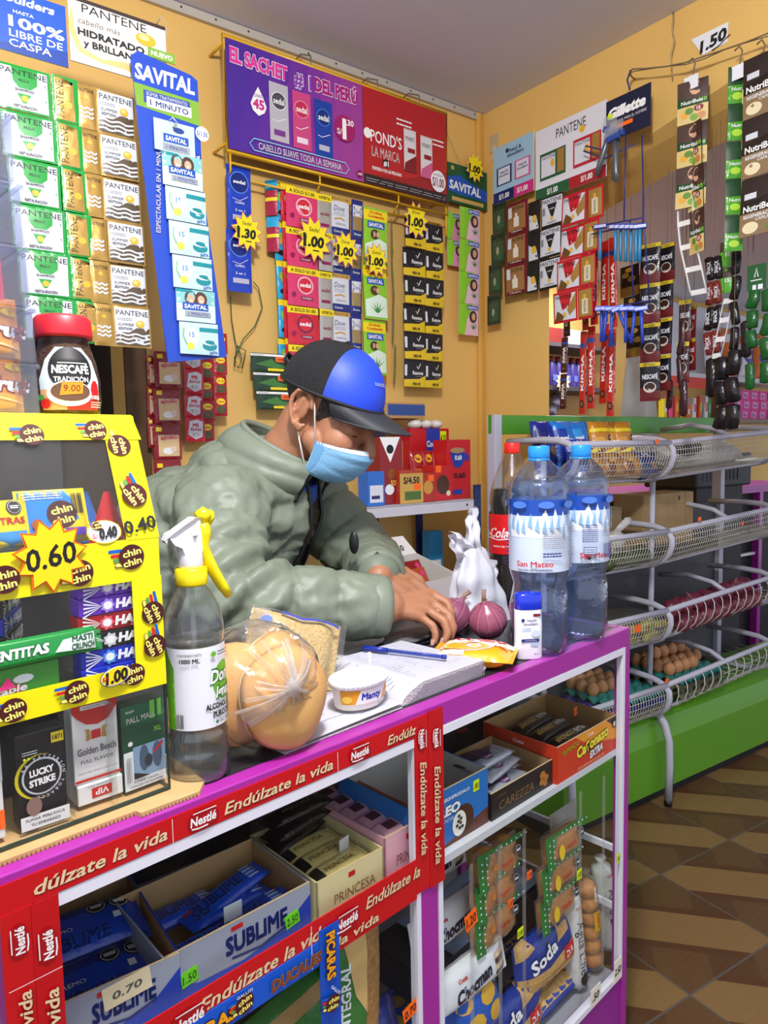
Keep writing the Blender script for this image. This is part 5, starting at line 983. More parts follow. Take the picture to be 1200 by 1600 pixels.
# ------------------------------------------------------------------ cola bottle
p = CF.on(801, 944, 'z', ZT0); P0 = Vector((p.x, min(p.y, CD-.06), ZT0))
ck = thing('cola_bottle', 'large bottle of dark cola with a red cap behind the water bottles', 'bottle', CF, P0, radians(-56))
cp = [(.034, 0), (.046, .008), (.051, .03), (.050, .10), (.0495, .20), (.051, .218), (.0495, .24), (.043, .27), (.031, .30), (.020, .325), (.0150, .334), (.0150, .345)]
b = MB(); b.lathe(cp, clear('f4f4f0', 2.0, .03, .03), 36); b.obj('bottle', ck)
b = MB(); b.lathe([(r*.97, z+.001) for r, z in cp[:7]]+[(.0455, .257), (0, .257)], mat('160a08', .12), 36); b.obj('cola', ck)
Rk = .0512; b = MB(); q = Pr(b, fn=lambda x, y, n: Vector(((Rk+n)*sin(x/Rk), -(Rk+n)*cos(x/Rk), y)), L=.01); q.rect(-.16, .118, .16, .204, mat('d81a20', .35)); 
q.text('Coca-Cola', -.062, .165, .022, WHITE, .115, .02, .3); q.line([(-.10, .148), (-.06, .153), (-.03, .149), (.0, .153)], .002, WHITE); q.text('SABOR ORIGINAL', -.02, .135, .004, WHITE, .05); b.obj('paper_label', ck)
b = MB(); b.lathe([(.0165, .334), (.017, .335), (.017, .354), (.0155, .357), (0, .357)], mat('e0261e', .35), 30, fn=lambda r, z, a: r*(1+.012*cos(40*a))); b.obj('cap', ck)
# ------------------------------------------------------------------ onions and the white carrier bag
ONI = mat('b0647a', .28, mix=('8a3a58', 14, .3), coat=.3); STM = mat('9a7a6a', .7, bump=(80, .6))
def onion(label, P0, r, rz, tilt, purple=False):
    t = thing('red_onion', label, 'onion', CF, P0, rz)
    m = mat('7e3a5a', .26, mix=('a86a86', 10, .3), coat=.3) if purple else ONI
    T = Matrix.Translation((0, 0, r*.93)) @ Matrix.Rotation(tilt, 4, 'Y')
    prof = [(0, -r*.92), (r*.25, -r*.9), (r*.7, -r*.66), (r*.97, -r*.2), (r, .05*r), (r*.9, r*.42), (r*.6, r*.78), (r*.3, r*.96), (r*.16, r*1.08), (r*.12, r*1.2)]
    b = MB(); b.lathe(prof, m, 36, T, fn=lambda r_, z, a: r_*(1+.012*cos(9*a)+.02*sin(2*a)))
    for k in range(20):
        a = 2*pi*k/20+.1*sin(k*3); b.tube([T @ Vector((rr*1.004*cos(a)*(1+.012*cos(9*a)+.02*sin(2*a)), rr*1.004*sin(a)*(1+.012*cos(9*a)+.02*sin(2*a)), z)) for rr, z in prof[2:8]], .00035, mat('6e2a48' if k % 2 else 'd09aa8', .4), 4)
    b.obj('bulb', t)
    b = MB(); b.tube([T @ Vector(v) for v in ((0, 0, r*1.1), (.002, .001, r*1.4), (.006, .0, r*1.7))], [r*.15, r*.1, r*.13], STM, 8)
    for k in range(5): a = k*1.3; b.tube([T @ Vector((0, 0, r*1.1)), T @ Vector((r*.3*cos(a), r*.3*sin(a), r*1.35))], [.0014, .0004], mat('c9a884', .7), 5)
    b.obj('stem', t); return t
p = CF.on(782, 1002, 'z', ZT0); onion('pink red onion with a dry tip, in front of the white bag', (p.x, p.y+.028, ZT0), .036, .2, -.35)
p = CF.on(740, 998, 'z', ZT0); onion('darker purple onion beside the hand, its stem pointing right', (p.x, p.y+.050, ZT0), .036, -.1, .75, True)
WB = mat('e4e6ee', .35, tr=.12, bump=(30, .5))
wb = thing('carrier_bag', 'crumpled white plastic carrier bag standing open behind the onions', 'bag', CF, (-.138, .255, ZT0), 0)
def bagsurf(u, v):
    a = 2*pi*u; z = .150*v; r = (.072*(1-v)**.7+.018*v+.004); r *= 1+.10*sin(5*a+4*v)+.06*sin(9*a-6*v)+.2*(noise.noise(Vector((cos(a)*1.5, sin(a)*1.5, v*4))))
    return Vector((r*1.05*cos(a)-.024*v, r*.62*sin(a), z))
b = MB(); b.grid(bagsurf, 72, 24, WB); b.obj('bag_body', wb)
def strip(pts, ws, m, th=.002, n=26):
    mb = MB()
    def f(u, v):
        i = min(int(u*(len(pts)-1)), len(pts)-2); t = u*(len(pts)-1)-i; P = Vector(pts[i]).lerp(Vector(pts[i+1]), t); w_ = ws[i]*(1-t)+ws[i+1]*t
        d = (Vector(pts[i+1])-Vector(pts[i])).normalized(); s_ = Vector((d.z, 0, -d.x)); 
        return P+s_*w_*(v-.5)+Vector((0, .010*noise.noise(Vector((u*5, v*4, 1.7)))+.004*sin(v*12+u*4), 0))
    mb.grid(f, n, 12, m); return mb
b = strip([(-.030, .0, .110), (-.026, -.01, .160), (-.020, -.004, .200), (-.016, 0, .228)], [.07, .048, .034, .026], WB); b.obj('handle', wb)
b = strip([(-.014, 0.012, .10), (-.010, .014, .16), (-.012, .008, .205), (-.016, .002, .228)], [.06, .04, .03, .026], WB); b.obj('handle', wb)
b = strip([(-.035, -.006, .13), (-.060, -.008, .150), (-.085, -.01, .172), (-.100, -.01, .186)], [.05, .05, .034, .012], WB); b.obj('handle', wb)
b = strip([(.02, -.004, .05), (.034, -.006, .09), (.040, -.004, .118)], [.07, .05, .028], WB); b.obj('handle', wb)
# folded grey plastic under the hand
b = MB(); b.ball((0, 0, .006), (.062, .034, .008), mat('6c6a68', .5, bump=(40, .8)), 30, 12, fn=lambda p: 1+.16*noise.noise(p*3)); p = CF.on(655, 1004, 'z', ZT0); one('plastic_bag', b, 'folded dark grey plastic bag lying under the hand', 'bag', CF, (p.x, p.y+.026, ZT0+.001), .1)
# ================================================================== the shopkeeper, leaning over the counter
MFY = radians(-58); MO = Vector((.6695, 1.4456, 0))
MF = Fr((MO.x, MO.y), MFY)
def atf(px, py, fw):
    """point at forward distance fw seen at a pixel, in the man's frame"""
    return MF.I @ (Vector((0, 0, EYE))+ray(px, py)*(fw/FPX))
def caps(mb, p, q, r1, r2, n=16, sy=1.0):
    """tapered capsule with round ends"""
    p = Vector(p); q = Vector(q); d = q-p; L = d.length; t = d.normalized() if L > 1e-6 else Vector((0, 0, 1)); pts = []; rs = []
    for k in range(5): a = pi/2*(1-k/4); pts.append(p-t*r1*sin(a)); rs.append(max(r1*cos(a), 1e-4))
    for k in range(5): a = pi/2*k/4; pts.append(q+t*r2*sin(a)); rs.append(max(r2*cos(a), 1e-4))
    mb.tube(pts, rs, SKIN, n, flat=sy)
def fuse(mb, vox, smooth=4, fac=.5):
    """one continuous surface out of overlapping volumes"""
    o = mb.obj('tmp'); m = o.modifiers.new('r', 'REMESH'); m.mode = 'VOXEL'; m.voxel_size = vox; m.adaptivity = 0
    if smooth: s_ = o.modifiers.new('s', 'SMOOTH'); s_.factor = fac; s_.iterations = smooth
    dg = bpy.context.evaluated_depsgraph_get(); dg.update(); me = bpy.data.meshes.new_from_object(o.evaluated_get(dg))
    old = o.data; bpy.data.objects.remove(o); bpy.data.meshes.remove(old)
    me.polygons.foreach_set('use_smooth', [True]*len(me.polygons)); return me
SKIN = mat('b07c5c', .5, sss=.08, mix=('a87150', 30, .35), bump=(320, .12))
man = thing('person', 'man in green puffer jacket, blue and black cap and face mask leaning over the counter', 'person', MF, (0, 0, 0))
# --- joints
PEL = Vector((0, 0, .90)); NB = Vector((.225, 0, 1.205)); RS = Vector((.195, -.172, 1.145)); LS = Vector((.205, .18, 1.145))
RE = atf(346, 938, 1.17); RW = atf(606, 948, 1.25); LE = Vector((.37, .15, 1.0)); LW = atf(592, 902, 1.41)
HC_ = atf(514, 643, 1.41); HP, HY = radians(29), radians(-9)
HM = Matrix.Translation(HC_) @ Matrix.Rotation(HY, 4, 'Z') @ Matrix.Rotation(HP, 4, 'Y')
b = MB()
def hc(p, q, r1, r2, n=14): caps(b, HM @ Vector(p), HM @ Vector(q), r1, r2, n)
def he(c, r): b.ball(c, r, SKIN, 20, 14, T=HM)
he((-.012, 0, .042), (.094, .074, .084)); he((.042, 0, -.022), (.054, .060, .085)); he((.046, 0, -.070), (.044, .050, .040)); he((.078, 0, -.094), (.024, .026, .02))
for s in (-1, 1):
    he((.060, .034*s, -.034), (.036, .030, .034)); he((.080, .031*s, -.001), (.0135, .017, .0105)); hc((.086, .014*s, .020), (.074, .046*s, .016), .0125, .010); hc((.106, .013*s, -.037), (.100, .016*s, -.038), .009, .010); hc((.02, .052*s, -.05), (.066, .034*s, -.085), .022, .02)
hc((.092, 0, .012), (.116, 0, -.026), .0095, .0115); he((.117, 0, -.031), (.0135, .0125, .012)); hc((.098, -.016, -.066), (.098, .016, -.066), .010, .010)
# ears: rim, inner plate and lobe
for s in (-1, 1):
    rim = [(.014, .010), (.008, .028), (-.006, .037), (-.021, .031), (-.028, .014), (-.024, -.006), (-.014, -.020), (-.006, -.033), (.006, -.036), (.012, -.026)]
    rim = [Vector((x-.008, s*(.073+.010*min(1, max(0, -x/.02+.35))+.004), z-.004)) for x, z in rim]
    for p_, q_ in zip(rim, rim[1:]): hc(p_, q_, .0048, .0048, 8)
    hc(rim[7]+Vector((.003, 0, .004)), rim[8], .0075, .007, 8); b.ball((-.018, s*.073, -.002), (.018, .007, .028), SKIN, 14, 10, T=HM); hc((-.016, s*.080, .016), (-.020, s*.080, -.008), .004, .004, 8)
hc((-.028, 0, -.035), (-.035, 0, -.10), .060, .060, 18); caps(b, HM @ Vector((-.035, 0, -.09)), NB, .060, .066, 18)
# trunk, arms, legs
caps(b, (.02, 0, .92), (.13, 0, 1.10), .13, .13, 20); caps(b, RS, LS, .06, .06, 16); caps(b, (.0, -.08, .88), (.0, .08, .88), .11, .11, 18)
for S_, E_, W_ in ((RS, RE, RW), (LS, LE, LW)): caps(b, S_, E_, .052, .043, 14); caps(b, E_, W_, .043, .030, 14)
for s in (-1, 1):
    caps(b, (0, .085*s, .86), (.02, .10*s, .47), .085, .055, 16); caps(b, (.02, .10*s, .47), (-.03, .10*s, .09), .055, .038, 14); caps(b, (-.03, .10*s, .045), (.11, .11*s, .032), .038, .03, 12)
def hand(W, mcps, pips, dips, tips, thumb, r=1.0):
    for m_ in mcps[:4]: caps(b, W.lerp(m_, .12), m_, .0185*r, .0112*r, 10)
    for a_, c_ in zip(mcps, mcps[1:]): caps(b, a_.lerp(W, .22), c_.lerp(W, .22), .0115*r, .0115*r, 10)
    for k in range(4):
        q = (.96, 1.0, .95, .82)[k]*r; caps(b, mcps[k], pips[k], .0102*q, .0092*q, 12); caps(b, pips[k], dips[k], .0092*q, .0082*q, 12); caps(b, dips[k], tips[k], .0082*q, .0070*q, 12)
    for p_, q_, r1, r2 in zip(thumb, thumb[1:], (.0165, .0112, .0098), (.0115, .0100, .0075)): caps(b, p_, q_, r1*r, r2*r, 12)
mc = [atf(672, 927, 1.322), atf(673, 941, 1.298), atf(667, 953, 1.276), atf(656, 963, 1.258)]
pi_ = [atf(699, 943, 1.310), atf(702, 962, 1.282), atf(694, 971, 1.262), atf(676, 978, 1.246)]
di = [atf(706, 959, 1.300), atf(708, 981, 1.272), atf(700, 990, 1.254), atf(681, 992, 1.242)]
ti = [atf(703, 975, 1.296), atf(703, 999, 1.266), atf(694, 1003, 1.250), atf(679, 1004, 1.240)]
hand(RW, mc, pi_, di, ti, [RW.lerp(atf(668, 940, 1.33), .35)+Vector((0, .012, -.012)), atf(672, 957, 1.335), atf(690, 972, 1.325), atf(699, 982, 1.312)])
lm = [atf(632, 892, 1.455), atf(640, 905, 1.435), atf(641, 919, 1.415), atf(636, 931, 1.40)]
lp_ = [atf(656, 905, 1.452), atf(664, 921, 1.430), atf(664, 936, 1.410), atf(656, 946, 1.392)]
ld = [atf(663, 921, 1.447), atf(671, 939, 1.424), atf(670, 953, 1.404), atf(662, 961, 1.388)]
lt = [atf(663, 936, 1.440), atf(670, 954, 1.418), atf(668, 966, 1.398), atf(661, 973, 1.384)]
hand(LW, lm, lp_, ld, lt, [LW.lerp(lm[3], .3)+Vector((0, -.012, -.012)), atf(626, 945, 1.38), atf(642, 960, 1.375), atf(652, 968, 1.372)])
link('body', fuse(b, .0032, 3), man)
# nails, eyes and brows
b = MB()
for d_, t_ in zip(di+ld, ti+lt):
    v_ = (t_-d_).normalized(); up = Vector((0, 0, 1)); n_ = (up-v_*up.dot(v_)).normalized(); c_ = t_+n_*.0062; s_ = v_.cross(n_)
    b.add([c_-v_*.005-s_*.0042, c_-v_*.005+s_*.0042, c_+v_*.005+s_*.0036, c_+v_*.005-s_*.0036], [(0, 1, 2, 3)], mat('cfa08c', .3), True)
b.obj('fingernails', man)
b = MB(); LASH = mat('1a1210', .6)
for s in (-1, 1):
    pts = [HM @ Vector((.0925-.35*abs(t-.5)*.03*2, s*(.017+.028*t), -.0055-.002*sin(t*pi)-.003*t)) for t in (0, .2, .4, .6, .8, 1)]; b.tube(pts, .0011, LASH, 5)
b.obj('eyelashes', man)
b = MB()
for s in (-1, 1): b.tube([HM @ Vector((x_, s*y_, z_)) for x_, y_, z_ in ((.099, .012, .022), (.0965, .026, .0275), (.086, .045, .024))], [.003, .0035, .0015], mat('2a201c', .8), 6)
b.obj('eyebrows', man)
# --- hair: short, below the cap
HAIR = mat('26211f', .75, mix=('4a4340', 160, .2), bump=(420, 1.0))
b = MB(); b.ball((-.012, 0, .042), (.0955, .0758, .0852), HAIR, 64, 48, T=HM, fn=lambda p: 1+.006*noise.noise(p*40))
me = b.me('hair'); bm = bmesh.new(); bm.from_mesh(me); HI = HM.inverted()
def no_hair(c):
    p_ = HI @ c
    if p_.z < -.048+.30*max(0, -.03-p_.x)*.0: return True
    if p_.x > .040+.02*(p_.z > .03): return True
    if p_.x > -.005 and p_.z < (-.022 if p_.x > .012 else -.012): return True
    if -.045 < p_.x < .012 and p_.z < .034: return True      # around the ear
    if p_.x <= -.045 and p_.z < -.050+(p_.x+.1)*.25: return True
    return False
bmesh.ops.delete(bm, geom=[f for f in bm.faces if no_hair(f.calc_center_median())], context='FACES'); bm.to_mesh(me); bm.free(); link('hair', me, man)
# --- cap
MESHB = mat('121316', .62, bump=(520, 1.0)); BLUEP = mat('2348d8', .5, bump=(90, .12)); BILL = mat('2b2e33', .6); 
def crown(p): return 1+.02*noise.noise(p*2)
b = MB(); C0 = Vector((-.012, 0, .052)); RR = Vector((.108, .088, .100))
CM = HM @ Matrix.Translation(C0) @ Matrix.Rotation(radians(-6), 4, 'Y')
def cr(u, v, off=0.0):
    """u around from the front, v up from the rim"""
    a = 2*pi*u; th = v*pi/2; c_ = cos(th)**.82; x = RR.x*c_*cos(a)*(1+.02*(cos(a) > 0)); y = RR.y*c_*sin(a); z = RR.z*sin(th)**1.05-.018+.010*cos(a)*0
    d = Vector((x/RR.x, y/RR.y, z/RR.z)).normalized(); return CM @ (Vector((x, y, z))+d*off)
NU, NV = 96, 24
mbk = MB(); mbk.add([cr(i/NU, j/NV) for j in range(NV+1) for i in range(NU)], [(j*NU+i, j*NU+(i+1) % NU, (j+1)*NU+(i+1) % NU, (j+1)*NU+i) for j in range(NV) for i in range(NU)], MESHB, True)
cap = mbk.obj('cap', man); PX = .030
def cut(me, keep_front):
    bm = bmesh.new(); bm.from_mesh(me); n_ = CM.to_3x3() @ Vector((1, 0, .06)).normalized()
    bmesh.ops.bisect_plane(bm, geom=bm.verts[:]+bm.edges[:]+bm.faces[:], plane_co=CM @ Vector((PX, 0, 0)), plane_no=n_, clear_inner=keep_front, clear_outer=not keep_front); bm.to_mesh(me); bm.free()
fm = cap.data.copy(); cut(fm, True); fm.materials.clear(); fm.materials.append(BLUEP); cut(cap.data, False); front = link('front_panel', fm, cap)
mbk = MB()
q = Pr(mbk, fn=lambda x, y, n: cr(x/(2*pi*.1), y/(pi/2*.1), .0012+n), L=.006); q.text('UNDER', -.006, .056, .007, mat('93a2c4', .5), .044, .03); mbk.obj('lettering', cap)
mbk = MB(); pts = [cr(i/72, 0, .0006) for i in range(72)]; mbk.tube(pts, .0035, mat('16171a', .7), 6, closed=True); 
mbk.obj('sweatband', cap)
mbk = MB()
def bill(u, v, dz=0.0):
    t = (u-.5)*2; y = .079*t*(1-.10*v*v); x0 = .110*math.sqrt(max(0, 1-(t*.895)**2)); ln = .080*math.sqrt(max(0, 1-(abs(t)**2.6)*.97)); x = x0+ln*v-.006
    return CM @ Vector((x, y, -.017-.016*t*t*v-.010*v*(1+.4*v)+dz))
mbk.grid(lambda u, v: bill(u, v), 32, 14, BILL); mbk.grid(lambda u, v: bill(1-u, v, -.0035), 32, 14, mat('121316', .7)); mbk.tube([bill(u/40, 1, -.0017) for u in range(41)], .0021, BILL, 6); mbk.obj('bill', cap)
mbk = MB(); mbk.tube([CM @ Vector(v) for v in ((-.100, -.02, .002), (-.119, -.014, .012), (-.126, .0, .018), (-.119, .014, .012), (-.100, .02, .002))], [.007]*5, mat('101114', .5), 8, flat=.35)
for k in range(5): mbk.ball(CM @ Vector((-.1275, -.008+.004*k, .018)), .0012, mat('b9bcc2', .4), 6, 4)
mbk.obj('strap', cap)
mbk = MB(); mbk.ball(CM @ Vector((-.0, 0, RR.z-.018)), .006, MESHB, 10, 6); mbk.obj('button', cap)
# --- mask
MBL = mat('86bde4', .65, bump=(240, .25)); MWH = mat('e4ecf4', .6)
prf = [(.120, -.030), (.127, -.043), (.123, -.060), (.116, -.078), (.106, -.096), (.090, -.112), (.072, -.120), (.058, -.121)]
def mk(u, v, off=0.0):
    i = min(int(v*7), 6); t = v*7-i; cx_, cz = prf[i][0]*(1-t)+prf[i+1][0]*t, prf[i][1]*(1-t)+prf[i+1][1]*t
    a = (u-.5)*2; w_ = abs(a)**1.7; sx_, sz = .036+.010*v*(1-v), -.046-.060*v
    y = .0695*sin(a*pi/2)*(1-.10*v); ple = .0018*abs(sin(v*pi*4.0))*(1-abs(a)**4)
    return HM @ Vector((cx_*(1-w_)+sx_*w_+off+ple, y*(1+off*12), cz*(1-w_)+sz*w_+(.004*(1-abs(a))*(v < .1))))
mbk = MB(); mbk.grid(lambda u, v: mk(u, v), 48, 40, MBL); mbk.grid(lambda u, v: mk(1-u, v, -.0012), 48, 20, MWH)
mask = mbk.obj('face_mask', man)
mbk = MB(); mbk.grid(lambda u, v: mk(u, v*.07, .0006), 48, 3, MWH); mbk.obj('nose_band', mask)
for u0 in (0, 1):
    mbk = MB()
    for v0, v1 in ((.02, .06), (.94, .98)): pass
    mbk.grid(lambda u, v: mk(abs(u0-u*.07), v, .0006), 4, 30, mat('6fa8d4', .7)); mbk.obj('side_hem', mask)
    s = -1 if u0 == 0 else 1; e0 = mk(u0, .03); e1 = mk(u0, .97)
    mbk = MB(); mbk.tube([e0, HM @ Vector((.008, s*.0735, .012)), HM @ Vector((-.006, s*.080, .038)), HM @ Vector((-.020, s*.0835, .034))], .0016, WHITE, 6); mbk.tube([e1, HM @ Vector((.004, s*.0700, -.060)), HM @ Vector((-.014, s*.0775, -.030)), HM @ Vector((-.026, s*.079, -.012))], .0016, WHITE, 6); mbk.obj('ear_loop', mask)
# --- jacket
JK = mat('7b8573', .5, mix=('737d6b', 6, .4), bump=(22, .7)); JL = mat('5c6658', .6); SHIRT = mat('4a3d2c', .8); ZIP = mat('17181a', .4)
SEG = [(Vector((-.015, 0, .80)), Vector((.05, 0, 1.0)), .175, .185), (Vector((.05, 0, 1.0)), Vector((.155, 0, 1.13)), .185, .150), (RS+Vector((-.01, .03, .0)), LS+Vector((-.01, -.03, 0)), .080, .080), (RS, RE, .084, .069), (RE, RW.lerp(RE, .17), .069, .053), (LS, LE, .084, .069), (LE, LW.lerp(LE, .2), .069, .053)]
b = MB()
for k, (p_, q_, r1, r2) in enumerate(SEG): caps(b, p_, q_, r1, r2, 20)
b.ball((.05, -.06, 1.0), (.17, .17, .22), SKIN, 24, 16); b.ball((.05, .06, 1.0), (.17, .17, .22), SKIN, 24, 16); b.ball((.115, 0, 1.14), (.125, .20, .095), SKIN, 24, 16)
me = fuse(b, .0060, 7)
me.materials.clear()
for m_ in (JK, JL, SHIRT): me.materials.append(m_)
FD = Vector((1, 0, 0))
def segt(v):
    best = (9, 0, 0)
    for k, (p_, q_, r1, r2) in enumerate(SEG):
        d = q_-p_; t = max(0, min(1, (v-p_).dot(d)/d.length_squared)); s_ = (v-(p_+d*t)).length/(r1*(1-t)+r2*t)
        if s_ < best[0]: best = (s_, k, t)
    return best
nrm = [v.normal.copy() for v in me.vertices]
for v, n_ in zip(me.vertices, nrm):
    co = v.co.copy(); s_, k, t = segt(co); d = SEG[k][1]-SEG[k][0]; L = d.length*t
    if k in (3, 5): ph = L/.072+.1
    elif k in (4, 6): ph = L/.078+.55
    else: ph = (co.z-.10*co.x)/.088+.35
    if k in (0, 1, 2): ph += .25*noise.noise(co*3)
    else: ph += .14*noise.noise(co*5)
    f = abs(sin(pi*ph)); puff = .0125*(f**.32)-.0090
    q_ = Vector((co.x*14, co.y*14, co.z*30)); wr = .0045*noise.noise(q_)+.0050*(.45-abs(noise.noise(Vector((co.x*11+5, co.y*11, co.z*24)))))**2*2+.0050*(1-2.2*abs(noise.noise(Vector((co.x*20+9, co.y*20, co.z*34)))))*.6+.0030*(1-2.2*abs(noise.noise(co*42)))*.6+.0012*noise.noise(co*90)
    e = 1.0
    if (co-RW).length < .05 or (co-LW).length < .05: e = .35
    wr += .0045*(noise.noise(Vector((co.x*9+3, co.y*9, co.z*34)))**2)*(2 if f < .5 else .6)
    fold = 0.0
    if (co-RE).length < .13: fold = .006*sin((co-RE).dot((RS-RE).normalized()-(RW-RE).normalized())*95)
    if (co-RS).length < .14: fold += .004*sin((co.x*.5+co.z-.4*co.y)*90)
    v.co = co+n_*(e*(puff+wr+fold))
# the open front: shirt shows in a narrow gap
for p_ in me.polygons:
    c_ = p_.center
    y0 = .004+.05*(c_.z-1.0)
    if p_.normal.x > .25 and c_.x > .12 and abs(c_.y-y0) < .026+.10*max(0, c_.z-1.06) and .80 < c_.z < 1.22 and segt(c_)[1] in (0, 1, 2): p_.material_index = 2
bm = bmesh.new(); bm.from_mesh(me)
for v in bm.verts:
    if v.link_faces and all(f.material_index == 2 for f in v.link_faces): v.co -= v.normal*.016
bm.normal_update(); rims = {+1: [], -1: []}
for e in bm.edges:
    if len(e.link_faces) == 2 and {f.material_index for f in e.link_faces} == {0, 2}:
        c_ = (e.verts[0].co+e.verts[1].co)/2; rims[1 if c_.y > .004+.05*(c_.z-1.0) else -1].append((c_.copy(), e.verts[0].normal.copy()))
bm.to_mesh(me); bm.free()
jk = link('jacket', me, man)
for s in (-1, 1):
    R_ = sorted(rims[s], key=lambda t: t[0].z); pts = []
    for k in range(0, len(R_)-6, 6): c_ = sum((t[0] for t in R_[k:k+6]), Vector())/6; n_ = sum((t[1] for t in R_[k:k+6]), Vector()).normalized(); pts.append(c_+n_*.004)
    if len(pts) > 3:
        mbk = MB(); mbk.tube(pts, .0042, ZIP, 6); 
        for k in range(0, len(pts)-1): 
            for t in (.2, .6): mbk.ball(pts[k].lerp(pts[k+1], t), (.0052, .0030, .0022), mat('2c2e30', .35, .5), 6, 4)
        mbk.obj('zip', jk)
# collar: a padded ring standing up round the neck, open at the front
b = MB()
def colr(u, v):
    a = radians(38)+u*radians(284); r = 0
    base = Vector((.200+.112*cos(a), .100*sin(a), 1.195+.045*(-cos(a))))
    top = Vector((.250+.088*cos(a), .078*sin(a), 1.258+.050*(-cos(a))))
    return base.lerp(top, v)
def coll(u, v, side): 
    p_ = colr(u, v); a = radians(38)+u*radians(284); o_ = Vector((cos(a), sin(a), .2)); return p_+o_*(side*(.005+.013*abs(sin(v*pi))**.5+.004*abs(sin(v*2*pi))+.0025*noise.noise(p_*40)))
b.grid(lambda u, v: coll(u, v, 1), 90, 18, JK); b.grid(lambda u, v: coll(1-u, v, -.6), 90, 18, JL)
b.tube([colr(u/60, 1.0) for u in range(61)], .007, JK, 8)
for u0 in (0, 1): b.tube([colr(u0, v/12) for v in range(13)], .0085, JK, 8)
b.obj('collar', jk)
for u0 in (0, 1): mbk = MB(); mbk.tube([colr(u0, v/12)+Vector((.009, 0, 0)) for v in range(-2, 13)], .0042, ZIP, 6); mbk.obj('zip', jk)
# cuffs, badge on the chest
for E_, W_ in ((RE, RW), (LE, LW)):
    d = (W_-E_).normalized(); c_ = W_-d*.008; b = MB(); b.tube([c_-d*.075, c_-d*.06, c_-d*.035, c_-d*.03, c_-d*.026, c_-d*.006, c_+d*.004, c_+d*.004, c_-d*.03], [.050, .0575, .0565, .054, .0565, .0555, .052, .046, .044], JK, 32); b.obj('cuff', jk)
b = MB(); b.ball(atf(553, 848, 1.36), (.010, .006, .022), ZIP, 14, 10); b.obj('badge', jk)
# tee shirt at the neck, trousers, shoes
b = MB(); b.lathe([(.075, 0), (.078, .02), (.070, .045), (.064, .05), (.060, .045)], mat('1f4fb0', .7), 32, Matrix.Translation((.225, 0, 1.165)) @ Matrix.Rotation(radians(28), 4, 'Y')); b.obj('tee_shirt', man)
b = MB(); caps(b, (-.005, -.08, .86), (-.005, .08, .86), .135, .135, 18)
for s in (-1, 1): caps(b, (0, .085*s, .84), (.02, .10*s, .47), .108, .078, 16); caps(b, (.02, .10*s, .47), (-.03, .10*s, .12), .078, .066, 14)
me = fuse(b, .012, 4); me.materials.clear(); me.materials.append(mat('23262e', .8)); link('trousers', me, man)
for s in (-1, 1): b = MB(); caps(b, (-.05, .10*s, .05), (.12, .112*s, .045), .05, .044, 14); me = fuse(b, .008, 3); me.materials.clear(); me.materials.append(mat('17171a', .5)); link('shoe', me, man)
# the pen in his hand
b = MB(); b.tube([atf(704, 969, 1.285), atf(692, 958, 1.31), atf(660, 928, 1.375)], [.0035, .0042, .0042], BLU, 8); one('pen', b, 'blue pen held in the writing hand', 'pen', MF, (0, 0, 0))
# ================================================================== hanging strips of sachets
FOIL = dict(bump=(70, .55))
def sm(h, r=.25, m=.0): return mat(h, r, m, bump=(70, .55))
_SC = {}
def sachet(key, w, h, base, art, H=.006, back=None, seed=0):
    k = (key, round(w, 3), round(h, 3), seed)
    if k not in _SC: _SC[k] = pillow(w, h, H, base, (lambda pr: art(pr, w, h)) if art else None, p=4, q=.5, crimp=w*.06, wr=.0011, seed=seed, n=(14, 10), Lm=.016).me('sachet')
    return _SC[k]
def hang(label, cat, TL, TR, BL, val, rows, cells, group=None, fr=RF, ax='y', name='sachet_strip', top=None, yaw=0.0, tilt=0.0, gap=.94):
    """a strip of joined sachets; cells = [(width share, cell(row) -> (key, base, art))]"""
    A = fr.on(*TL, ax, val); B = fr.on(*TR, ax, val); D = fr.on(*BL, ax, val); W = (Vector((B.x, B.y))-Vector((A.x, A.y))).length; Hh = A.z-D.z
    rz = (0 if ax == 'y' else -pi/2)+yaw; ch = Hh/rows
    t = thing(name, label, cat, fr, A, rz, group)
    dx = (D.x-A.x if ax == 'y' else -(D.y-A.y))
    rn = random.Random(int(TL[0]*7+TL[1]))
    for r in range(rows):
        x = 0
        for wsh, cell in cells:
            w_ = W*wsh; key, base, art = cell(r); me = sachet(key, w_*.985, ch*.985, base, art, seed=rn.randint(0, 2))
            link('sachet', me, t, TM((x+w_/2+dx*(r+.5)/rows, rn.uniform(-.004, .004), -ch*(r+.5)), rn.uniform(-.04, .04), pi/2+rn.uniform(-.05, .05)+tilt))
            x += w_
    return t, W, Hh
def star(label, px, py, R, fr, val, txt, word=None, ax='y', n=11, sign=1):
    """fluorescent star-shaped price card"""
    p_ = fr.on(px, py, ax, val); rz = 0 if ax == 'y' else -pi/2; mb = MB()
    mb.prism([((R if i % 2 == 0 else R*.68)*cos(pi*i/n+.1), (R if i % 2 == 0 else R*.68)*sin(pi*i/n+.1)*1.12) for i in range(2*n)], -.0004, 0, mat('c85a8a', .5), TM((0, 0, 0), 0, pi/2))
    q = Pr(mb, (0, -.0003, 0)); q.star(0, 0, R*.94, R*.63, n, mat('f4e018', .5), .1, 1.12)
    q.text(txt, -.02*R, -.10*R, R*.5, INK, R*1.15, .05, .15); q.rect(-R*.62, -R*.4, -R*.46, R*.24, INK); q.rect(-R*.1, -R*.56, R*.25, -R*.50, INK); q.text('S/', -R*.72, R*.1, R*.16, INK)
    if word: q.text(word, 0, R*.45, R*.2, INK, None, .0, .2)
    return one('price_star', mb, label, 'price card', fr, p_, rz)
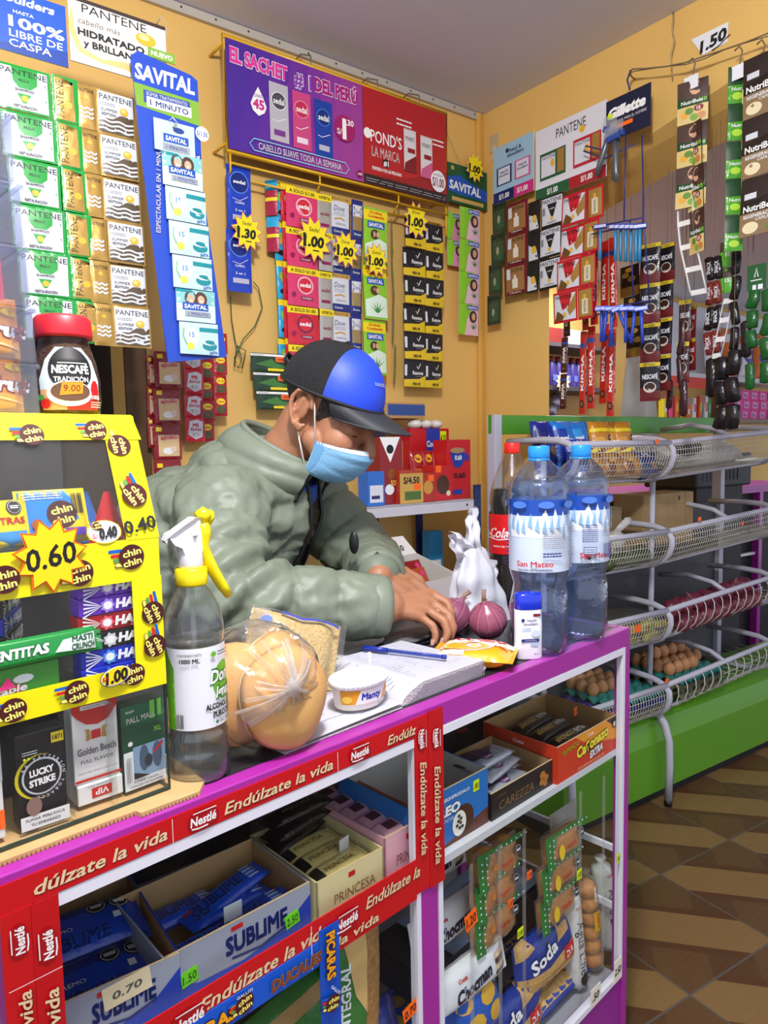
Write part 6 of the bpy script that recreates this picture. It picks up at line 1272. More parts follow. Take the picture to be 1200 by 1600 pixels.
# --- artwork of the sachets
GREEN = mat('1f9a3c', .3); GOLD = mat('b8924a', .28, .45, bump=(28, .4)); SWHITE = mat('d4d8e0', .3); NAVY = mat('17245c', .35); TEAL = mat('1f8a92', .3); SGOLD = mat('c79a3c', .3); GYEL = mat('e0b030', .35)
def a_pg(pr, w, h):
    pr.rect(-w*.46, -h*.46, w*.44, h*.44, SWHITE); pr.poly([(-w*.22, h*.44), (w*.26, h*.44), (w*.24, h*.12), (w*.12, h*.0), (-w*.1, h*.0), (-w*.2, h*.14)], GREEN); pr.poly([(-w*.14, -h*.12), (w*.12, -h*.12), (w*.02, -h*.32), (-w*.04, -h*.32)], GREEN); pr.ell(0, -h*.22, w*.07, h*.07, GYEL, 9)
    pr.text('PANTENE', -w*.0, h*.34, h*.13, INK, w*.86, .0); pr.text('PRO-V', 0, h*.17, h*.06, INK, w*.2); pr.text('SHAMPOO', 0, -h*.04, h*.06, INK, w*.34, .02); pr.text('RESTAURACIÓN', 0, -h*.40, h*.06, INK, w*.42, .02)
def a_pg2(pr, w, h): pr.rect(-w*.4, -h*.46, w*.42, h*.46, GREEN); pr.poly([(-w*.4, -h*.46), (w*.35, -h*.46), (w*.3, h*.4), (w*.05, -h*.1), (-w*.1, -h*.1), (-w*.15, h*.46), (-w*.4, h*.46)], GOLD); pr.text('PANTENE', -w*.22, 0, w*.30, INK, h*.8, .0, 0, 'C', pi/2); pr.ell(w*.1, -h*.12, w*.16, h*.08, GYEL, 9)
def waves(pr, w, h, x0, x1, y0, n, m):
    for k in range(n):
        yy = y0-h*.10*k; pr.line([(x0+(x1-x0)*i/12, yy+h*.022*sin(i*1.15)) for i in range(13)], h*.042, m)
def a_ps(pr, w, h):
    pr.rect(-w*.46, -h*.46, w*.46, h*.46, SWHITE); pr.poly([(-w*.46, -h*.46), (w*.46, -h*.46), (w*.46, -h*.02), (w*.1, -h*.02), (-w*.1, -h*.14), (-w*.46, -h*.14)], mat('5a4c38', .3)); waves(pr, w, h, -w*.46, w*.46, -h*.19, 3, SWHITE); pr.text('PANTENE', 0, h*.34, h*.13, INK, w*.86, .0); pr.lines(-w*.42, h*.14, -w*.02, h*.22, 2, GREY); pr.text('SUMMER', -w*.18, h*.05, h*.07, INK, w*.42, 0, .2); pr.text('EDITION', -w*.2, -h*.05, h*.06, INK, w*.36, .02); pr.ell(w*.2, h*.08, w*.12, h*.09, GYEL, 12); pr.ell(w*.18, h*.1, w*.06, h*.04, mat('f0d890', .3), 9)
def a_ps2(pr, w, h): pr.text('PANTENE', 0, h*.36, h*.09, INK, w*.8, .0); pr.ell(0, h*.2, w*.12, h*.05, GYEL, 9); waves(pr, w, h, -w*.34, w*.34, -h*.05, 3, SWHITE)
BROWNH = mat('4a3428', .5); SKINP = mat('d8a888', .5); SAVB = mat('1a50b0', .35)
def a_sv(pr, w, h, girls=False):
    pr.rect(-w*.5, -h*.5, w*.5, h*.5, mat('bfe0e4', .3)); pr.rect(w*.0, h*.22, w*.5, h*.36, TEAL)
    pr.ell(-w*.2, h*.05, w*.17, h*.26, WHITE, 14); pr.text('15', -w*.2, h*.12, h*.16, mat('3a8ad0', .4), None, .03); pr.ell(-w*.24, -h*.25, w*.1, h*.12, mat('e8d84a', .4), 9); pr.ell(w*.26, -h*.22, w*.2, h*.14, TEAL, 16); pr.ell(w*.26, -h*.10, w*.2, h*.1, mat('d8f0f0', .3), 16); pr.ell(w*.26, -h*.08, w*.13, h*.05, TEAL, 12); pr.line([(-w*.4, h*.3), (-w*.42, h*.05), (-w*.34, -h*.2)], w*.02, mat('5aa02a', .4)); pr.text('SAVITAL', w*.36, -h*.42, h*.09, SAVB, w*.22, .03, 0, 'C', .15)
def a_svg(pr, w, h):
    pr.rect(-w*.5, -h*.5, w*.5, h*.5, mat('cfe8ec', .3)); pr.rect(-w*.5, h*.05, w*.5, h*.5, mat('7fc0c0', .4)); pr.rect(-w*.5, h*.40, -w*.1, h*.5, TEAL)
    for x in (-.14, .12): pr.ell(w*x, h*.22, w*.16, h*.24, BROWNH, 14); pr.ell(w*x, h*.2, w*.09, h*.14, SKINP, 12); pr.ell(w*x, h*.15, w*.04, h*.03, WHITE, 8); pr.poly([(w*x-w*.2, h*.05), (w*x-w*.15, h*.3), (w*x-.0, h*.42), (w*x+w*.06, h*.05)], BROWNH) if False else None
    pr.rect(-w*.36, -h*.14, w*.3, h*.08, SAVB); pr.text('SAVITAL', -w*.03, -h*.03, h*.13, WHITE, w*.58, .03); pr.rect(-w*.3, -h*.34, w*.36, -h*.18, mat('9aa0aa', .3)); pr.text('1 MINUTO', .03*w, -h*.26, h*.09, mat('3a4a9a', .4), w*.5, .01)
PNK = sm('d83a6a'); PRED = sm('d0283c'); LCY = sm('2aa8d8'); SBLU = sm('1a3fb8'); SMG = mat('8a1248', .4); DVN = sm('1f2f7a'); LYEL = mat('f0d820', .4); SILF = mat('b4b0a8', .28, .4, bump=(28, .4))
def a_sed(c1):
    def f(pr, w, h):
        pr.rect(-w*.5, h*.32, w*.5, h*.5, LYEL); pr.text('A SOLO S/1.00', 0, h*.41, h*.09, INK, w*.8, .03); pr.ell(w*.05, h*.04, w*.26, h*.23, c1, 22); pr.ell(w*.05, h*.04, w*.22, h*.19, PRED, 20); pr.text('sedal', w*.05, h*.05, h*.11, WHITE, w*.36, .03); pr.ell(-w*.32, -h*.22, w*.07, h*.07, SMG, 9); pr.rect(-w*.1, -h*.34, w*.28, -h*.25, SMG); pr.text('CERAMIDAS', w*.08, -h*.295, h*.05, WHITE, w*.3)
    return f
def a_sil(pr, w, h): pr.rect(-w*.5, h*.32, w*.5, h*.5, LYEL); pr.text('OFERTA', 0, h*.41, h*.08, INK, w*.8, .03); pr.text('sedal', 0, h*.0, h*.09, SMG, w*.6); pr.rect(-w*.3, -h*.34, w*.3, -h*.26, SMG)
def a_cy(pr, w, h): pr.rect(-w*.5, h*.34, w*.5, h*.5, LYEL); pr.ell(0, h*.1, w*.3, h*.12, mat('8ac83a', .4), 9); pr.ell(w*.1, h*.0, w*.25, h*.09, mat('f0a83a', .4), 9); pr.ell(0, -h*.3, w*.3, h*.07, INK, 9)
def a_dv(pr, w, h): pr.rect(-w*.46, -h*.30, w*.44, h*.38, SWHITE); pr.rect(-w*.5, h*.38, w*.5, h*.5, mat('c8a050', .3)); pr.text('SOLO S/1.00', 0, h*.44, h*.06, INK, w*.8); pr.text('Dove', -w*.04, h*.2, h*.15, NAVY, w*.5, .0, .2); pr.lines(-w*.3, h*.0, w*.2, h*.1, 2, GREY); pr.line([(-w*.3, -h*.1), (0, -h*.05), (w*.2, -h*.1)], h*.04, SGOLD); pr.text('Cabello liso', 0, -h*.2, h*.06, GREY, w*.5); pr.text('Cremoso', -w*.1, -h*.4, h*.06, WHITE, w*.4)
def a_dv2(pr, w, h): pr.rect(-w*.4, -h*.3, w*.4, h*.36, mat('a8905c', .25, .4)); pr.rect(-w*.4, h*.06, w*.4, h*.36, SWHITE); pr.text('Dove', 0, h*.2, h*.12, NAVY, w*.6, 0, .2); pr.text('Dermo', 0, -h*.4, h*.06, WHITE, w*.6)
LGR = sm('8ac830'); 
def a_sg(pr, w, h): pr.rect(-w*.5, h*.28, w*.5, h*.46, LYEL); pr.text('Doble', 0, h*.42, h*.05, RED, w*.5, .03); pr.text('Contenido', 0, h*.35, h*.05, RED, w*.7, .03); pr.rect(-w*.36, h*.14, w*.36, h*.26, SAVB); pr.text('SAVITAL', 0, h*.2, h*.07, WHITE, w*.62, .03); pr.ell(-w*.06, h*.03, w*.18, h*.09, BROWNH, 12); pr.ell(-w*.1, h*.03, w*.07, h*.05, SKINP, 9); pr.ell(w*.06, h*.03, w*.07, h*.05, SKINP, 9); pr.poly([(-w*.46, -h*.46), (w*.46, -h*.46), (w*.46, -h*.1), (w*.1, -h*.04), (-w*.46, -h*.16)], mat('d8ecd8', .4)); 
def aloe(pr, cx, cy, s):
    for a in (-.9, -.45, 0, .45, .9): pr.poly([(cx-s*.12, cy), (cx+s*.12, cy), (cx+s*sin(a), cy+s*cos(a))], mat('3a8a3a', .4))
def a_sg2(pr, w, h): a_sg(pr, w, h); aloe(pr, w*.02, -h*.38, h*.22)
RXK = sm('17181c'); 
def a_rx(pr, w, h): pr.rect(-w*.5, -h*.5, w*.5, -h*.28, mat('e0c020', .35)); pr.poly([(-w*.5, -h*.28), (w*.5, -h*.28), (w*.5, -h*.06), (w*.2, -h*.2), (-w*.5, -h*.24)], mat('e0c020', .35)); pr.text('Rexona', w*.12, h*.02, h*.14, WHITE, w*.5, .02, .1); pr.line([(w*.06, h*.26), (w*.12, h*.16), (w*.24, h*.36)], w*.03, WHITE); pr.rect(-w*.48, -h*.1, -w*.38, h*.3, SWHITE); pr.lines(w*.0, -h*.14, w*.3, -h*.09, 1, GREY); pr.text('MEN V8', w*.05, -h*.39, h*.10, INK, w*.34, .04)
LPK = sm('e8c0d0')
def a_lp(pr, w, h): pr.poly([(-w*.5, h*.5), (w*.2, h*.5), (-w*.1, 0), (-w*.2, -h*.5), (-w*.5, -h*.5)], mat('8ac830', .35)); pr.ell(w*.2, h*.1, w*.2, h*.2, BROWNH, 12); pr.ell(w*.22, h*.1, w*.1, h*.12, SKINP, 10); pr.rect(-w*.1, h*.32, w*.46, h*.46, SAVB); pr.text('SAVITAL', w*.18, h*.39, h*.08, WHITE, w*.5, .03); aloe(pr, w*.22, -h*.3, h*.22)
# ------------------------------------------------------------------ display at the left, hung forward of the wall
YL = -.33
LF = RF
hb = 'hung shampoo display at the upper left'
def board(name, label, cat, TL, BR, val, art, col, fr=RF, ax='y', yaw=0.0, th=.003):
    A = fr.on(*TL, ax, val); B = fr.on(*BR, ax, val); W = (Vector((B.x, B.y))-Vector((A.x, A.y))).length; Hh = A.z-B.z; mb = MB(); mb.box((0, 0, -Hh), (W, th, 0), col); art(Pr(mb, (0, 0, -Hh)), W, Hh)
    return one(name, mb, label, cat, fr, A, (0 if ax == 'y' else -pi/2)+yaw)
def b_hs(pr, w, h):
    pr.rect(0, 0, w, h, mat('1452b8', .35)); pr.poly([(0, 0), (w, 0), (w, h*.25), (w*.4, h*.1), (0, h*.2)], mat('0f3f98', .35)); pr.text('shoulders', w*.66, h*.86, h*.13, WHITE, w*.5, .03, .2); pr.text('HASTA', w*.66, h*.66, h*.055, WHITE, w*.16, .01); pr.text('100%', w*.76, h*.50, h*.17, WHITE, w*.44, .03); pr.text('LIBRE DE', w*.75, h*.31, h*.12, WHITE, w*.42, .01); pr.text('CASPA', w*.70, h*.155, h*.12, WHITE, w*.33, .01)
def b_pt(pr, w, h):
    pr.rect(0, 0, w, h, mat('e9e6de', .4)); pr.rect(0, h*.94, w, h, mat('3a2c28', .4)); pr.line([(w*.03, h*.8), (w*.02, h*.5), (w*.1, h*.2), (w*.3, h*.12), (w*.55, h*.16), (w*.7, h*.06)], [.003, .012, .012, .008, .016, .004], mat('e0c07a', .4)); pr.text('PANTENE', w*.46, h*.86, h*.14, INK, w*.66, .0); pr.text('cabello más', w*.3, h*.66, h*.09, mat('6a5a4a', .4), w*.42, 0, .2); pr.ell(w*.78, h*.68, w*.11, h*.10, GYEL, 18); pr.ell(w*.76, h*.71, w*.06, h*.05, mat('f4d890', .3), 12); pr.text('HIDRATADO', w*.42, h*.49, h*.105, INK, w*.68, .04); pr.text('y BRILLANTE', w*.44, h*.33, h*.105, INK, w*.62, .03)
board('header_board', 'blue advertising board reading 100% LIBRE DE CASPA at the upper left corner', 'sign', (-110, -60), (107, 106), YL-.02, b_hs, WHITE)
board('header_board', 'white and gold advertising board reading HIDRATADO y BRILLANTE', 'sign', (105, -10), (262, 138), YL-.01, b_pt, WHITE)
b = MB(); p_ = RF.on(250, 28, 'y', YL-.012); b.tube([p_, p_+Vector((.01, .05, .012)), p_+Vector((.03, .25, .03)), Vector((p_.x+.035, -.001, p_.z+.03))], .0011, mat('b8b4b0', .5), 5); b.tube([p_+Vector((0, 0, .004)), p_+Vector((.012, 0, -.01)), p_+Vector((.016, 0, -.045))], .0009, mat('b8b4b0', .5), 5); one('hanging_string', b, 'thin pale string tying the white board to the wall', 'string', RF, (0, 0, 0))
def crow(key, base, art): return lambda r: (key, base, art)
hang('strip of green and white shampoo sachets hanging at the far left', 'sachet strip', (-12, 92), (118, 132), (40, 530), YL, 6, [(.66, crow('pg', sm('1f9a3c'), a_pg)), (.34, crow('pg2', sm('1f9a3c'), a_pg2))])
hang('strip of gold shampoo sachets with white waves, right of the green strip', 'sachet strip', (114, 128), (208, 160), (148, 540), YL+.004, 6, [(.34, crow('ps2', GOLD, a_ps2)), (.66, crow('ps', GOLD, a_ps))])
# tall blue card with its own strip
A = RF.on(203, 80, 'y', YL-.035); B = RF.on(307, 108, 'y', YL-.035); D = RF.on(258, 545, 'y', YL-.035); E_ = RF.on(348, 522, 'y', YL-.035)
W = B.x-A.x; Hh = A.z-D.z+.03; sc = thing('sachet_display', 'tall blue display card with a green band, holding a strip of pale teal sachets', 'sachet display', RF, (A.x, A.y, A.z), 0)
b = MB(); DXB = (D.x-A.x)*.9; BM_ = mat('2148b8', .35)
b.prism([(0, -.01), (W*.1, .004), (W*.9, -.012), (W, -.02), (W*1.02, -Hh*.4), (W*1.02+DXB, -Hh+.02), (DXB+W*.06, -Hh), (W*.08, -Hh*.3)], 0, .003, BM_, TM((0, 0, 0), 0, pi/2))
q = Pr(b, (0, -.003, 0)); hh = Hh; LG2 = mat('7aa834', .4)
q.poly([(0.02*W, -.062), (W, -.066), (W*1.02, -.118), (.05*W, -.108)], LG2); q.text('SAVITAL', W*.5, -.036, .032, WHITE, W*.9, .035, .05); q.rect(W*.16, -.098, W*.86, -.072, mat('2c4aa0', .4)); q.text('SÚPER TRATAMIENTO', W*.51, -.078, .0075, WHITE, W*.62, .02); q.rect(W*.2, -.106, W*.88, -.084, mat('d4d8e0', .3)); q.text('1 MINUTO', W*.54, -.095, .012, mat('3a4a9a', .4), W*.58, .02)
for k in range(6): z = -.20-.052*k; x = W*.86+DXB*(-z/hh)*.95+.002; q.rect(x-.008, z-.019, x+.006, z+.019, mat('1a3a9c', .35)); q.text('SAVITAL', x-.001, z, .008, WHITE, .033, .03, 0, 'C', pi/2)
q.text('ESPECTACULAR EN 1 MINUTO', W*.19+DXB*.42, -.27, .010, WHITE, .20, .02, 0, 'C', pi/2-.05); q.ell(W*1.03, -.135, .016, .016, WHITE, 20); q.text('S/1.50', W*1.03, -.135, .010, SAVB, .026, .03); b.obj('card', sc)
b = MB(); b.box((W*.26, -.0032, .0), (W*.66, -.001, .020), LG2); Pr(b, (0, -.0034, 0)).text('NUEVO', W*.46, .010, .010, WHITE, W*.32, .03); b.obj('tab', sc)
w2 = W*.62; zt = -.128; nrow = 6; ch = (Hh-.128-.012)/(nrow+1.0)
b = MB(); b.prism([(0, 0), (w2, 0), (w2, -ch*.9), (0, -ch*.9)], 0, .0015, mat('bcd0d0', .3), TM((0, 0, 0), 0, pi/2)); q = Pr(b, (0, -.0016, 0)); q.rect(w2*.22, -ch*.62, w2*.84, -ch*.38, SAVB); q.text('SAVITAL', w2*.53, -ch*.5, .010, WHITE, w2*.52, .03); q.rect(w2*.2, -ch*.86, w2*.86, -ch*.66, mat('9aa0aa', .3)); q.text('1 MINUTO', w2*.53, -ch*.76, .007, mat('3a4a9a', .4), w2*.5); q.ell(w2*.6, -ch*.22, w2*.14, .006, mat('24408a', .4), 12); b.obj('strip_header', sc, TM((W*.27, -.010, zt)))
for r in range(nrow):
    g = r in (0, 4); me = sachet('svg' if g else 'sv', w2, ch*.97, mat('cfe4e6', .25, bump=(70, .4)), a_svg if g else a_sv, seed=r % 3); f = (-(zt-ch*(r+1.4)))/hh
    link('sachet', me, sc, TM((W*.27+w2/2+DXB*f*.95, -.010, zt-ch*(r+1.4)), 0, pi/2))
b = MB(); b.tube([(W*.5, -.012, -.128), (W*.53, -.022, -.123), (W*.60, -.024, -.133), (W*.55, -.014, -.140)], .0014, mat('d8dce0', .3, .6), 6); b.obj('hook', sc)
# ------------------------------------------------------------------ yellow wire rack with its signs
YS = -.085; YLW = mat('d9a81c', .4)
A = RF.on(347, 48, 'y', YS); B = RF.on(697, 190, 'y', YS); C_ = RF.on(697, 320, 'y', YS)
RX0, RX1, RZ1, RZ0 = A.x, B.x, (A.z+B.z)/2+.006, C_.z-.004
rk = thing('sachet_rack', 'yellow wire wall rack with a wide purple and red advertising sign', 'rack', RF, ((RX0+RX1)/2, 0, RZ0))
def rpart(nm, mb, label=None): return stick(rk, nm, mb, RF, (0, 0, 0), label=label)
b = MB(); F_ = [(RX0, YS, RZ0), (RX1, YS, RZ0), (RX1, YS, RZ1), (RX0, YS, RZ1)]; b.tube(F_, .006, YLW, 8, closed=True)
for z in (RZ0-.03,): b.tube([(RX0+.01, YS, RZ0), (RX0+.01, YS, z-.02), (RX0+.012, YS+.02, z-.028)], .0035, YLW, 6); b.tube([(RX0+.01, YS-.002, z), (RX1-.005, YS-.002, z)], .0035, YLW, 6); b.tube([(RX0+.01, YS+.03, z-.025), (RX1-.005, YS+.03, z-.025)], .0035, YLW, 6); b.tube([(RX1-.005, YS, RZ0), (RX1-.005, YS, z-.07)], .0035, YLW, 6)
for x in (RX0+.30, RX0+.60): b.tube([(x, YS, RZ0), (x, YS, RZ0-.03), (x, YS+.03, RZ0-.055)], .003, YLW, 6)
for x in (RX0, RX1): b.tube([(x, YS, RZ1-.02), (x, -.001, RZ1-.02)], .004, YLW, 6); b.tube([(x, YS, RZ0+.02), (x, -.001, RZ0+.02)], .004, YLW, 6)
rpart('wire_frame', b)
for fx in (.34, .64, .85):
    b = MB(); x = RX0+(RX1-RX0)*fx; b.tube([(x, -.002, RZ1+.05), (x, YS*.4, RZ1+.055), (x+.003, YS, RZ1+.03), (x, YS-.006, RZ1+.006), (x, YS, RZ1-.004)], .0024, mat('8a8a8a', .4, .6), 6); rpart('wall_hook', b)
xs = RX0+(RX1-RX0)*.565; SW_, SH_ = xs-RX0-.008, RZ1-RZ0-.012
PP = ['4a2a94', '522a96', '5e2c98', '6c2f98', '7c3298', '8c3696', '963a94', '9c3c92']
b = MB(); b.box((RX0+.006, YS-.006, RZ0+.006), (xs, YS-.002, RZ1-.006), mat('4a2a94', .35)); q = Pr(b, (RX0+.006, YS-.006, RZ0+.006)); w_, h_ = SW_, SH_
for k, c_ in enumerate(PP): q.poly([(max(0, w_*(.125*k-.08)), 0), (min(w_, w_*(.125*k+.125-.08)) if k < 7 else w_, 0), (min(w_, w_*(.125*k+.125+.08)) if k < 7 else w_, h_), (max(0, w_*(.125*k+.08)) if k else 0, h_)], mat(c_, .35))
q.text('EL SACHET', w_*.22, h_*.86, h_*.13, mat('d8389a', .4), w_*.40, .05, -.0, 'C', -.02, out=WHITE, ow=.03); q.text('# 1', w_*.53, h_*.84, h_*.14, mat('8a3aa8', .4), w_*.13, .03, 0, out=WHITE, ow=.03); q.text('DEL PERÚ', w_*.79, h_*.85, h_*.13, mat('a8187a', .4), w_*.34, .05, 0, out=WHITE, ow=.03)
q.poly([(w_*.15, h_*.47), (w_*.165, h_*.41), (w_*.205, h_*.37), (w_*.245, h_*.41), (w_*.26, h_*.47), (w_*.235, h_*.56), (w_*.205, h_*.64), (w_*.175, h_*.56)], WHITE); q.text('45', w_*.205, h_*.48, h_*.09, mat('c82a8a', .4), None, .04); q.text('DÍAS', w_*.205, h_*.555, h_*.03, mat('6a2a9a', .4))
for k, (c1, c2) in enumerate((('b8b4bc', '4a4a58'), ('c8487e', 'c02a50'), ('1a3f9c', '12307a'))):
    x0 = w_*(.28+.165*k); y0 = h_*(.18-.015*k); ww, hh_ = w_*.135, h_*.55; q.rect(x0, y0, x0+ww, y0+hh_, mat(c1, .3)); q.ell(x0+ww*.5, y0+hh_*.7, ww*.40, ww*.40, WHITE if k == 0 else mat('e8a8c0' if k == 1 else '5a8ae0', .3), 20); q.ell(x0+ww*.5, y0+hh_*.7, ww*.37, ww*.37, mat(c2, .3), 20); q.text('sedal', x0+ww*.5, y0+hh_*.7, h_*.06, WHITE, ww*.6, .02); q.rect(x0+ww*.2, y0+hh_*.1, x0+ww*.8, y0+hh_*.2, mat('7a3a8a' if k == 0 else ('e8d8e0' if k == 1 else 'b8b8c8'), .3)); q.line([(x0+ww*.15, y0+hh_*.36), (x0+ww*.4, y0+hh_*.34), (x0+ww*.85, y0+hh_*.42)], ww*.03, WHITE)
q.ell(w_*.845, h_*.49, w_*.085, w_*.085, mat('a01a62', .35), 24); q.text('1', w_*.84, h_*.49, h_*.2, WHITE, None, .04); q.text('S/', w_*.80, h_*.45, h_*.06, WHITE); q.text('.30', w_*.885, h_*.56, h_*.06, WHITE, None, .03); q.text('CABELLO SUAVE TODA LA SEMANA', w_*.5, h_*.085, h_*.065, WHITE, w_*.62, .02)
q.line([(w_*.16, h_*.03), (w_*.84, h_*.03), (w_*.87, h_*.085), (w_*.84, h_*.14), (w_*.16, h_*.14), (w_*.13, h_*.085), (w_*.16, h_*.03)], h_*.008, mat('8ae0e8', .4)); q.ell(w_*.96, h_*.07, w_*.025, w_*.025, SMG, 14); q.text('sedal', w_*.96, h_*.07, h_*.03, WHITE, w_*.035); rpart('sign_panel', b, 'purple sign panel with three sachets')
b = MB(); b.box((xs+.001, YS-.006, RZ0+.006), (RX1-.006, YS-.002, RZ1-.006), mat('b02028', .35)); q = Pr(b, (xs+.001, YS-.006, RZ0+.006)); w_ = RX1-.007-xs; q.rect(0, 0, w_, h_*.10, mat('2a1a1c', .4)); q.poly([(0, h_*.1), (w_, h_*.1), (w_, h_*.35), (w_*.5, h_*.16)], mat('951a22', .35))
q.text("POND'S", w_*.26, h_*.52, h_*.13, WHITE, w_*.36, .01); q.ell(w_*.045, h_*.53, h_*.05, h_*.055, WHITE, 16); q.text('LA MARCA', w_*.25, h_*.36, h_*.11, WHITE, w_*.32, .01); q.ell(w_*.25, h_*.26, h_*.05, h_*.045, INK, 14); q.text('#1', w_*.25, h_*.26, h_*.055, WHITE, None, .03); q.text('PREFERIDA POR LAS PERUANAS', w_*.26, h_*.18, h_*.035, WHITE, w_*.34, .02); q.lines(w_*.38, h_*.70, w_*.56, h_*.80, 2, WHITE); q.lines(w_*.82, h_*.60, w_*.96, h_*.70, 2, WHITE); q.lines(w_*.02, h_*.02, w_*.98, h_*.07, 2, GREY)
for k in range(2):
    x0, y0, ww, hh_ = w_*(.46+.20*k), h_*(.24-.02*k), w_*.15, h_*.46; q.rect(x0, y0, x0+ww, y0+hh_, mat('c8b4b8', .3)); q.rect(x0+ww*.05, y0+hh_*.03, x0+ww*.95, y0+hh_*.97, mat('d8d4d8', .3)); q.text("POND'S", x0+ww*.5, y0+hh_*.78, h_*.045, INK, ww*.7); q.poly([(x0, y0), (x0+ww, y0), (x0+ww, y0+hh_*.42), (x0+ww*.1, y0+hh_*.2)], mat('7a1a2a' if k == 0 else 'c85a8a', .3)); q.rect(x0+ww*.3, y0+hh_*.45, x0+ww*.9, y0+hh_*.56, mat('8a1a2a', .3))
q.ell(w_*.88, h_*.22, w_*.095, w_*.10, PWHITE, 22); q.text('S/1.00', w_*.88, h_*.21, h_*.1, mat('8a1a24', .4), w_*.15, .03); q.text('A SOLO', w_*.88, h_*.29, h_*.03, mat('8a1a24', .4)); rpart('sign_panel', b, 'red sign panel with two sachets')
# ------------------------------------------------------------------ strips under the rack
YH = -.055
hang('blue shampoo sachet strip alone at the left end of the yellow rack', 'sachet strip', (352, 256), (391, 272), (354, 455), YH-.01, 2, [(1.0, crow('seb', SBLU, lambda pr, w, h: (pr.ell(0, h*.24, w*.40, w*.40, mat('5a8ae8', .3), 20), pr.ell(0, h*.24, w*.36, w*.36, mat('12287a', .3), 20), pr.text('sedal', 0, h*.25, h*.055, WHITE, w*.5, .03), pr.text('CASPA', 0, -h*.08, h*.035, WHITE, w*.4), pr.line([(-w*.3, -h*.02), (0, -h*.05), (w*.35, h*.04)], w*.03, mat('b8b8d8', .3)), pr.rect(-w*.3, -h*.36, w*.36, -h*.28, mat('b8b8c8', .3)), pr.text('2 en 1', 0, -h*.2, h*.04, WHITE, w*.4))))])
hang('cyan and yellow sachet strip behind the pink strips', 'sachet strip', (426, 282), (445, 290), (436, 588), YH+.022, 5, [(1.0, crow('cy', LCY, a_cy))])
hang('narrow red sachet strip between the cyan and the pink strip', 'sachet strip', (437, 284), (460, 292), (446, 588), YH+.008, 5, [(1.0, crow('cr', PRED, a_cy))])
hang('pink and red shampoo sachet strip with yellow bands, over the cap', 'sachet strip', (444, 290), (517, 306), (450, 598), YH-.012, 5, [(.68, lambda r: ('sedp', PNK, a_sed(mat('f0b8c8', .3))) if r < 3 else ('sedr', PRED, a_sed(mat('5a2a4a', .3)))), (.32, crow('sil', SILF, a_sil))])
hang('white and navy shampoo sachet strip right of the pink strip', 'sachet strip', (514, 304), (565, 318), (514, 545), YH+.002, 4, [(.64, crow('dv', DVN, a_dv)), (.36, crow('dv2', DVN, a_dv2))])
hang('green and white sachet strip with yellow tops, middle of the rack', 'sachet strip', (567, 322), (604, 334), (568, 585), YH-.006, 3, [(1.0, crow('sg', LGR, a_sg2))])
hang('narrow pink and green sachet strip seen edge on, between green and black strips', 'sachet strip', (610, 338), (628, 344), (616, 600), YH+.006, 4, [(1.0, crow('lp', LPK, a_lp))], None, RF, 'y', 'sachet_strip', None, .9)
hang('black and yellow deodorant sachet strip at the right end of the rack', 'sachet strip', (630, 340), (692, 352), (630, 604), YH-.004, 6, [(.54, crow('rx', RXK, a_rx)), (.46, crow('rx2', RXK, a_rx))])
def a_sidey(pr, w, h): pr.rect(-w*.5, h*.2, w*.5, h*.5, mat('2aa8d8', .3)); pr.rect(-w*.5, -h*.1, w*.5, .0, LYEL)
hang('short turned strip of pink and cyan sachets left of the pink strip', 'sachet strip', (414, 282), (432, 290), (418, 395), YH+.034, 2, [(1.0, crow('sy', sm('a82848'), a_sidey))], None, RF, 'y', 'sachet_strip', None, -.8)
star('yellow star card reading 1.30 on the blue sachet strip', 386, 362, .050, RF, YH-.03, '1.30', 'Sedal')
star('yellow star card reading 1.00 on the pink sachet strip', 491, 374, .062, RF, YH-.035, '1.00', 'Sedal')
star('yellow star card reading 1.00 on the white and navy strip', 540, 390, .052, RF, YH-.028, '1.00', 'Dove')
star('yellow star card reading 1.00 on the green sachet strip', 588, 406, .050, RF, YH-.030, '1.00', 'Savital')
star('yellow star card reading 1.00 above the black deodorant strip', 650, 344, .056, RF, YH-.024, '1.00', 'Dove')
# green card and strip in the corner
def b_sav(pr, w, h): pr.rect(0, 0, w, h, mat('14502c', .4)); pr.poly([(0, h*.3), (w*.2, h*.26), (w, h*.22), (w, h*.5), (w*.6, h*.6), (w*.3, h*.74), (0, h*.62)], SAVB); pr.text('SAVITAL', w*.44, h*.44, h*.22, WHITE, w*.8, .03, 0, 'C', -.05); pr.rect(w*.1, h*.06, w*.9, h*.16, mat('c9a45a', .6)); pr.ell(w*.12, h*.88, w*.04, w*.04, mat('c9a45a', .6), 10)
board('header_board', 'dark green advertising card hanging in the corner beside the rack', 'sign', (699, 252), (761, 330), -.035, b_sav, mat('14502c', .4))
b = MB(); p_ = RF.on(722, 262, 'y', -.034); b.tube([p_, (p_.x-.05, -.002, p_.z+.13)], .0008, mat('8a7a5a', .6), 4); one('hanging_string', b, 'thin string holding the dark green card in the corner', 'string', RF, (0, 0, 0))
star('yellow star card reading 1.00 on the dark green corner card', 742, 262, .048, RF, -.045, '1.00')
hang('pale pink and green sachet strip hanging in the corner under the green card', 'sachet strip', (716, 322), (748, 330), (716, 522), -.05, 4, [(1.0, crow('lp2', LPK, a_lp))])
hang('shorter pink sachet strip behind the corner strip', 'sachet strip', (697, 330), (722, 336), (697, 415), -.025, 2, [(1.0, crow('lp3', sm('d890b0'), a_lp))])
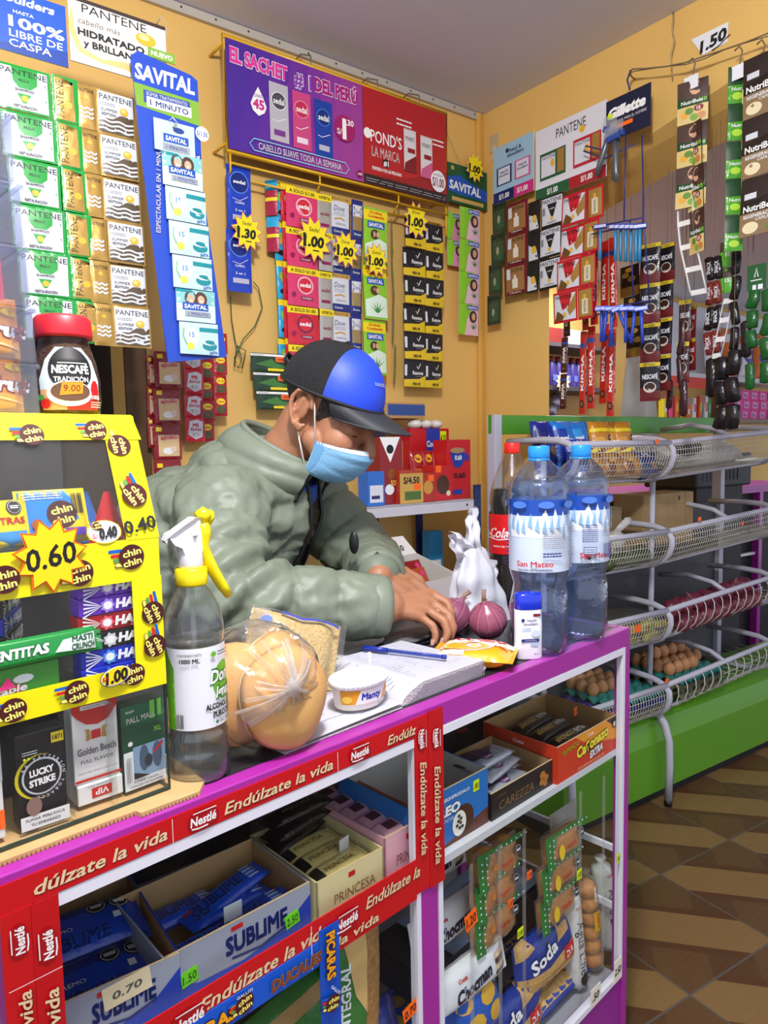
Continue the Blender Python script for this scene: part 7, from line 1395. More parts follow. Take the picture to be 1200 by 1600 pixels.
# ------------------------------------------------------------------ lower left of the back wall
STG = mat('3f5a34', .7); b = MB(); P_ = [RF.on(*c, 'y', -.02) for c in ((360, 462), (362, 500), (368, 535), (378, 560), (372, 575), (366, 560), (380, 530), (398, 510), (410, 480), (404, 450), (396, 440))]
b.tube(P_, .0018, STG, 6); b.tube([RF.on(*c, 'y', -.025) for c in ((370, 540), (384, 548), (378, 575), (366, 572), (370, 540))], .0018, STG, 6, closed=True); one('hanging_string', b, 'looped dark green string hanging below the blue sachets', 'string', RF, (0, 0, 0))
MAR = sm('8a1a28'); CREM = mat('e0c08a', .4)
def a_aji(pr, w, h): pr.rect(-w*.34, -h*.4, w*.42, h*.2, CREM); pr.text('ajinillo', w*.04, h*.14, h*.12, mat('c8281e', .4), w*.6, .04, .1, 'C', .06, out=WHITE, ow=.03); pr.ell(0, -h*.25, w*.2, h*.1, WHITE, 12); pr.ell(w*.2, -h*.2, w*.12, h*.09, mat('e8d0c0', .4), 10); pr.rect(-w*.4, h*.3, -w*.2, h*.42, LYEL)
def a_arr(pr, w, h): pr.poly([(-w*.4, -h*.2), (-w*.3, h*.36), (w*.1, h*.44), (w*.4, h*.34), (w*.36, -h*.3), (0, -h*.42)], SWHITE); pr.text('MI', 0, h*.2, h*.16, RED, w*.3, .05); pr.text('Arroz', 0, h*.03, h*.14, RED, w*.6, .03, .1); pr.ell(0, -h*.22, w*.22, h*.1, mat('c8c4bc', .4), 12); pr.ell(-w*.1, -h*.2, w*.06, h*.05, mat('4a8a3a', .4), 8)
def a_ver(pr, w, h): pr.ell(0, h*.2, w*.34, h*.16, LYEL, 14); pr.text('Tallarín', 0, h*.2, h*.1, RED, w*.5, .03); pr.ell(0, -h*.2, w*.34, h*.18, mat('2a5a2a', .4), 14); pr.ell(0, -h*.2, w*.2, h*.1, mat('6a4a2a', .4), 10)
hang('maroon garlic seasoning sachet strip, left of the shopkeeper', 'sachet strip', (240, 548), (284, 562), (240, 776), -.06, 4, [(1.0, crow('aj', MAR, a_aji))])
hang('maroon sachet strip behind the garlic strip', 'sachet strip', (228, 555), (252, 562), (230, 700), -.03, 3, [(1.0, crow('aj2', MAR, a_aji))])
hang('red and white rice seasoning sachet strip above the shoulder', 'sachet strip', (284, 540), (315, 550), (290, 690), -.05, 4, [(1.0, crow('ar', PRED, a_arr))])
hang('red and green seasoning sachet strip, inner column by the spray cans', 'sachet strip', (310, 528), (333, 536), (312, 690), -.045, 5, [(1.0, crow('ve', sm('a81e28'), a_ver))], 'red and green seasoning strips')
hang('red and green seasoning sachet strip nearest the looped string', 'sachet strip', (333, 520), (354, 528), (333, 650), -.045, 4, [(1.0, crow('ve', sm('a81e28'), a_ver))], 'red and green seasoning strips')
def a_mar(pr, w, h): pr.rect(-w*.5, h*.34, w*.5, h*.46, WHITE); pr.lines(-w*.46, h*.36, -w*.2, h*.44, 1, INK); pr.rect(w*.1, h*.06, w*.48, h*.32, ORG); pr.text('OFERTA', w*.29, h*.19, h*.1, INK, w*.3, .03); pr.poly([(-w*.4, -h*.1), (w*.0, h*.2), (w*.1, -h*.02), (w*.4, -h*.2), (w*.1, -h*.3)], mat('3f7a34', .4)); pr.rect(-w*.1, -h*.44, w*.46, -h*.3, LYEL)
hang('dark green herb sachet strip behind the back of the cap', 'sachet strip', (389, 550), (452, 556), (402, 640), -.05, 3, [(1.0, crow('ma', sm('1d3a24'), a_mar))])
# spray cans on a small shelf
b = MB(); b.box((-1.02, -.13, .955), (-.72, 0, .97), mat('8a8a92', .5)); b.box((-1.0, -.02, .90), (-.99, 0, .955), mat('8a8a92', .5)); struct('trim_4', b, RF)
def can():
    mb = MB(); t_ = mat('a89c88', .25, .5)
    mb.lathe([(.024, 0), (.026, .004), (.026, .135), (.0245, .142)], mat('dfe4ea', .3), 28); mb.lathe([(.025, .142), (.0262, .146), (.0262, .165), (.022, .185), (.012, .197), (0, .199)], t_, 28)
    q = Pr(mb, fn=lambda x, y, n: Vector(((.0262+n)*sin(x/.0262), -(.0262+n)*cos(x/.0262), y)), L=.006); q.rect(-.04, .112, .04, .128, mat('2a3a9a', .4)); q.text('5 en 1', 0, .12, .009, WHITE, .026, .03); q.text('glade', 0, .088, .014, mat('2a6ab8', .4), .036, .02, .2); q.ell(.01, .06, .014, .02, mat('8ac0e0', .4), 12); q.lines(-.02, .03, .02, .05, 4, GREY); return mb
cm = can().me('spray_can')
for k, (px, dy) in enumerate(((352, -.075), (373, -.05))): p_ = RF.on(px, 612, 'y', dy); one('spray_can', cm, 'white air freshener can with a beige top, %s' % ('front one nearer the red sachets', 'rear one')[k], 'spray can', RF, (p_.x, dy, .971), .1)
# ================================================================== right wall, header and opening
def rx(px, py, x=-.05): return RF.on(px, py, 'x', x)
def b_hsr(pr, w, h):
    pr.rect(0, 0, w, h, mat('9cc0d4', .4)); pr.rect(0, 0, w*.52, h*.2, NAVY); pr.rect(w*.52, 0, w, h*.2, mat('c8307a', .4)); pr.text('head &', w*.56, h*.86, h*.07, NAVY, w*.3, .02, .1); pr.text('shoulders', w*.56, h*.78, h*.07, NAVY, w*.4, .02, .1); pr.ell(w*.36, h*.87, h*.04, h*.04, NAVY, 12)
    for k in range(2): x = w*(.28+.46*k); pr.rect(x-w*.19, h*.3, x+w*.19, h*.62, NAVY if k == 0 else mat('d84a8a', .4)); pr.rect(x-w*.15, h*.32, x+w*.15, h*.60, SWHITE); pr.text('head &', x, h*.53, h*.045, NAVY, w*.2, .02); pr.text('shoulders', x, h*.47, h*.045, NAVY, w*.26, .02); pr.text('S/1.00', x, h*.1, h*.09, WHITE, w*.26, .03)
def b_ptr(pr, w, h):
    pr.rect(0, 0, w, h, mat('dcdce2', .4)); pr.rect(0, 0, w*.5, h*.16, mat('1d5a34', .4)); pr.rect(w*.5, 0, w, h*.16, mat('a82028', .4)); pr.text('PANTENE', w*.52, h*.85, h*.14, INK, w*.42, .0); pr.ell(w*.68, h*.76, w*.04, h*.05, GYEL, 12)
    for k in range(2): x = w*(.26+.49*k); pr.rect(x-w*.19, h*.26, x+w*.19, h*.64, mat('1d5a34' if k == 0 else 'b82430', .4)); pr.rect(x-w*.17, h*.30, x+w*.04, h*.60, SWHITE); pr.rect(x+w*.07, h*.30, x+w*.17, h*.62, GOLD); pr.text('PANTENE', x-w*.06, h*.57, h*.05, INK, w*.2, 0); pr.ell(x+w*.0, h*.47, w*.03, h*.06, GYEL, 9); pr.text('S/1.00', x, h*.08, h*.08, WHITE, w*.16, .03)
board('header_board', 'pale blue advertising board with blue and pink price bands, in the corner', 'sign', (771, 234), (834, 297), -.05, b_hsr, WHITE, RF, 'x')
board('header_board', 'white advertising board with green and red price bands, beside the pale blue one', 'sign', (837, 207), (947, 275), -.052, b_ptr, WHITE, RF, 'x')
def a_dg(pr, w, h): pr.text('PANTENE', 0, h*.36, h*.12, INK, w*.8); pr.rect(-w*.4, -h*.4, w*.4, h*.2, mat('3a4a2a', .4)); pr.ell(0, -h*.1, w*.1, h*.14, mat('9aa07a', .4), 10); pr.rect(w*.0, -h*.4, w*.3, -h*.2, mat('2a5a34', .4))
def a_mr(pr, w, h): pr.rect(-w*.4, -h*.4, w*.4, h*.4, mat('a87a4a', .3, .3)); pr.text('PANTENE', 0, h*.3, h*.12, INK, w*.7); pr.rect(-w*.12, -h*.3, w*.12, h*.02, mat('e0d8c8', .4)); pr.rect(-w*.05, h*.02, w*.05, h*.14, mat('e0d8c8', .4)); pr.rect(-w*.36, h*.02, -w*.2, h*.36, SWHITE); pr.text('5 Beneficios', 0, -h*.44, h*.05, WHITE, w*.5)
def a_bw(pr, w, h): pr.rect(-w*.46, -h*.42, w*.46, h*.44, SWHITE); pr.poly([(-w*.2, h*.24), (w*.24, h*.24), (w*.04, -h*.26), (-w*.0, -h*.26)], INK); pr.text('PANTENE', 0, h*.34, h*.14, INK, w*.86); pr.text('carbón', .02*w, h*.08, h*.06, WHITE, w*.22); pr.ell(0, -h*.24, w*.07, h*.07, GYEL, 9); pr.bars(-w*.42, -h*.1, -w*.28, h*.14, INK, 5); pr.text('SHAMPOO', 0, -h*.36, h*.05, INK, w*.4)
def a_bg(pr, w, h): pr.rect(-w*.4, -h*.44, w*.42, h*.44, INK); pr.poly([(-w*.4, -h*.44), (w*.42, -h*.44), (w*.3, -h*.1), (-w*.4, h*.1)], SWHITE); pr.ell(w*.1, -h*.1, w*.2, h*.14, GYEL, 9)
def a_rd(pr, w, h): pr.rect(-w*.44, -h*.42, w*.44, h*.42, SWHITE); pr.poly([(-w*.24, h*.42), (w*.28, h*.42), (w*.2, h*.0), (-w*.1, -h*.1)], mat('c8202c', .3)); pr.poly([(w*.1, -h*.1), (w*.44, h*.4), (w*.44, -h*.1), (w*.2, -h*.3)], GOLD); pr.poly([(-w*.44, -h*.42), (-w*.3, -h*.1), (w*.0, -h*.3), (-w*.1, -h*.42)], mat('6a4a1e', .3)); pr.text('PANTENE', -w*.04, h*.33, h*.13, INK, w*.7); pr.text('2-1', .0, h*.06, h*.12, INK, w*.22); pr.ell(0, -h*.25, w*.07, h*.08, GYEL, 9)
def a_rd2(pr, w, h): pr.rect(-w*.42, -h*.42, w*.42, h*.42, mat('b8924a', .28, .4)); pr.rect(-w*.2, -h*.34, w*.2, h*.14, mat('e0d4b4', .4)); pr.rect(-w*.08, h*.14, w*.08, h*.28, GYEL); pr.text('PANTENE', 0, -h*.1, w*.16, INK, h*.36, 0, 0, 'C', pi/2)
REDP = sm('c01c2c')
hang('dark green shampoo sachet strip in the corner of the right wall', 'sachet strip', (771, 318), (793, 314), (762, 510), -.042, 4, [(1.0, crow('dg', sm('2a3a20'), a_dg))], None, RF, 'x')
hang('maroon and gold shampoo sachet strip, right of the dark green strip', 'sachet strip', (792, 322), (827, 314), (788, 464), -.054, 3, [(1.0, crow('mr', sm('6a1424'), a_mr))], None, RF, 'x')
hang('black and white shampoo sachet strip on the right wall', 'sachet strip', (828, 318), (882, 306), (824, 460), -.05, 3, [(.36, crow('bg', sm('15161a'), a_bg)), (.64, crow('bw', sm('15161a'), a_bw))], None, RF, 'x')
hang('red and gold shampoo sachet strip at the edge of the opening', 'sachet strip', (882, 308), (946, 294), (864, 508), -.056, 4, [(.62, crow('rd', REDP, a_rd)), (.38, crow('rd2', REDP, a_rd2))], None, RF, 'x')
b = MB(); b.box((-.004, -.085, 2.31), (-.001, -.045, 2.37), mat('b8ab8c', .4), .001); b.box((-.006, -.075, 2.28), (-.002, -.06, 2.33), mat('c9bc9c', .4)); one('tape_scrap', b, 'crumpled clear tape scrap stuck on the wall above the pale blue board', 'tape', RF, (0, 0, 0))
# price paper, line and hooks
A = rx(1080, 62, -.003); B = rx(1138, 34, -.003); C_ = rx(1098, 86, -.003); D_ = rx(1136, 66, -.003)
b = MB(); b.add([A, C_, D_, B]+[v+Vector((.002, 0, 0)) for v in (A, C_, D_, B)], [(0, 1, 2, 3), (7, 6, 5, 4), (0, 4, 5, 1), (1, 5, 6, 2), (2, 6, 7, 3), (3, 7, 4, 0)], PWHITE)
m_ = (A+B+C_+D_)/4; q = Pr(b, m_+Vector((-.0004, 0, 0)), (0, -1, 0), (0, 0, 1)); q.text('1.50', .004, -.002, .030, INK, .075, .04, .2, 'C', .12); q.line([(-.0, -.028), (.02, -.024), (.05, -.008)], .003, INK); one('price_paper', b, 'torn white paper reading 1.50 on the header wall', 'price card', RF, (0, 0, 0))
WR = mat('7a6a50', .6); pts = [rx(px, py, -.06) for px, py in ((983, 116), (988, 108), (1010, 107), (1040, 104), (1070, 98), (1100, 88), (1130, 78), (1165, 66), (1200, 52), (1260, 30))]
b = MB(); b.tube(pts, .0022, WR, 6); b.tube([p_+Vector((.003, 0, -.004*sin(i*1.7)-.002)) for i, p_ in enumerate(pts)], .0016, WR, 5); b.tube([pts[0], Vector((-.001, pts[0].y+.02, pts[0].z+.01))], .0022, WR, 6); b.tube([pts[-1], Vector((-.001, pts[-1].y, pts[-1].z+.02))], .0022, WR, 6); hw = one('hanging_wire', b, 'rusty twisted wire strung along the header, strips hang from it', 'wire', RF, (0, 0, 0))
b = MB(); b.tube([rx(px, py, -.03) for px, py in ((1052, 24), (1050, 45), (1054, 60), (1048, 85), (1050, 120))], .002, mat('b0a078', .6), 6); b.tube([rx(1052, 24, -.03), rx(1052, 20, -.001)], .002, WR, 5); one('hanging_string', b, 'short frayed cord nailed to the header wall', 'string', RF, (0, 0, 0))
# razor display
gp = rx(983, 110, -.075); gd = thing('razor_display', 'navy card with white lettering above blue wire hooks for razors', 'display', RF, gp, -pi/2)
A = rx(947, 160, -.085); B = rx(1017, 130, -.085); C_ = rx(951, 222, -.085); W = A.y-B.y; Hh = A.z-C_.z
b = MB(); b.box((0, 0, -Hh), (W, .003, 0), mat('161c38', .35), .001); q = Pr(b, (0, -.0002, -Hh)); q.text('Gillette', W*.48, Hh*.66, Hh*.24, WHITE, W*.86, .06, .2); q.text('LO MEJOR PARA EL HOMBRE', W*.52, Hh*.42, Hh*.07, WHITE, W*.8, .02); q.ell(W*.1, Hh*.6, W*.07, W*.06, NYEL, 10); q.rect(W*.24, Hh*.24, W*.62, Hh*.34, ORG); b.obj('card', gd, gd.matrix_world.inverted() @ RF.M @ TM(A, -pi/2))
BW_ = mat('24307c', .35); ex = A.y-gp.y; 
def gpt(px, py, x=-.085): v = rx(px, py, x); return (gd.matrix_world.inverted() @ (RF.M @ v))
b = MB()
for l in ([(978, 205), (975, 345)], [(1003, 210), (1006, 345), (1015, 475)], [(984, 345), (990, 470)], [(945, 235), (915, 228), (912, 236), (945, 248), (992, 225)], [(925, 355), (1005, 340), (1006, 348), (925, 366)], [(930, 485), (1012, 470), (1014, 480), (930, 492)]): b.tube([gpt(*c) for c in l], .0022, BW_, 6)
b.tube([gpt(985, 110, -.065), gpt(980, 125), gpt(984, 140)], .0025, BW_, 6); b.obj('wire_hooks', gd)
def razor(m, m2):
    mb = MB(); mb.tube([(0, 0, 0), (0, -.003, -.03), (0, -.001, -.06), (0, 0, -.095)], [.004, .0052, .0045, .0052], m, 8); mb.box((-.019, -.008, -.004), (.019, .002, .010), m2, .002); mb.box((-.017, -.0088, .0), (.017, -.0078, .002), ALU); mb.box((-.017, -.0088, .004), (.017, -.0078, .006), ALU); return mb.me('razor')
r1 = razor(mat('2a86b8', .35), mat('1a3a9c', .35)); r2 = razor(mat('2448c0', .35), mat('3a6ae0', .35)); nm = ('first', 'second', 'third', 'fourth', 'fifth', 'sixth', 'seventh')
for k, px in enumerate((938, 962, 970, 978, 986, 994, 1000)): p_ = rx(px, 356, -.092-.004*(k % 2)); one('razor', r1, 'teal blue disposable razor on the upper hook row, %s from the left' % nm[k] if k else 'teal blue disposable razor alone at the left of the upper hook row', 'razor', RF, p_, -pi/2+.5, 'razors on the upper hooks')
for k, px in enumerate((940, 948, 956, 966, 978, 992, 1002)): p_ = rx(px, 484, -.092-.004*(k % 2)); one('razor', r2, 'blue disposable razor on the lower hook row, %s from the left' % nm[k], 'razor', RF, p_, -pi/2+.5, 'razors on the lower hooks', 0, (.0, .1, 0, -.35, .0, .1, -.05)[k])
SGR = mat('6a7076', .3, .5)
for k, (px, a) in enumerate(((953, .35), (966, .08), (960, -.12))):
    mb = MB(); mb.tube([(0, 0, 0), (.002, -.004, -.04), (-.003, -.002, -.09), (-.006, 0, -.12)], [.006, .009, .008, .006], SGR, 8); mb.box((-.02, -.012, -.004), (.02, .004, .014), mat('2a4a9a', .3), .003); mb.box((-.022, -.015, .008), (.022, -.010, .035), clear('eef2f6', .9, .06, .2), .002); p_ = rx(px, 206+6*k, -.10-.02*k); one('razor', mb, 'grey handled razor under the navy card, %s' % ('splayed to the left', 'in the middle', 'foremost')[k], 'razor', RF, p_, -pi/2, 'grey handled razors', 0, a)
# strips hanging from the wire
NBG = sm('1f4a24'); 
def a_nb(pr, w, h):
    pr.poly([(-w*.5, h*.1), (w*.5, h*.02), (w*.5, h*.5), (-w*.5, h*.5)], BROWNH); pr.ell(w*.1, h*.3, w*.2, h*.16, SKINP, 12); pr.poly([(w*.2, h*.5), (w*.5, h*.5), (w*.5, h*.1), (w*.24, h*.2)], mat('3a2018', .5)); pr.text('NutriBela', -w*.02, h*.0, h*.09, WHITE, w*.7, .02); pr.text('10', w*.38, h*.0, h*.09, mat('8ac83a', .4), None, .03); pr.rect(-w*.5, -h*.5, w*.5, -h*.1, mat('d8c07a', .4)); pr.ell(w*.2, -h*.18, w*.16, h*.08, mat('8a2a1a', .4), 12); pr.text('15', w*.2, -h*.18, h*.08, WHITE, None, .03)
    for x, y, c_ in ((-.25, -.3, 'e8a83a'), (.05, -.38, '7aa83a'), (.3, -.36, 'c8823a'), (-.1, -.22, '5a8a2a')): pr.ell(w*x, h*y, w*.14, h*.08, mat(c_, .4), 9)
def a_nr(pr, w, h): pr.poly([(-w*.5, h*.04), (w*.5, h*.2), (w*.5, h*.5), (-w*.5, h*.5)], mat('2a1c14', .5)); pr.ell(w*.36, h*.26, w*.18, h*.2, SKINP, 12); pr.rect(-w*.4, h*.14, -w*.1, h*.24, SWHITE); pr.text('NutriBela', -w*.02, -.02*h, h*.11, WHITE, w*.8, .03); pr.rect(-w*.5, -h*.5, w*.5, -h*.1, mat('8a7250', .4)); pr.text('REGENERACIÓN', 0, -h*.16, h*.06, PWHITE, w*.8, .02); pr.text('CAPILAR', w*.1, -h*.23, h*.05, PWHITE, w*.4); pr.ell(-w*.22, -h*.36, w*.2, h*.1, mat('e8dcb4', .4), 16); pr.ell(w*.3, -h*.4, w*.14, h*.06, mat('5a8a2a', .4), 9)
hang('brown and green hair treatment strip hanging from the wire, left one', 'sachet strip', (1060, 134), (1104, 120), (1056, 330), -.065, 3, [(1.0, crow('nb', NBG, a_nb))], None, RF, 'x', 'sachet_strip', None, .25)
hang('hair treatment strip with a woman on it, behind the left one', 'sachet strip', (1072, 200), (1104, 190), (1084, 400), -.045, 3, [(1.0, crow('nb', NBG, a_nb))], None, RF, 'x', 'sachet_strip', None, -.35)
hang('bright green hair treatment strip seen nearly edge on, from the wire', 'sachet strip', (1138, 105), (1166, 96), (1130, 395), -.07, 5, [(1.0, crow('ng', sm('4a9a24'), lambda pr, w, h: (pr.rect(-w*.5, 0, w*.5, h*.5, mat('16401c', .4)), pr.text('Nutri', 0, -h*.1, h*.1, WHITE, w*.6), pr.ell(0, -h*.3, w*.3, h*.1, mat('a8d83a', .4), 9))))], None, RF, 'x', 'sachet_strip', None, .75)
hang('green and brown hair treatment strip between the green one and the picture edge', 'sachet strip', (1160, 100), (1180, 94), (1158, 300), -.05, 3, [(1.0, crow('nb', NBG, a_nb))], None, RF, 'x', 'sachet_strip', None, .5)
hang('dark brown regeneration hair treatment strip at the right edge of the picture', 'sachet strip', (1162, 96), (1230, 74), (1156, 375), -.068, 3, [(1.0, crow('nr', sm('241a12'), a_nr))], None, RF, 'x')
for k, px in enumerate((1082, 1155, 1190)):
    p_ = rx(px, 98-18*(k > 0)-10*(k > 1), -.06); b = MB(); b.tube([p_+Vector((0, .012, .006)), p_+Vector((0, .0, .012)), p_+Vector((0, -.008, -.002)), p_+Vector((-.002, 0, -.05))], .0022, WR, 6); b.box((-.066, p_.y-.02, p_.z-.07), (-.064, p_.y+.02, p_.z-.035), PWHITE); one('hook', b, 'bent wire hook with a white tab on the strung wire, %s from the left' % ('first', 'second', 'third')[k], 'hook', RF, (0, 0, 0))
def ladder(pts, w_, label, x=-.06):
    P_ = [rx(px, py, x) for px, py in pts]; t_ = MB()
    for s in (-1, 1): t_.tube([p_+Vector((0, s*w_/2, 0)) for p_ in P_], w_*.16, mat('e2e0dc', .5), 4, flat=.15)
    n = len(P_)
    for i in range(n): t_.box((P_[i].x-.0008, P_[i].y-w_/2, P_[i].z-.007), (P_[i].x+.0008, P_[i].y+w_/2, P_[i].z+.007), mat('e2e0dc', .5))
    one('paper_strip', t_, label, 'paper strip', RF, (0, 0, 0))
ladder(((1072, 312), (1072, 348), (1076, 385), (1084, 420), (1092, 456)), .045, 'white perforated paper strip dangling under the left hair treatment strip')
ladder(((1138, 470), (1132, 500), (1126, 530), (1120, 556)), .026, 'white perforated paper strip dangling in the opening among black sachets', .02)
# ------------------------------------------------------------------ strips hanging inside the opening
def rod(p_, x): return [Vector((x, p_.y, p_.z-.005)), Vector((x, p_.y, hz(min(p_.y, -.33))-.07))]
NSB = sm('15131a')
def a_nes(pr, w, h): pr.text('NESCAFÉ', 0, h*.14, h*.12, PWHITE, w*.76, .03); pr.poly([(-w*.5, -h*.5), (w*.5, -h*.5), (w*.5, -h*.24), (-w*.5, -h*.14)], mat('6a1a1e', .4)); pr.ell(0, -h*.14, w*.32, h*.14, mat('d8cfc4', .4), 16); pr.ell(0, -h*.12, w*.26, h*.10, mat('3a2016', .4), 14); pr.rect(-w*.5, h*.4, w*.5, h*.5, mat('d8c020', .4)); pr.text('2 TAZAS', 0, h*.45, h*.06, INK, w*.5)
def a_kir(pr, w, h): pr.text('KIRMA', 0, 0, w*.42, WHITE, h*.44, .04, 0, 'C', pi/2); pr.ell(0, -h*.38, w*.36, h*.05, INK, 10); pr.ell(0, -h*.38, w*.24, h*.03, mat('8a5a3a', .4), 10); pr.rect(-w*.5, h*.3, w*.5, h*.36, mat('2a4a9a', .4))
RDK = sm('c0281e')
def a_cv(pr, w, h): pr.poly([(-w*.5, -h*.2), (w*.5, -h*.2), (w*.5, -h*.5), (-w*.5, -h*.5)], mat('8a6a2a', .4)); pr.ell(-w*.2, h*.2, w*.2, h*.09, mat('a8823a', .4), 9); pr.ell(w*.15, h*.05, w*.22, h*.1, mat('8a6a2a', .4), 9); pr.ell(0, h*.35, w*.2, h*.08, mat('c89a3a', .4), 9)
SP = (('black coffee sachet strip with yellow bands, in the middle of the opening', (1030, 384), (1056, 379), (1024, 612), .10, 4, NSB, a_nes, 'ns', 0),
      ('black coffee sachet strip, left neighbour of the yellow banded one', (1001, 384), (1030, 380), (1000, 628), .06, 4, NSB, a_nes, 'ns', .25),
      ('black and golden snack sachet strip behind the blue razors', (968, 420), (1002, 414), (985, 560), .14, 3, sm('1a1712'), a_cv, 'cv', -.2),
      ('yellow and dark snack strip between razors and coffee strips', (994, 430), (1016, 426), (996, 545), .18, 2, sm('c89a2a'), a_cv, 'cv2', .2),
      ('red coffee stick strip at the left of the opening, first from the left', (912, 385), (922, 383), (906, 648), .04, 2, RDK, a_kir, 'ki', 0),
      ('red coffee stick strip at the left of the opening, second from the left', (926, 376), (937, 374), (918, 640), .05, 2, RDK, a_kir, 'ki', .1),
      ('red coffee stick strip at the left of the opening, third from the left', (942, 378), (955, 376), (936, 632), .08, 2, RDK, a_kir, 'ki', -.1),
      ('red coffee stick strip at the left of the opening, fourth from the left', (956, 372), (967, 370), (948, 652), .06, 2, RDK, a_kir, 'ki', .15),
      ('brown coffee sachet strip in front of the pillar edge', (884, 470), (894, 468), (874, 640), .03, 3, sm('4a1c1a'), a_kir, 'kb', 0),
      ('maroon and black sachet strip right of the coffee strips', (1062, 470), (1080, 466), (1058, 600), .12, 2, sm('3a1216'), a_nes, 'nm', .2),
      ('red and black coffee sachet strip under the paper ladder', (1076, 480), (1092, 476), (1072, 580), .16, 2, sm('8a1a1c'), a_nes, 'nr2', -.2),
      ('green vitamin sachet strip among the black strips', (1126, 380), (1146, 375), (1124, 460), .04, 2, sm('5ab02a'), lambda pr, w, h: (pr.rect(-w*.5, h*.1, w*.5, h*.5, BROWNH), pr.text('15', w*.1, h*.0, h*.16, WHITE, None, .04)), 'gv', .2))
for lb, TL, TR, BL, x, n, m, a, key, yw in SP:
    t, W, Hh = hang(lb, 'sachet strip', TL, TR, BL, x, n, [(1.0, crow(key, m, a))], None, RF, 'x', 'sachet_strip', None, yw)
    p_ = RF.I @ t.matrix_world.translation; r_ = rod(p_+Vector((0, -W/2, 0)), x); b = MB()
    if r_[1].z-r_[0].z > .01: b.tube(r_, .0008, WR, 5); stick(t, 'hanger', b, RF, (0, 0, 0))
# plastic tubes and cords of tiny packs
def links(label, px, y0, y1, x, n, r, m, m2=None, sway=4):
    A = rx(px, y0, x); Bz = rx(px, y1, x).z; L = (A.z-Bz)/n; t = thing('snack_strip', label, 'snack strip', RF, A, -pi/2)
    for k in range(n):
        b = MB(); s_ = .006*sin(k*2.1+px); b.tube([(s_, 0, -L*k-.002), (s_, 0, -L*(k+.08)), (s_*.4, .004, -L*(k+.5)), (-s_, 0, -L*(k+.92)), (-s_, 0, -L*(k+1)+.002)], [r*.35, r, r*1.05, r, r*.35], m if not m2 or k % 2 == 0 else m2, 10, flat=.6)
        if m2: q = Pr(b, (0, -r*.75, 0)); q.text('SNACK', 0, -L*(k+.5), r*.9, PWHITE, L*.5, .02, 0, 'C', pi/2)
        b.obj('sachet', t)
    b = MB(); b.tube([(0, 0, -(A.z-Bz)), (0, 0, 0), (0, 0, hz(min(A.y, -.33))-.07-A.z)], .0008, WR, 4); b.obj('cord', t)
TB_ = sm('1a1518'); TR_ = sm('7a2a24'); TG_ = sm('1a5a24'); TM_ = sm('3c1a20')
for a in (('black and red tube cord, left of two alike in the opening', 1110, 400, 556, .05, 4, .013, TB_, TR_), ('black and red tube cord, right of two alike in the opening', 1122, 398, 552, .03, 4, .012, TB_, TR_), ('long black tube cord ending above the green rack board', 1112, 558, 622, .05, 1, .017, TB_),
          ('dark maroon tube cord behind the coffee strips, upper', 1064, 500, 612, .10, 2, .009, TM_), ('dark maroon tube hanging lowest over the green rack board', 1068, 592, 652, .08, 1, .013, TM_), ('dark maroon tube left of the lowest one', 1046, 592, 640, .14, 1, .011, TM_), ('black glossy sachet cord at the right of the opening', 1128, 556, 672, .02, 3, .020, TB_), ('black glossy sachet cord, right neighbour', 1146, 545, 672, .01, 3, .020, TB_), ('black cord above the glossy black sachets', 1150, 390, 548, .02, 4, .013, TB_), ('black tube leaning beside the green tubes', 1166, 500, 560, .0, 1, .014, TB_),
          ('dark green tube cord under the green card, left', 1176, 452, 545, .0, 3, .016, TG_), ('dark green tube cord under the green card, right', 1200, 450, 600, -.01, 4, .016, TG_), ('single dark green tube hanging low at the right', 1172, 566, 610, .0, 1, .013, TG_)): links(*a)
board('header_board', 'dark green card with a white emblem, above the green tubes', 'sign', (1168, 416), (1196, 450), -.004, lambda pr, w, h: (pr.rect(w*.3, 0, w*.5, h*.2, PWHITE), pr.rect(w*.6, 0, w*.86, h*.2, PWHITE), pr.line([(w*.4, h*.5), (w*.5, h*.85), (w*.6, h*.5)], w*.06, PWHITE), pr.line([(w*.2, h*.38), (w*.8, h*.38)], h*.04, PWHITE)), mat('1d5a2c', .4), RF, 'x')
# ================================================================== green and white shop rack
RW_ = mat('bcbcca', .4); WIR = mat('cfcfc4', .45); GRB = mat('4f9a22', .35); XF = (-.52, -.052, .62); ZRL = (1.25, .957, .69, .431)
rk2 = thing('shop_rack', 'white tube shop rack with wire baskets, green top board and green base', 'rack', KF, (.05, .2, 0))
def kp(nm, mb, label=None): return stick(rk2, nm, mb, KF, (0, 0, 0), label=label)
def tilt(x): return .055*max(0, x+.05)      # the rack rises slightly to the right
b = MB(); b.box((-.575, .285, 1.288), (.74, .305, 1.350), GRB, .002); kp('top_board', b)
b = MB(); b.box((-.575, .27, .30), (-.545, .31, 1.35), RW_, .002); kp('post', b)
b = MB(); b.box((.70, .27, .05), (.73, .31, 1.29), RW_, .002); kp('post', b)
for x in (-.52, .02): b = MB(); b.tube([(x, .115, .18), (x, .115, 1.25)], .010, RW_, 8); kp('post', b)
b = MB(); b.box((-.54, .29, .34), (.70, .297, 1.0), mat('4c4c52', .6)); kp('back_panel', b)
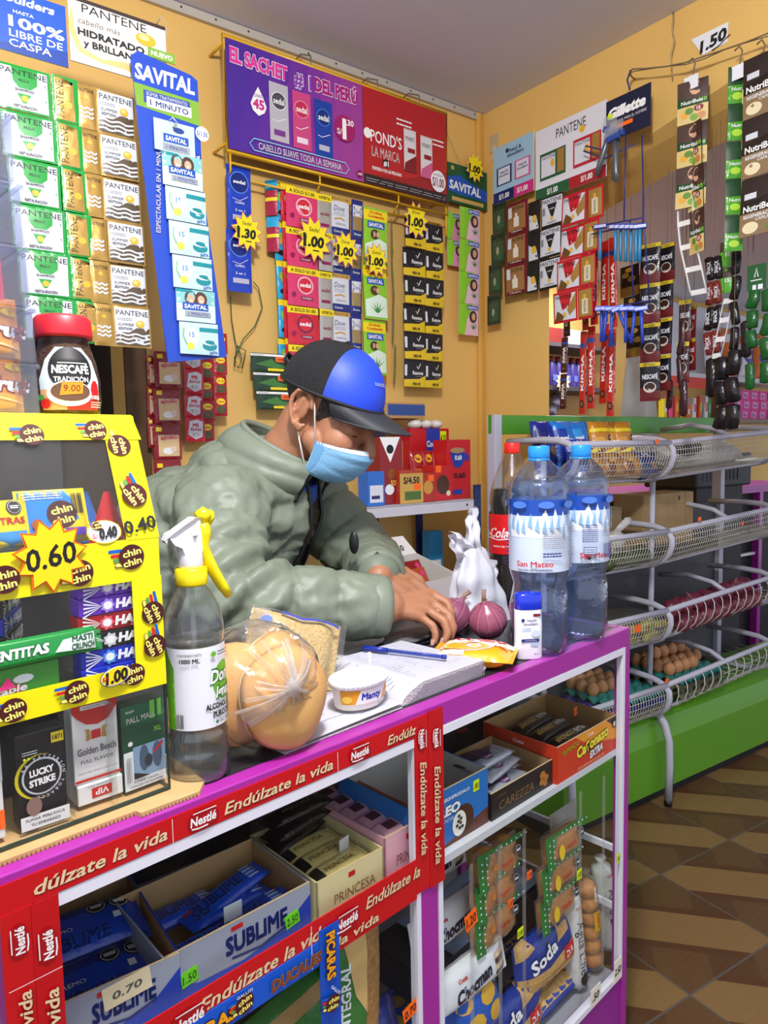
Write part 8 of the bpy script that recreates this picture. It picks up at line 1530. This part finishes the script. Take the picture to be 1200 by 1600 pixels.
# basket profile from the front rail down and back
PRF = [(.0, 0), (-.012, -.02), (-.014, -.045), (-.004, -.075), (.02, -.10), (.055, -.118), (.10, -.125), (.27, -.125)]
def loop(x, z): return [(x, .27, z+.012), (x, .12, z+.016), (x, .05, z+.012), (x, .015, z+.002)]+[(x, y, z+dz) for y, dz in PRF[1:]]
for li, z in enumerate(ZRL):
    for x in XF: b = MB(); b.tube(loop(x, z+tilt(x)), .0105, RW_, 8); kp('end_loop', b)
    b = MB(); b.tube([(.27, .26, z+tilt(.3)+.03), (.28, .14, z+tilt(.3)+.045), (.29, .05, z+tilt(.3)+.028), (.295, .0, z+tilt(.3))], .0085, RW_, 8); kp('divider', b)
    b = MB()
    for x0, x1 in ((XF[0], XF[1]), (XF[1], XF[2]+.3)): b.tube([(x0, 0, z+tilt(x0)), (x1, 0, z+tilt(x1))], .0095, RW_, 8); b.tube([(x0, .06, z-.12+tilt(x0)), (x1, .06, z-.12+tilt(x1))], .007, RW_, 6)
    kp('front_rail', b)
    for bay, (x0, x1) in enumerate(((XF[0], XF[1]), (XF[1], XF[2]+.3))):
        b = MB(); fine = li < 2 or bay == 0; n = int((x1-x0)/(.0135 if fine else .05))
        for k in range(1, n): x = x0+(x1-x0)*k/n; b.tube([(x, y, z+dz+tilt(x)) for y, dz in PRF], .0010 if fine else .0022, WIR, 4)
        if fine:
            for t in (.5, 1.2, 1.9, 2.6, 3.3, 4.0, 4.8, 5.6):
                i = int(t); f = t-i; y = PRF[i][0]*(1-f)+PRF[i+1][0]*f; dz = PRF[i][1]*(1-f)+PRF[i+1][1]*f; b.tube([(x0, y, z+dz+tilt(x0)), (x1, y, z+dz+tilt(x1))], .0010, WIR, 4)
        for y in (.12, .2): b.tube([(x0, y, z-.128+tilt(x0)), (x1, y, z-.128+tilt(x1))], .003, WIR, 5)
        kp('basket', b)
b = MB(); b.prism([(.03, .045), (.28, .045), (.28, .33), (.10, .325), (.05, .29), (.032, .22)], XF[0], 1.1, mat('5d9a24', .28), Matrix(((0, 0, 1, 0), (1, 0, 0, 0), (0, 1, 0, 0), (0, 0, 0, 1)))); kp('base_panel', b)
b = MB(); b.box((XF[0], .06, 0), (1.1, .27, .045), mat('121214', .7)); kp('plinth', b)
for x in (XF[0], -.03): b = MB(); b.tube([(x, .20, .34), (x, .11, .343), (x, .055, .325), (x, .018, .285), (x, .0, .23), (x, -.004, .15), (x, 0, .02)], .0125, RW_, 10); b.cyl((x, 0, 0), (x, 0, .022), .014, BLK, 10); kp('foot', b)
for px, py, z in ((1027, 690, 0), (1160, 818, 0), (1093, 811, 0), (1042, 1063, 0), (996, 982, 0)):
    p_ = KF.on(px, py, 'y', -.014); w_ = .03 if px == 996 else .018; kp('price_tag', MB().box((p_.x-w_/2, p_.y-.001, p_.z-w_*.4), (p_.x+w_/2, p_.y, p_.z+w_*.4), ORG))
# ------------------------------------------------------------------ what lies in it
def zb(i, x): return ZRL[i]-.123+tilt(x)
def bagm(m, w, h, d, art, wr=.003): return pillow(w, h, d, m, art, p=3, q=.45, crimp=.008, wr=wr, n=(18, 12))
ANB = sm('1c2a8c'); ANL = sm('1f78d0'); ORB = sm('c8841e')
def a_an(c1): return lambda pr: (pr.rect(-.05, -.05, -.0, .06, mat(c1, .35)), pr.text('Angel', -.02, .03, .018, WHITE, .05, .04), pr.ell(.02, -.01, .02, .016, mat('8a6a4a', .5), 10), octagon(pr, .045, .03, .013))
def a_or(pr): pr.ell(-.03, -.01, .022, .03, mat('6a3a1a', .5), 10); pr.ell(-.02, .02, .02, .014, mat('e0a84a', .4), 10); octagon(pr, .03, .03, .013); pr.rect(-.05, .05, .05, .062, LYEL)
lst = ((-.46, ANB, a_an('141f6a'), 'navy biscuit bag at the left end of the top basket'), (-.385, ANL, a_an('1c3a9c'), 'bright blue biscuit bag, second from the left in the top basket'), (-.30, ANL, a_an('2a9ae0'), 'bright blue biscuit bag, third from the left in the top basket'), (-.205, ORB, a_or, 'orange biscuit bag in the top basket, beside the blue ones'), (-.145, sm('d8942a'), a_or, 'orange and blue biscuit bag, second orange one'), (-.09, ORB, a_or, 'orange biscuit bag nearest the middle loop'))
for k, (x, m, a, lb) in enumerate(lst): one('biscuit_bag', bagm(m, .105, .175, .045, a), lb, 'biscuit bag', KF, (x, .19-.012*(k % 2), zb(0, x)+.108), 0, 'biscuit bags in the top basket', radians(80))
one('biscuit_bag', bagm(sm('1440b0'), .11, .12, .04, lambda pr: (pr.ell(0, -.002, .046, .040, WHITE, 24), pr.text('mini', -.005, .045, .014, WHITE, .035, .04), pr.text('Chips', 0, .014, .024, INK, .07, .05), pr.text('Ahoy!', 0, -.016, .024, INK, .07, .05))), 'blue chocolate chip biscuit bag in front in the top basket', 'biscuit bag', KF, (-.42, .085, zb(0, 0)+.075), 0, None, radians(74))
for k in range(4): one('biscuit_bag', bagm((ORB, sm('b87a2a'), ORB, ANB)[k], .10, .08, .04, a_or if k != 3 else a_an('141f6a')), 'small biscuit bag low in the top basket, %s' % ('first from the left', 'second from the left', 'third from the left', 'nearest the middle loop')[k], 'biscuit bag', KF, (-.36+.085*k, .07, zb(0, 0)+.045), .05*(-1)**k, 'small bags low in the top basket', radians(70))
PLW = mat('c9c7c2', .3, tr=.15, bump=(24, .8))
b = MB(); b.ball((0, 0, .055), (.26, .09, .052), PLW, 48, 20, fn=lambda p: 1+.12*noise.noise(p*4)+.05*noise.noise(p*13)); one('plastic_bags', b, 'bundle of white plastic bags in the right half of the top basket', 'bags', KF, (.30, .13, zb(0, .25)+.004))
b = MB(); b.ball((0, 0, .035), (.07, .035, .034), mat('2a2024', .35, bump=(30, .8)), 24, 14, fn=lambda p: 1+.2*noise.noise(p*4)); one('plastic_bag', b, 'crumpled dark bag lying on the white bundle', 'bag', KF, (.16, .075, zb(0, .1)+.06))
b = MB(); b.box((0, 0, 0), (.30, .13, .22), mat('b0946a', .85, mix=('a08458', 30, .3)), .003); b.box((.25, -.0006, 0), (.252, .0, .22), mat('8a6e48', .9)); b.ball((.21, -.0004, .2), (.006, .001, .009), INK, 8, 6); one('carton', b, 'brown cardboard carton on the second basket, at the back', 'carton', KF, (.02, .150, zb(1, .1)+.004))
b = MB(); b.box((0, 0, 0), (.36, .11, .19), mat('8a7656', .85), .003); one('carton', b, 'brown carton in the left half of the second basket', 'carton', KF, (-.44, .165, zb(1, 0)+.004))
b = MB(); b.ball((0, 0, .03), (.035, .03, .034), PLW, 20, 14, fn=lambda p: 1+.15*noise.noise(p*4)); b.tube([(0, 0, .058), (.015, -.01, .075), (.045, -.012, .092), (.062, -.012, .098)], [.008, .012, .014, .008], PLW, 10, flat=.5); b.box((-.03, -.01, -.06), (.03, .02, .012), PLW, .01); one('plastic_bag', b, 'knotted white plastic bag in the second basket behind the water bottle', 'bag', KF, (-.235, .07, zb(1, 0)+.068))
rnk = random.Random(8)
AVO = mat('2e3a1e', .45, mix=('46582a', 30, .3), bump=(120, .5))
for k in range(6): b = MB(); b.lathe([(0, 0), (.022, .008), (.030, .03), (.026, .055), (.014, .078), (0, .085)], AVO, 18); x = -.34+.052*k; one('avocado', b, 'dark green avocado in the second basket, %s from the left' % nm[k], 'avocado', KF, (x, .075+.02*(k % 2), zb(1, 0)+.032), .4*k, 'dark green avocados', pi/2-.1)
b = MB(); b.tube([(0, 0, .015), (.05, .01, .018), (.11, .0, .018), (.15, -.01, .022)], [.008, .016, .014, .004], mat('c8b040', .5), 10); one('banana', b, 'yellowish plantain lying in the second basket, right half', 'banana', KF, (.20, .085, zb(1, .3)+.004), .1)
b = MB(); b.box((0, 0, 0), (.34, .05, .045), mat('3a3226', .8), .006); one('carton', b, 'flat dark carton in the right half of the second basket', 'carton', KF, (.02, .07, zb(1, .1)+.003))
BAN = mat('c8b028', .45, mix=('8a9a2a', 20, .3))
for k in range(7): b = MB(); b.tube([(-.06, 0, .012), (-.03, .012, .016), (.01, .016, .018), (.05, .008, .016), (.07, -.006, .012)], [.005, .015, .016, .014, .004], BAN, 10); x = -.30+.062*k; one('banana', b, ('yellow green banana in the third basket behind the orange tag, %s from the left' % nm[k] if k < 4 else 'yellow banana in the third basket left of the onions, %s of its three' % ('left', 'middle', 'right')[k-4]), 'banana', KF, (x, .06+.04*(k % 2), zb(2, x)+.006+.018*(k % 2)), .3*(-1)**k, 'bananas behind the orange tag' if k < 4 else 'bananas beside the onions')
b = MB(); b.ball((0, 0, .05), (.22, .10, .05), clear('f6f6e8', .9, .12, .06, bump=(20, .8)), 36, 18, fn=lambda p: 1+.1*noise.noise(p*4)); one('plastic_bag', b, 'clear plastic bag lying over the bananas in the third basket', 'bag', KF, (-.16, .15, zb(2, 0)+.006))
ON2 = mat('5a1e34', .35, mix=('8a3a50', 16, .3))
omb = MB(); omb.lathe([(0, -.034), (.012, -.033), (.028, -.02), (.035, 0), (.031, .016), (.018, .028), (.006, .036), (.003, .046), (0, .048)], ON2, 20, fn=lambda r, z, a: r*(1+.02*cos(5*a))); ome = omb.me('red_onion')
for k in range(24):
    r_, c_ = k//8, k % 8; x = .10+.066*c_+.02*(r_ % 2); one('red_onion', ome, 'dark red onion heaped in the right half of the third basket', 'onion', KF, (x, .045+.062*(r_ % 2)+.04*(r_ == 2), zb(2, x)+.040+.045*(r_ == 2)+.02*(r_ == 1)), rnk.uniform(0, 6), 'red onions in the third basket', rnk.uniform(-1, 1), rnk.uniform(-1, 1))
TEA = mat('2a7a74', .85, bump=(160, .4)); EGG = mat('b87e50', .5, mix=('c89468', 8, .3)); PURT = mat('3a3a8a', .85); GRT = mat('6a6a50', .9)
def etray(m, nx=6, ny=5, p_=.047):
    mb = MB(); 
    def f(u, v): x, y = u*nx*p_, v*ny*p_; return Vector((x, y, .016-.014*(cos(2*pi*u*nx)+cos(2*pi*v*ny))*.5+.004))
    mb.grid(f, nx*8, ny*8, m); mb.grid(lambda u, v: f(1-u, v)-Vector((0, 0, .0015)), nx*8, ny*8, m); return mb.me('egg_tray')
em = MB(); em.lathe([(0, -.022), (.011, -.020), (.019, -.010), (.0215, .002), (.019, .014), (.012, .024), (.005, .029), (0, .030)], EGG, 16); eme = em.me('egg')
TT, TP, TG3 = etray(TEA), etray(PURT), etray(GRT); ezz = zb(3, 0)+.010
for ti, (x0, m2) in enumerate(((-.27, 'left'), (.09, 'right'))):
    zt_ = ezz+tilt(x0+.1)
    for s_, me_ in enumerate((TG3, TP if ti == 0 else TG3, TT)): one('egg_tray', me_, '%s egg tray, %s of the %s stack in the bottom basket' % (('grey', 'purple' if ti == 0 else 'grey', 'teal')[s_], ('lowest', 'middle', 'topmost')[s_], m2), 'egg tray', KF, (x0, .03, zt_+.026*s_), 0, 'egg trays in the bottom basket')
    for i in range(6):
        for j in range(5):
            if (ti == 0 and (j < 2 or i > 3)) or (ti == 1 and j < 1+(i > 3)): continue
            one('egg', eme, 'brown egg in the %s teal tray, %s in the %s row from the front' % (m2, nm[i], nm[j]), 'egg', KF, (x0+.047*(i+.5), .03+.047*(j+.5), zt_+.026*2+.042), rnk.uniform(0, 6), 'brown eggs in the %s tray' % m2, rnk.uniform(-.2, .2))
    if ti == 1:
        for i in range(4): one('egg', eme, 'brown egg piled in a second layer on the right tray, %s from the left' % nm[i], 'egg', KF, (x0+.05+.05*i, .03+.047*3.2, zt_+.052+.078), 0, 'second layer of brown eggs', .2)
# ================================================================== steel shelf behind the shopkeeper
A = RF.on(565, 806, 'y', -.38); B = RF.on(737, 776, 'y', -.30); SZ = (A.z+B.z)/2; SX0, SX1 = -.95, B.x+.01
SB = mat('c8c8d0', .4); NVP = mat('16245c', .4)
ss = thing('steel_shelf', 'grey steel shelf on blue posts against the back wall', 'shelf', RF, (-.6, -.2, 0))
def sp_(nm, mb): return stick(ss, nm, mb, RF, (0, 0, 0))
yq = -.32; b = MB(); b.box((SX0, yq, SZ-.028), (SX1-.02, yq+.002, SZ+.004), SB); b.box((SX0, yq, SZ), (SX1-.02, -.02, SZ+.003), SB); b.ball((SX1-.05, yq-.0005, SZ-.012), (.004, .001, .004), INK, 8, 6); sp_('shelf_board', b)
for x, y in ((SX1-.02, yq), (SX1-.02, -.03), (-.56, -.03), (SX0, -.03)):
    b = MB(); b.box((x, y-.004, 0), (x+.028, y+.003, SZ+.05), NVP)
    for k in range(10): b.ball((x+.014, y-.0042, SZ+.04-.03*k), (.0025, .0006, .005), INK, 6, 4)
    sp_('post', b)
b = MB(); b.box((SX0, yq, .45), (SX1-.02, -.02, .453), SB); sp_('shelf_board', b)
WRED = mat('c01c24', .35); zq = SZ+.004
def pbox(label, px, w, h, d, y, art, m=WRED, z=zq, rz=0.0): p_ = RF.on(px, 760, 'y', y); b = MB(); b.box((-w/2, 0, 0), (w/2, d, h), m, .001); art(Pr(b, (-w/2, -.0004, 0)), w, h); return one('carton', b, label, 'carton', RF, (p_.x, y, z), rz)
def w1(pr, w, h): pr.rect(w*.4, h*.62, w*.75, h, mat('2a3aa0', .4)); pr.text('Cocoa', w*.56, h*.78, h*.09, WHITE, w*.3, .03); pr.text("winter's", w*.5, h*.5, h*.2, WHITE, w*.8, .05); pr.rect(w*.76, h*.78, w*.92, h*.96, NYEL); pr.text('4.20', w*.84, h*.86, h*.1, INK, w*.14, .03)
pbox('tall red cocoa carton with white lettering at the back of the steel shelf', 673, .17, .23, .08, -.14, w1)
b = MB(); [b.ball((-.05+.045*k, .02, .012), (.024, .03, .016), mat('d8d4cc', .35, bump=(30, .6)), 14, 10) for k in range(3)]; p_ = RF.on(665, 670, 'y', -.13); one('plastic_bags', b, 'small white wrapped rolls lying on top of the tall red carton', 'rolls', RF, (p_.x+.01, -.14, zq+.232))
def w2(pr, w, h): pr.poly([(0, h), (w*.9, h), (w*.45, h*.62)], WHITE); pr.ell(w*.45, h*.82, w*.16, w*.16, INK, 14); pr.ell(w*.5, h*.45, w*.2, w*.2, mat('8a4a1a', .4), 14); pr.ell(w*.4, h*.22, w*.2, h*.08, PWHITE, 14); pr.text('SOL', w*.6, h*.32, h*.08, mat('e8b83a', .4), w*.3, .04)
pbox('dark red coffee carton with a white triangle, left on the steel shelf', 612, .085, .20, .07, -.27, w2, mat('8a1a20', .4))
pbox('brown carton with an orange tag behind the red cartons', 620, .18, .19, .05, -.10, lambda pr, w, h: (pr.rect(w*.1, h*.82, w*.4, h*.98, ORG), pr.text('1.00', w*.25, h*.9, h*.08, INK, w*.2, .03)), CARD)
pbox('red and tan open carton of coffee packs marked S/ 4.50', 643, .09, .10, .07, -.29, lambda pr, w, h: (pr.rect(0, 0, w, h*.9, mat('c8a04a', .4)), pr.text('S/4.50', w*.5, h*.7, h*.2, INK, w*.7, .04), pr.rect(w*.6, h*.4, w*.9, h*.6, ORG), pr.rect(w*.2, h*.1, w*.9, h*.36, mat('4a6a2a', .4))), mat('b03a24', .4))
pbox('small red carton with an orange tag in the middle of the steel shelf', 669, .065, .09, .06, -.29, lambda pr, w, h: (pr.ell(w*.5, h*.5, w*.3, h*.24, mat('c8923a', .4), 12), pr.rect(w*.5, h*.7, w*.85, h*.92, ORG)), mat('a82a20', .4))
pbox('red carton with a round coffee cup picture on the steel shelf', 692, .075, .11, .06, -.28, lambda pr, w, h: (pr.ell(w*.5, h*.45, w*.36, h*.28, mat('4a2a1a', .4), 14), pr.ell(w*.8, h*.2, w*.12, h*.08, mat('e0d4b4', .4), 10), pr.rect(w*.1, h*.8, w*.4, h, ORG)), WRED)
pbox('red carton with a blue cup picture at the right end of the steel shelf', 718, .10, .19, .07, -.27, lambda pr, w, h: (pr.poly([(w*.1, h*.8), (w*.75, h*.84), (w*.7, h*.62), (w*.5, h*.52), (w*.25, h*.55)], mat('1f3a9a', .4)), pr.ell(w*.42, h*.82, w*.32, h*.05, mat('a8805a', .4), 14), pr.ell(w*.82, h*.7, w*.1, h*.07, mat('1f3a9a', .4), 10), pr.text('0.60', w*.45, h*.7, h*.08, WHITE, w*.3, .03), pr.text('0.60', w*.5, h*.4, h*.09, INK, w*.5, .03), pr.rect(w*.2, h*.08, w*.6, h*.16, mat('1f3a9a', .4))), WRED)
for k in range(4): p_ = RF.on(655+16*k, 720, 'y', -.21); one('coffee_pack', pillow(.06, .11, .02, sm('a01a20'), lambda pr: (pr.text('SOL', 0, -.01, .016, mat('e8b83a', .4), .036, .04), pr.ell(0, .03, .016, .014, GYEL, 10)), wr=.001), 'red foil coffee pack standing among the cartons, %s from the left' % nm[k], 'coffee pack', RF, (p_.x, -.19, zq+.10), .1*k, 'red coffee packs on the steel shelf', radians(82))
pbox('blue and white carton at the left end of the shelf, behind the chest', 588, .06, .10, .05, -.29, lambda pr, w, h: (pr.rect(w*.1, h*.1, w*.9, h*.6, SWHITE), pr.rect(w*.2, h*.2, w*.7, h*.3, NAVY)), mat('2a6ac0', .4))
for k in range(2): b = MB(); b.lathe([(.02, 0), (.022, .01), (.022, .07), (.014, .085), (.014, .1), (0, .101)], (mat('3a4a2a', .4), mat('c8c2a8', .4))[k], 16); p_ = RF.on(577+14*k, 740, 'y', -.2); one('bottle', b, ('dark green jar on the steel shelf behind the mask', 'pale jar beside the dark green jar on the steel shelf')[k], 'jar', RF, (p_.x, -.2, zq))
pbox('brown tray with toothpaste boxes, hanging shelf behind the cap brim', 625, .22, .05, .10, -.14, lambda pr, w, h: pr.rect(w*.3, h*.2, w, h*.9, mat('2a4a8a', .4)), CARD, zq+.262)
pbox('dark tall carton standing behind the cap', 594, .05, .28, .08, -.11, lambda pr, w, h: pr.text('ELITE', w*.6, h*.3, .02, PWHITE, .07, .03, 0, 'C', pi/2), mat('1f1626', .4), zq)
b = MB(); b.box((SX0, -.30, .46), (-.36, -.06, .78), mat('201c26', .7)); one('carton', b, 'large dark carton under the steel shelf', 'carton', RF, (0, 0, 0))
p_ = RF.on(676, 860, 'y', -.08); b = MB(); b.box((-.03, 0, 0), (.03, .04, .16), mat('3a9ad0', .4)); Pr(b, (-.03, -.0004, 0)).rect(.0, .02, .05, .06, WHITE); one('carton', b, 'bright blue carton standing under the steel shelf', 'carton', RF, (p_.x, -.1, .80))
b = MB(); b.box((SX0, -.34, .79), (SX1-.02, -.02, .797), SB); sp_('shelf_board', b)
# white carton with 0.50 on its flaps, low packs inside
A = CF.on(628, 925, 'y', .50); wbx = thing('open_carton', 'open white carton with 0.50 written on its flap, behind the hands', 'carton', CF, (A.x, .47, .78))
b = tray(.17, .14, .16, mat('d8d6d2', .7), None, mat('c8c6c0', .8), hb=.20); b.obj('box', wbx)
b = MB(); b.add([(0, .14, .20), (.17, .14, .20), (.15, .17, .245), (.02, .17, .245)], [(0, 1, 2, 3)], mat('d8d6d2', .7)); Pr(b, (0, .139, .2), (1, 0, 0), (0, .03, .045)).text('0.50', .11, .022, .016, INK, .045, .02); Pr(b, (0, .139, .2), (1, 0, 0), (0, .03, .045)).text('ó', .05, .02, .014, INK); b.obj('flap', wbx)
for k in range(3): one('candy_pack', pillow(.07, .05, .015, (sm('b04a1e'), sm('8a1a1e'), sm('d8b020'))[k], lambda pr: pr.ell(.015, .008, .01, .008, PNK, 10), wr=.001), ('orange pack in the open white carton', 'dark red pack in the open white carton', 'yellow pack in the open white carton')[k], 'candy pack', CF, (A.x+(.10, .11, .04)[k], (.55, .575, .54)[k], .78+(.15, .165, .14)[k]), 0, None, radians(60))
# ================================================================== the room beyond the opening
YF_ = 1.45
b = MB(); b.box((.16, YF_, 0), (8, YF_+.1, HC), YWALL); struct('wall_far', b, RF)
b = MB(); b.box((.16, -3.0, HC), (8, YF_, HC+.05), mat('cfd0d4', .8)); b.box((.16, -3.0, HC-.0), (.165, YF_, HC), CEIL); struct('ceiling_far', b, RF)
b = MB(); b.box((7.9, -3, 0), (8, YF_, HC), mat('d8d8d4', .7)); struct('wall_far_right', b, RF)
b = MB(); b.box((.06, 0, 0), (.16, YF_, HC), YWALL); struct('wall_far_left', b, RF)
def ry(px, py, y=YF_-.3): return RF.on(px, py, 'y', y)
SHW = mat('d4d6dc', .4)
def fshelf(label, px0, px1, py, m=SHW, d=.3, h=.03, back=None):
    A = ry(px0, py); B = ry(px1, py); t = thing('wall_shelf', label, 'shelf', RF, (A.x, YF_-d, A.z-h)); b = MB(); b.box((A.x, YF_-d, A.z-h), (B.x, YF_-.001, A.z), m); stick(t, 'board', b, RF, (0, 0, 0))
    if back: b = MB(); b.box((A.x, YF_-.012, A.z+.001), (B.x, YF_-.004, A.z+back), mat('e8ecf4', .5)); stick(t, 'backing_sheet', b, RF, (0, 0, 0))
    return A.z
z1 = fshelf('dark shelf holding purple bottles, seen through the left of the opening', 850, 962, 601, mat('4a4448', .5))
z2 = fshelf('white shelf with a red advertising edge, seen through the opening', 1030, 1300, 578, SHW, .3, .04, .62)
z3 = fshelf('lower shelf with toothpaste and pink boxes, seen through the opening', 1030, 1300, 652, mat('8a7a68', .5))
A = ry(1046, 590); B = ry(1106, 592); b = MB(); b.box((A.x, YF_-.306, z2-.12), (B.x, YF_-.301, z2-.035), mat('d8402a', .5)); Pr(b, (A.x, YF_-.3065, z2-.12)).text('Colgate', (B.x-A.x)*.3, .042, .04, WHITE, .16, .03); one('shelf_banner', b, 'red toothpaste banner along the white shelf edge', 'banner', RF, (0, 0, 0))
bt = MB(); bt.lathe([(.036, 0), (.038, .01), (.038, .15), (.02, .17), (.018, .2), (0, .201)], mat('4a3a8a', .35), 14); bt.lathe([(.019, .17), (.02, .172), (.02, .205), (0, .207)], mat('8a2a3a', .4), 12); Pr(bt, (0, -.0385, 0)).rect(-.02, .04, .02, .08, mat('6a7ac8', .4)); bme = bt.me('bottle')
for k, px in enumerate((860, 871, 882, 893, 903)): p_ = ry(px, 590, YF_-.2); one('bottle', bme, 'purple bottle on the dark shelf beyond the opening, %s from the left' % nm[k], 'bottle', RF, (p_.x, YF_-.2, z1), 0, 'purple bottles on the dark shelf')
p_ = ry(880, 596, YF_-.33); b = MB(); b.prism([((.075 if i % 2 == 0 else .052)*cos(pi*i/12), (.075 if i % 2 == 0 else .052)*sin(pi*i/12)) for i in range(24)], -.001, 0, mat('d8d0b0', .5), TM((0, 0, 0), 0, pi/2)); Pr(b, (0, -.0003, 0)).text('2.50', 0, 0, .035, INK, .07, .02); one('price_star', b, 'pale star card reading 2.50 on the dark shelf edge', 'price card', RF, p_)
for k, (px, py) in enumerate(((859, 640), (866, 628))): p_ = ry(px, py, YF_-.15); b = MB(); b.ball((0, 0, .0), (.06, .05, .06), mat('a8a8b0', .25, .6, bump=(20, 1.0)), 14, 10, fn=lambda p: 1+.2*noise.noise(p*4)); one('foil_pack', b, 'crinkled silver pack under the dark shelf, %s' % ('lower one', 'upper one')[k], 'pack', RF, p_)
rn = random.Random(12); TC = ('c8202a', 'e8e8ec', '3a9a3a', 'e85a2a', '2a6ac8', 'd8c82a', '5ac8d8', 'd84a8a')
for k in range(16):
    px = 1040+4.6*k; p_ = ry(px, 640, YF_-.25+.02*(k % 2)); h = rn.uniform(.10, .20); c_ = TC[rn.randrange(8)]; b = MB(); b.box((-.019, 0, 0), (.019, .05, h), mat(c_, .4), .002); q = Pr(b, (-.019, -.0005, 0)); q.rect(.006, h*.3, .032, h*.7, mat(TC[(k*3+1) % 8], .4)); one('toothpaste_box', b, 'small coloured toothpaste box on the lower far shelf, number %d from the left' % (k+1), 'box', RF, (p_.x, p_.y, z3), 0, 'toothpaste boxes on the lower shelf')
PB_ = MB(); PB_.box((-.075, 0, 0), (.075, .08, .085), mat('e0409a', .4), .003); q = Pr(PB_, (-.075, -.0005, 0)); q.rect(.02, .015, .10, .065, mat('f0b0d8', .4)); q.text('Ella', .06, .04, .03, mat('5a2a9a', .4), .06, .03); pbm = PB_.me('pink_pack')
for k in range(15): r_, c_ = k//5, k % 5; p_ = ry(1152+13.5*c_, 640, YF_-.25); one('pink_pack', pbm, 'pink pack on the lower far shelf, %s layer, %s from the left' % (('bottom', 'middle', 'top')[r_], nm[c_]), 'pack', RF, (p_.x+.02*(r_ % 2), YF_-.25, z3+.0855*r_), 0, 'pink packs on the lower shelf')
for k in range(5):
    p_ = ry(1116+24*k, 560, YF_-.2); b = pillow(.22, .42, .10, (mat('e4e6ee', .35, bump=(12, .4)), mat('e87a2a', .35, bump=(12, .4)))[k % 2], lambda pr: (pr.ell(0, -.02, .08, .07, mat('2a4ab0', .4), 16), pr.text('MAX', 0, -.02, .045, WHITE, .10, .05), pr.rect(-.1, .08, .1, .15, ORG if k % 2 == 0 else PWHITE)), p=3, wr=.004); one('detergent_bag', b, '%s detergent bag on the white shelf, %s from the left' % (('white', 'orange')[k % 2], nm[k]), 'detergent bag', RF, (p_.x, YF_-.14, z2+.215), 0, 'detergent bags on the white shelf', radians(86))
for k in range(4): p_ = ry(985+14*k, 470, YF_-.2); b = MB(); b.box((-.11, 0, 0), (.11, .1, .13), mat(('7a2420', 'c8c8cc', '2a2a30', '8a4a2a')[k], .5), .004); p_ = ry(880+22*k, 545, YF_-.2); one('carton', b, 'dim %s carton above the purple bottles' % ('red', 'white', 'black', 'brown')[k], 'carton', RF, (p_.x, YF_-.15, z1+.28))
b = MB(); A = ry(850, 560); b.box((A.x, YF_-.3, z1+.255), (ry(962, 560).x, YF_-.001, z1+.279), mat('4a4448', .5)); one('wall_shelf', b, 'dark upper shelf above the purple bottles', 'shelf', RF, (0, 0, 0))
b = MB(); b.tube([(-.05, 0, .10), (-.02, 0, .02), (.05, 0, .0)], .02, PLW, 8); b.grid(lambda u, v: Vector((.26*(u-.5)*(1.25-.6*v), .05*sin(u*9)*(.3+v*.3), .48*v)), 24, 16, PLW); p_ = KF.on(985, 640, 'y', .55); one('plastic_bags', b, 'hanging white plastic bags behind the green rack board', 'bags', KF, (p_.x, .50, 1.17))
b = MB(); b.tube([(0, 0, .48), (0, 0, HC-1.171)], .002, WR, 5); one('hanging_string', b, 'string from which the white plastic bags hang', 'string', KF, (p_.x, .50, 1.17))
# second purple counter and dark things behind the rack
c2 = thing('display_counter', 'purple edged display counter standing behind the rack', 'counter', KF, (1.3, .9, 0)); b = MB(); b.box((.80, .75, .96), (2.4, 1.3, 1.0), PUR); [b.box((x, .75, 0), (x+.035, .79, .96), PUR) for x in (.80, 1.03, 1.9)]; stick(c2, 'frame', b, KF, (0, 0, 0)); b = MB(); b.box((.84, .80, 0), (2.36, 1.28, .955), mat('1c1b20', .6)); stick(c2, 'cabinet', b, KF, (0, 0, 0)); b = MB(); [b.box((.835+.23*(k > 0)+.03, .77, .3+.3*(k % 2)), (1.03 if k < 1 else 1.9, .79, .315+.3*(k % 2)), ALU) for k in range(3)]; stick(c2, 'shelf_edge', b, KF, (0, 0, 0))
b = MB(); b.box((.66, .36, 1.05), (1.1, .62, 1.2), mat('202226', .5), .01); b.box((.70, .38, 0), (1.06, .6, 1.05), mat('26262c', .6)); q = Pr(b, (.66, .3595, 1.05)); [q.rect(.05+.03*k, .03, .065+.03*k, .12, mat('33363c', .6)) for k in range(10)]; one('appliance', b, 'dark slatted appliance on a stand behind the right end of the rack', 'appliance', KF, (0, 0, 0))
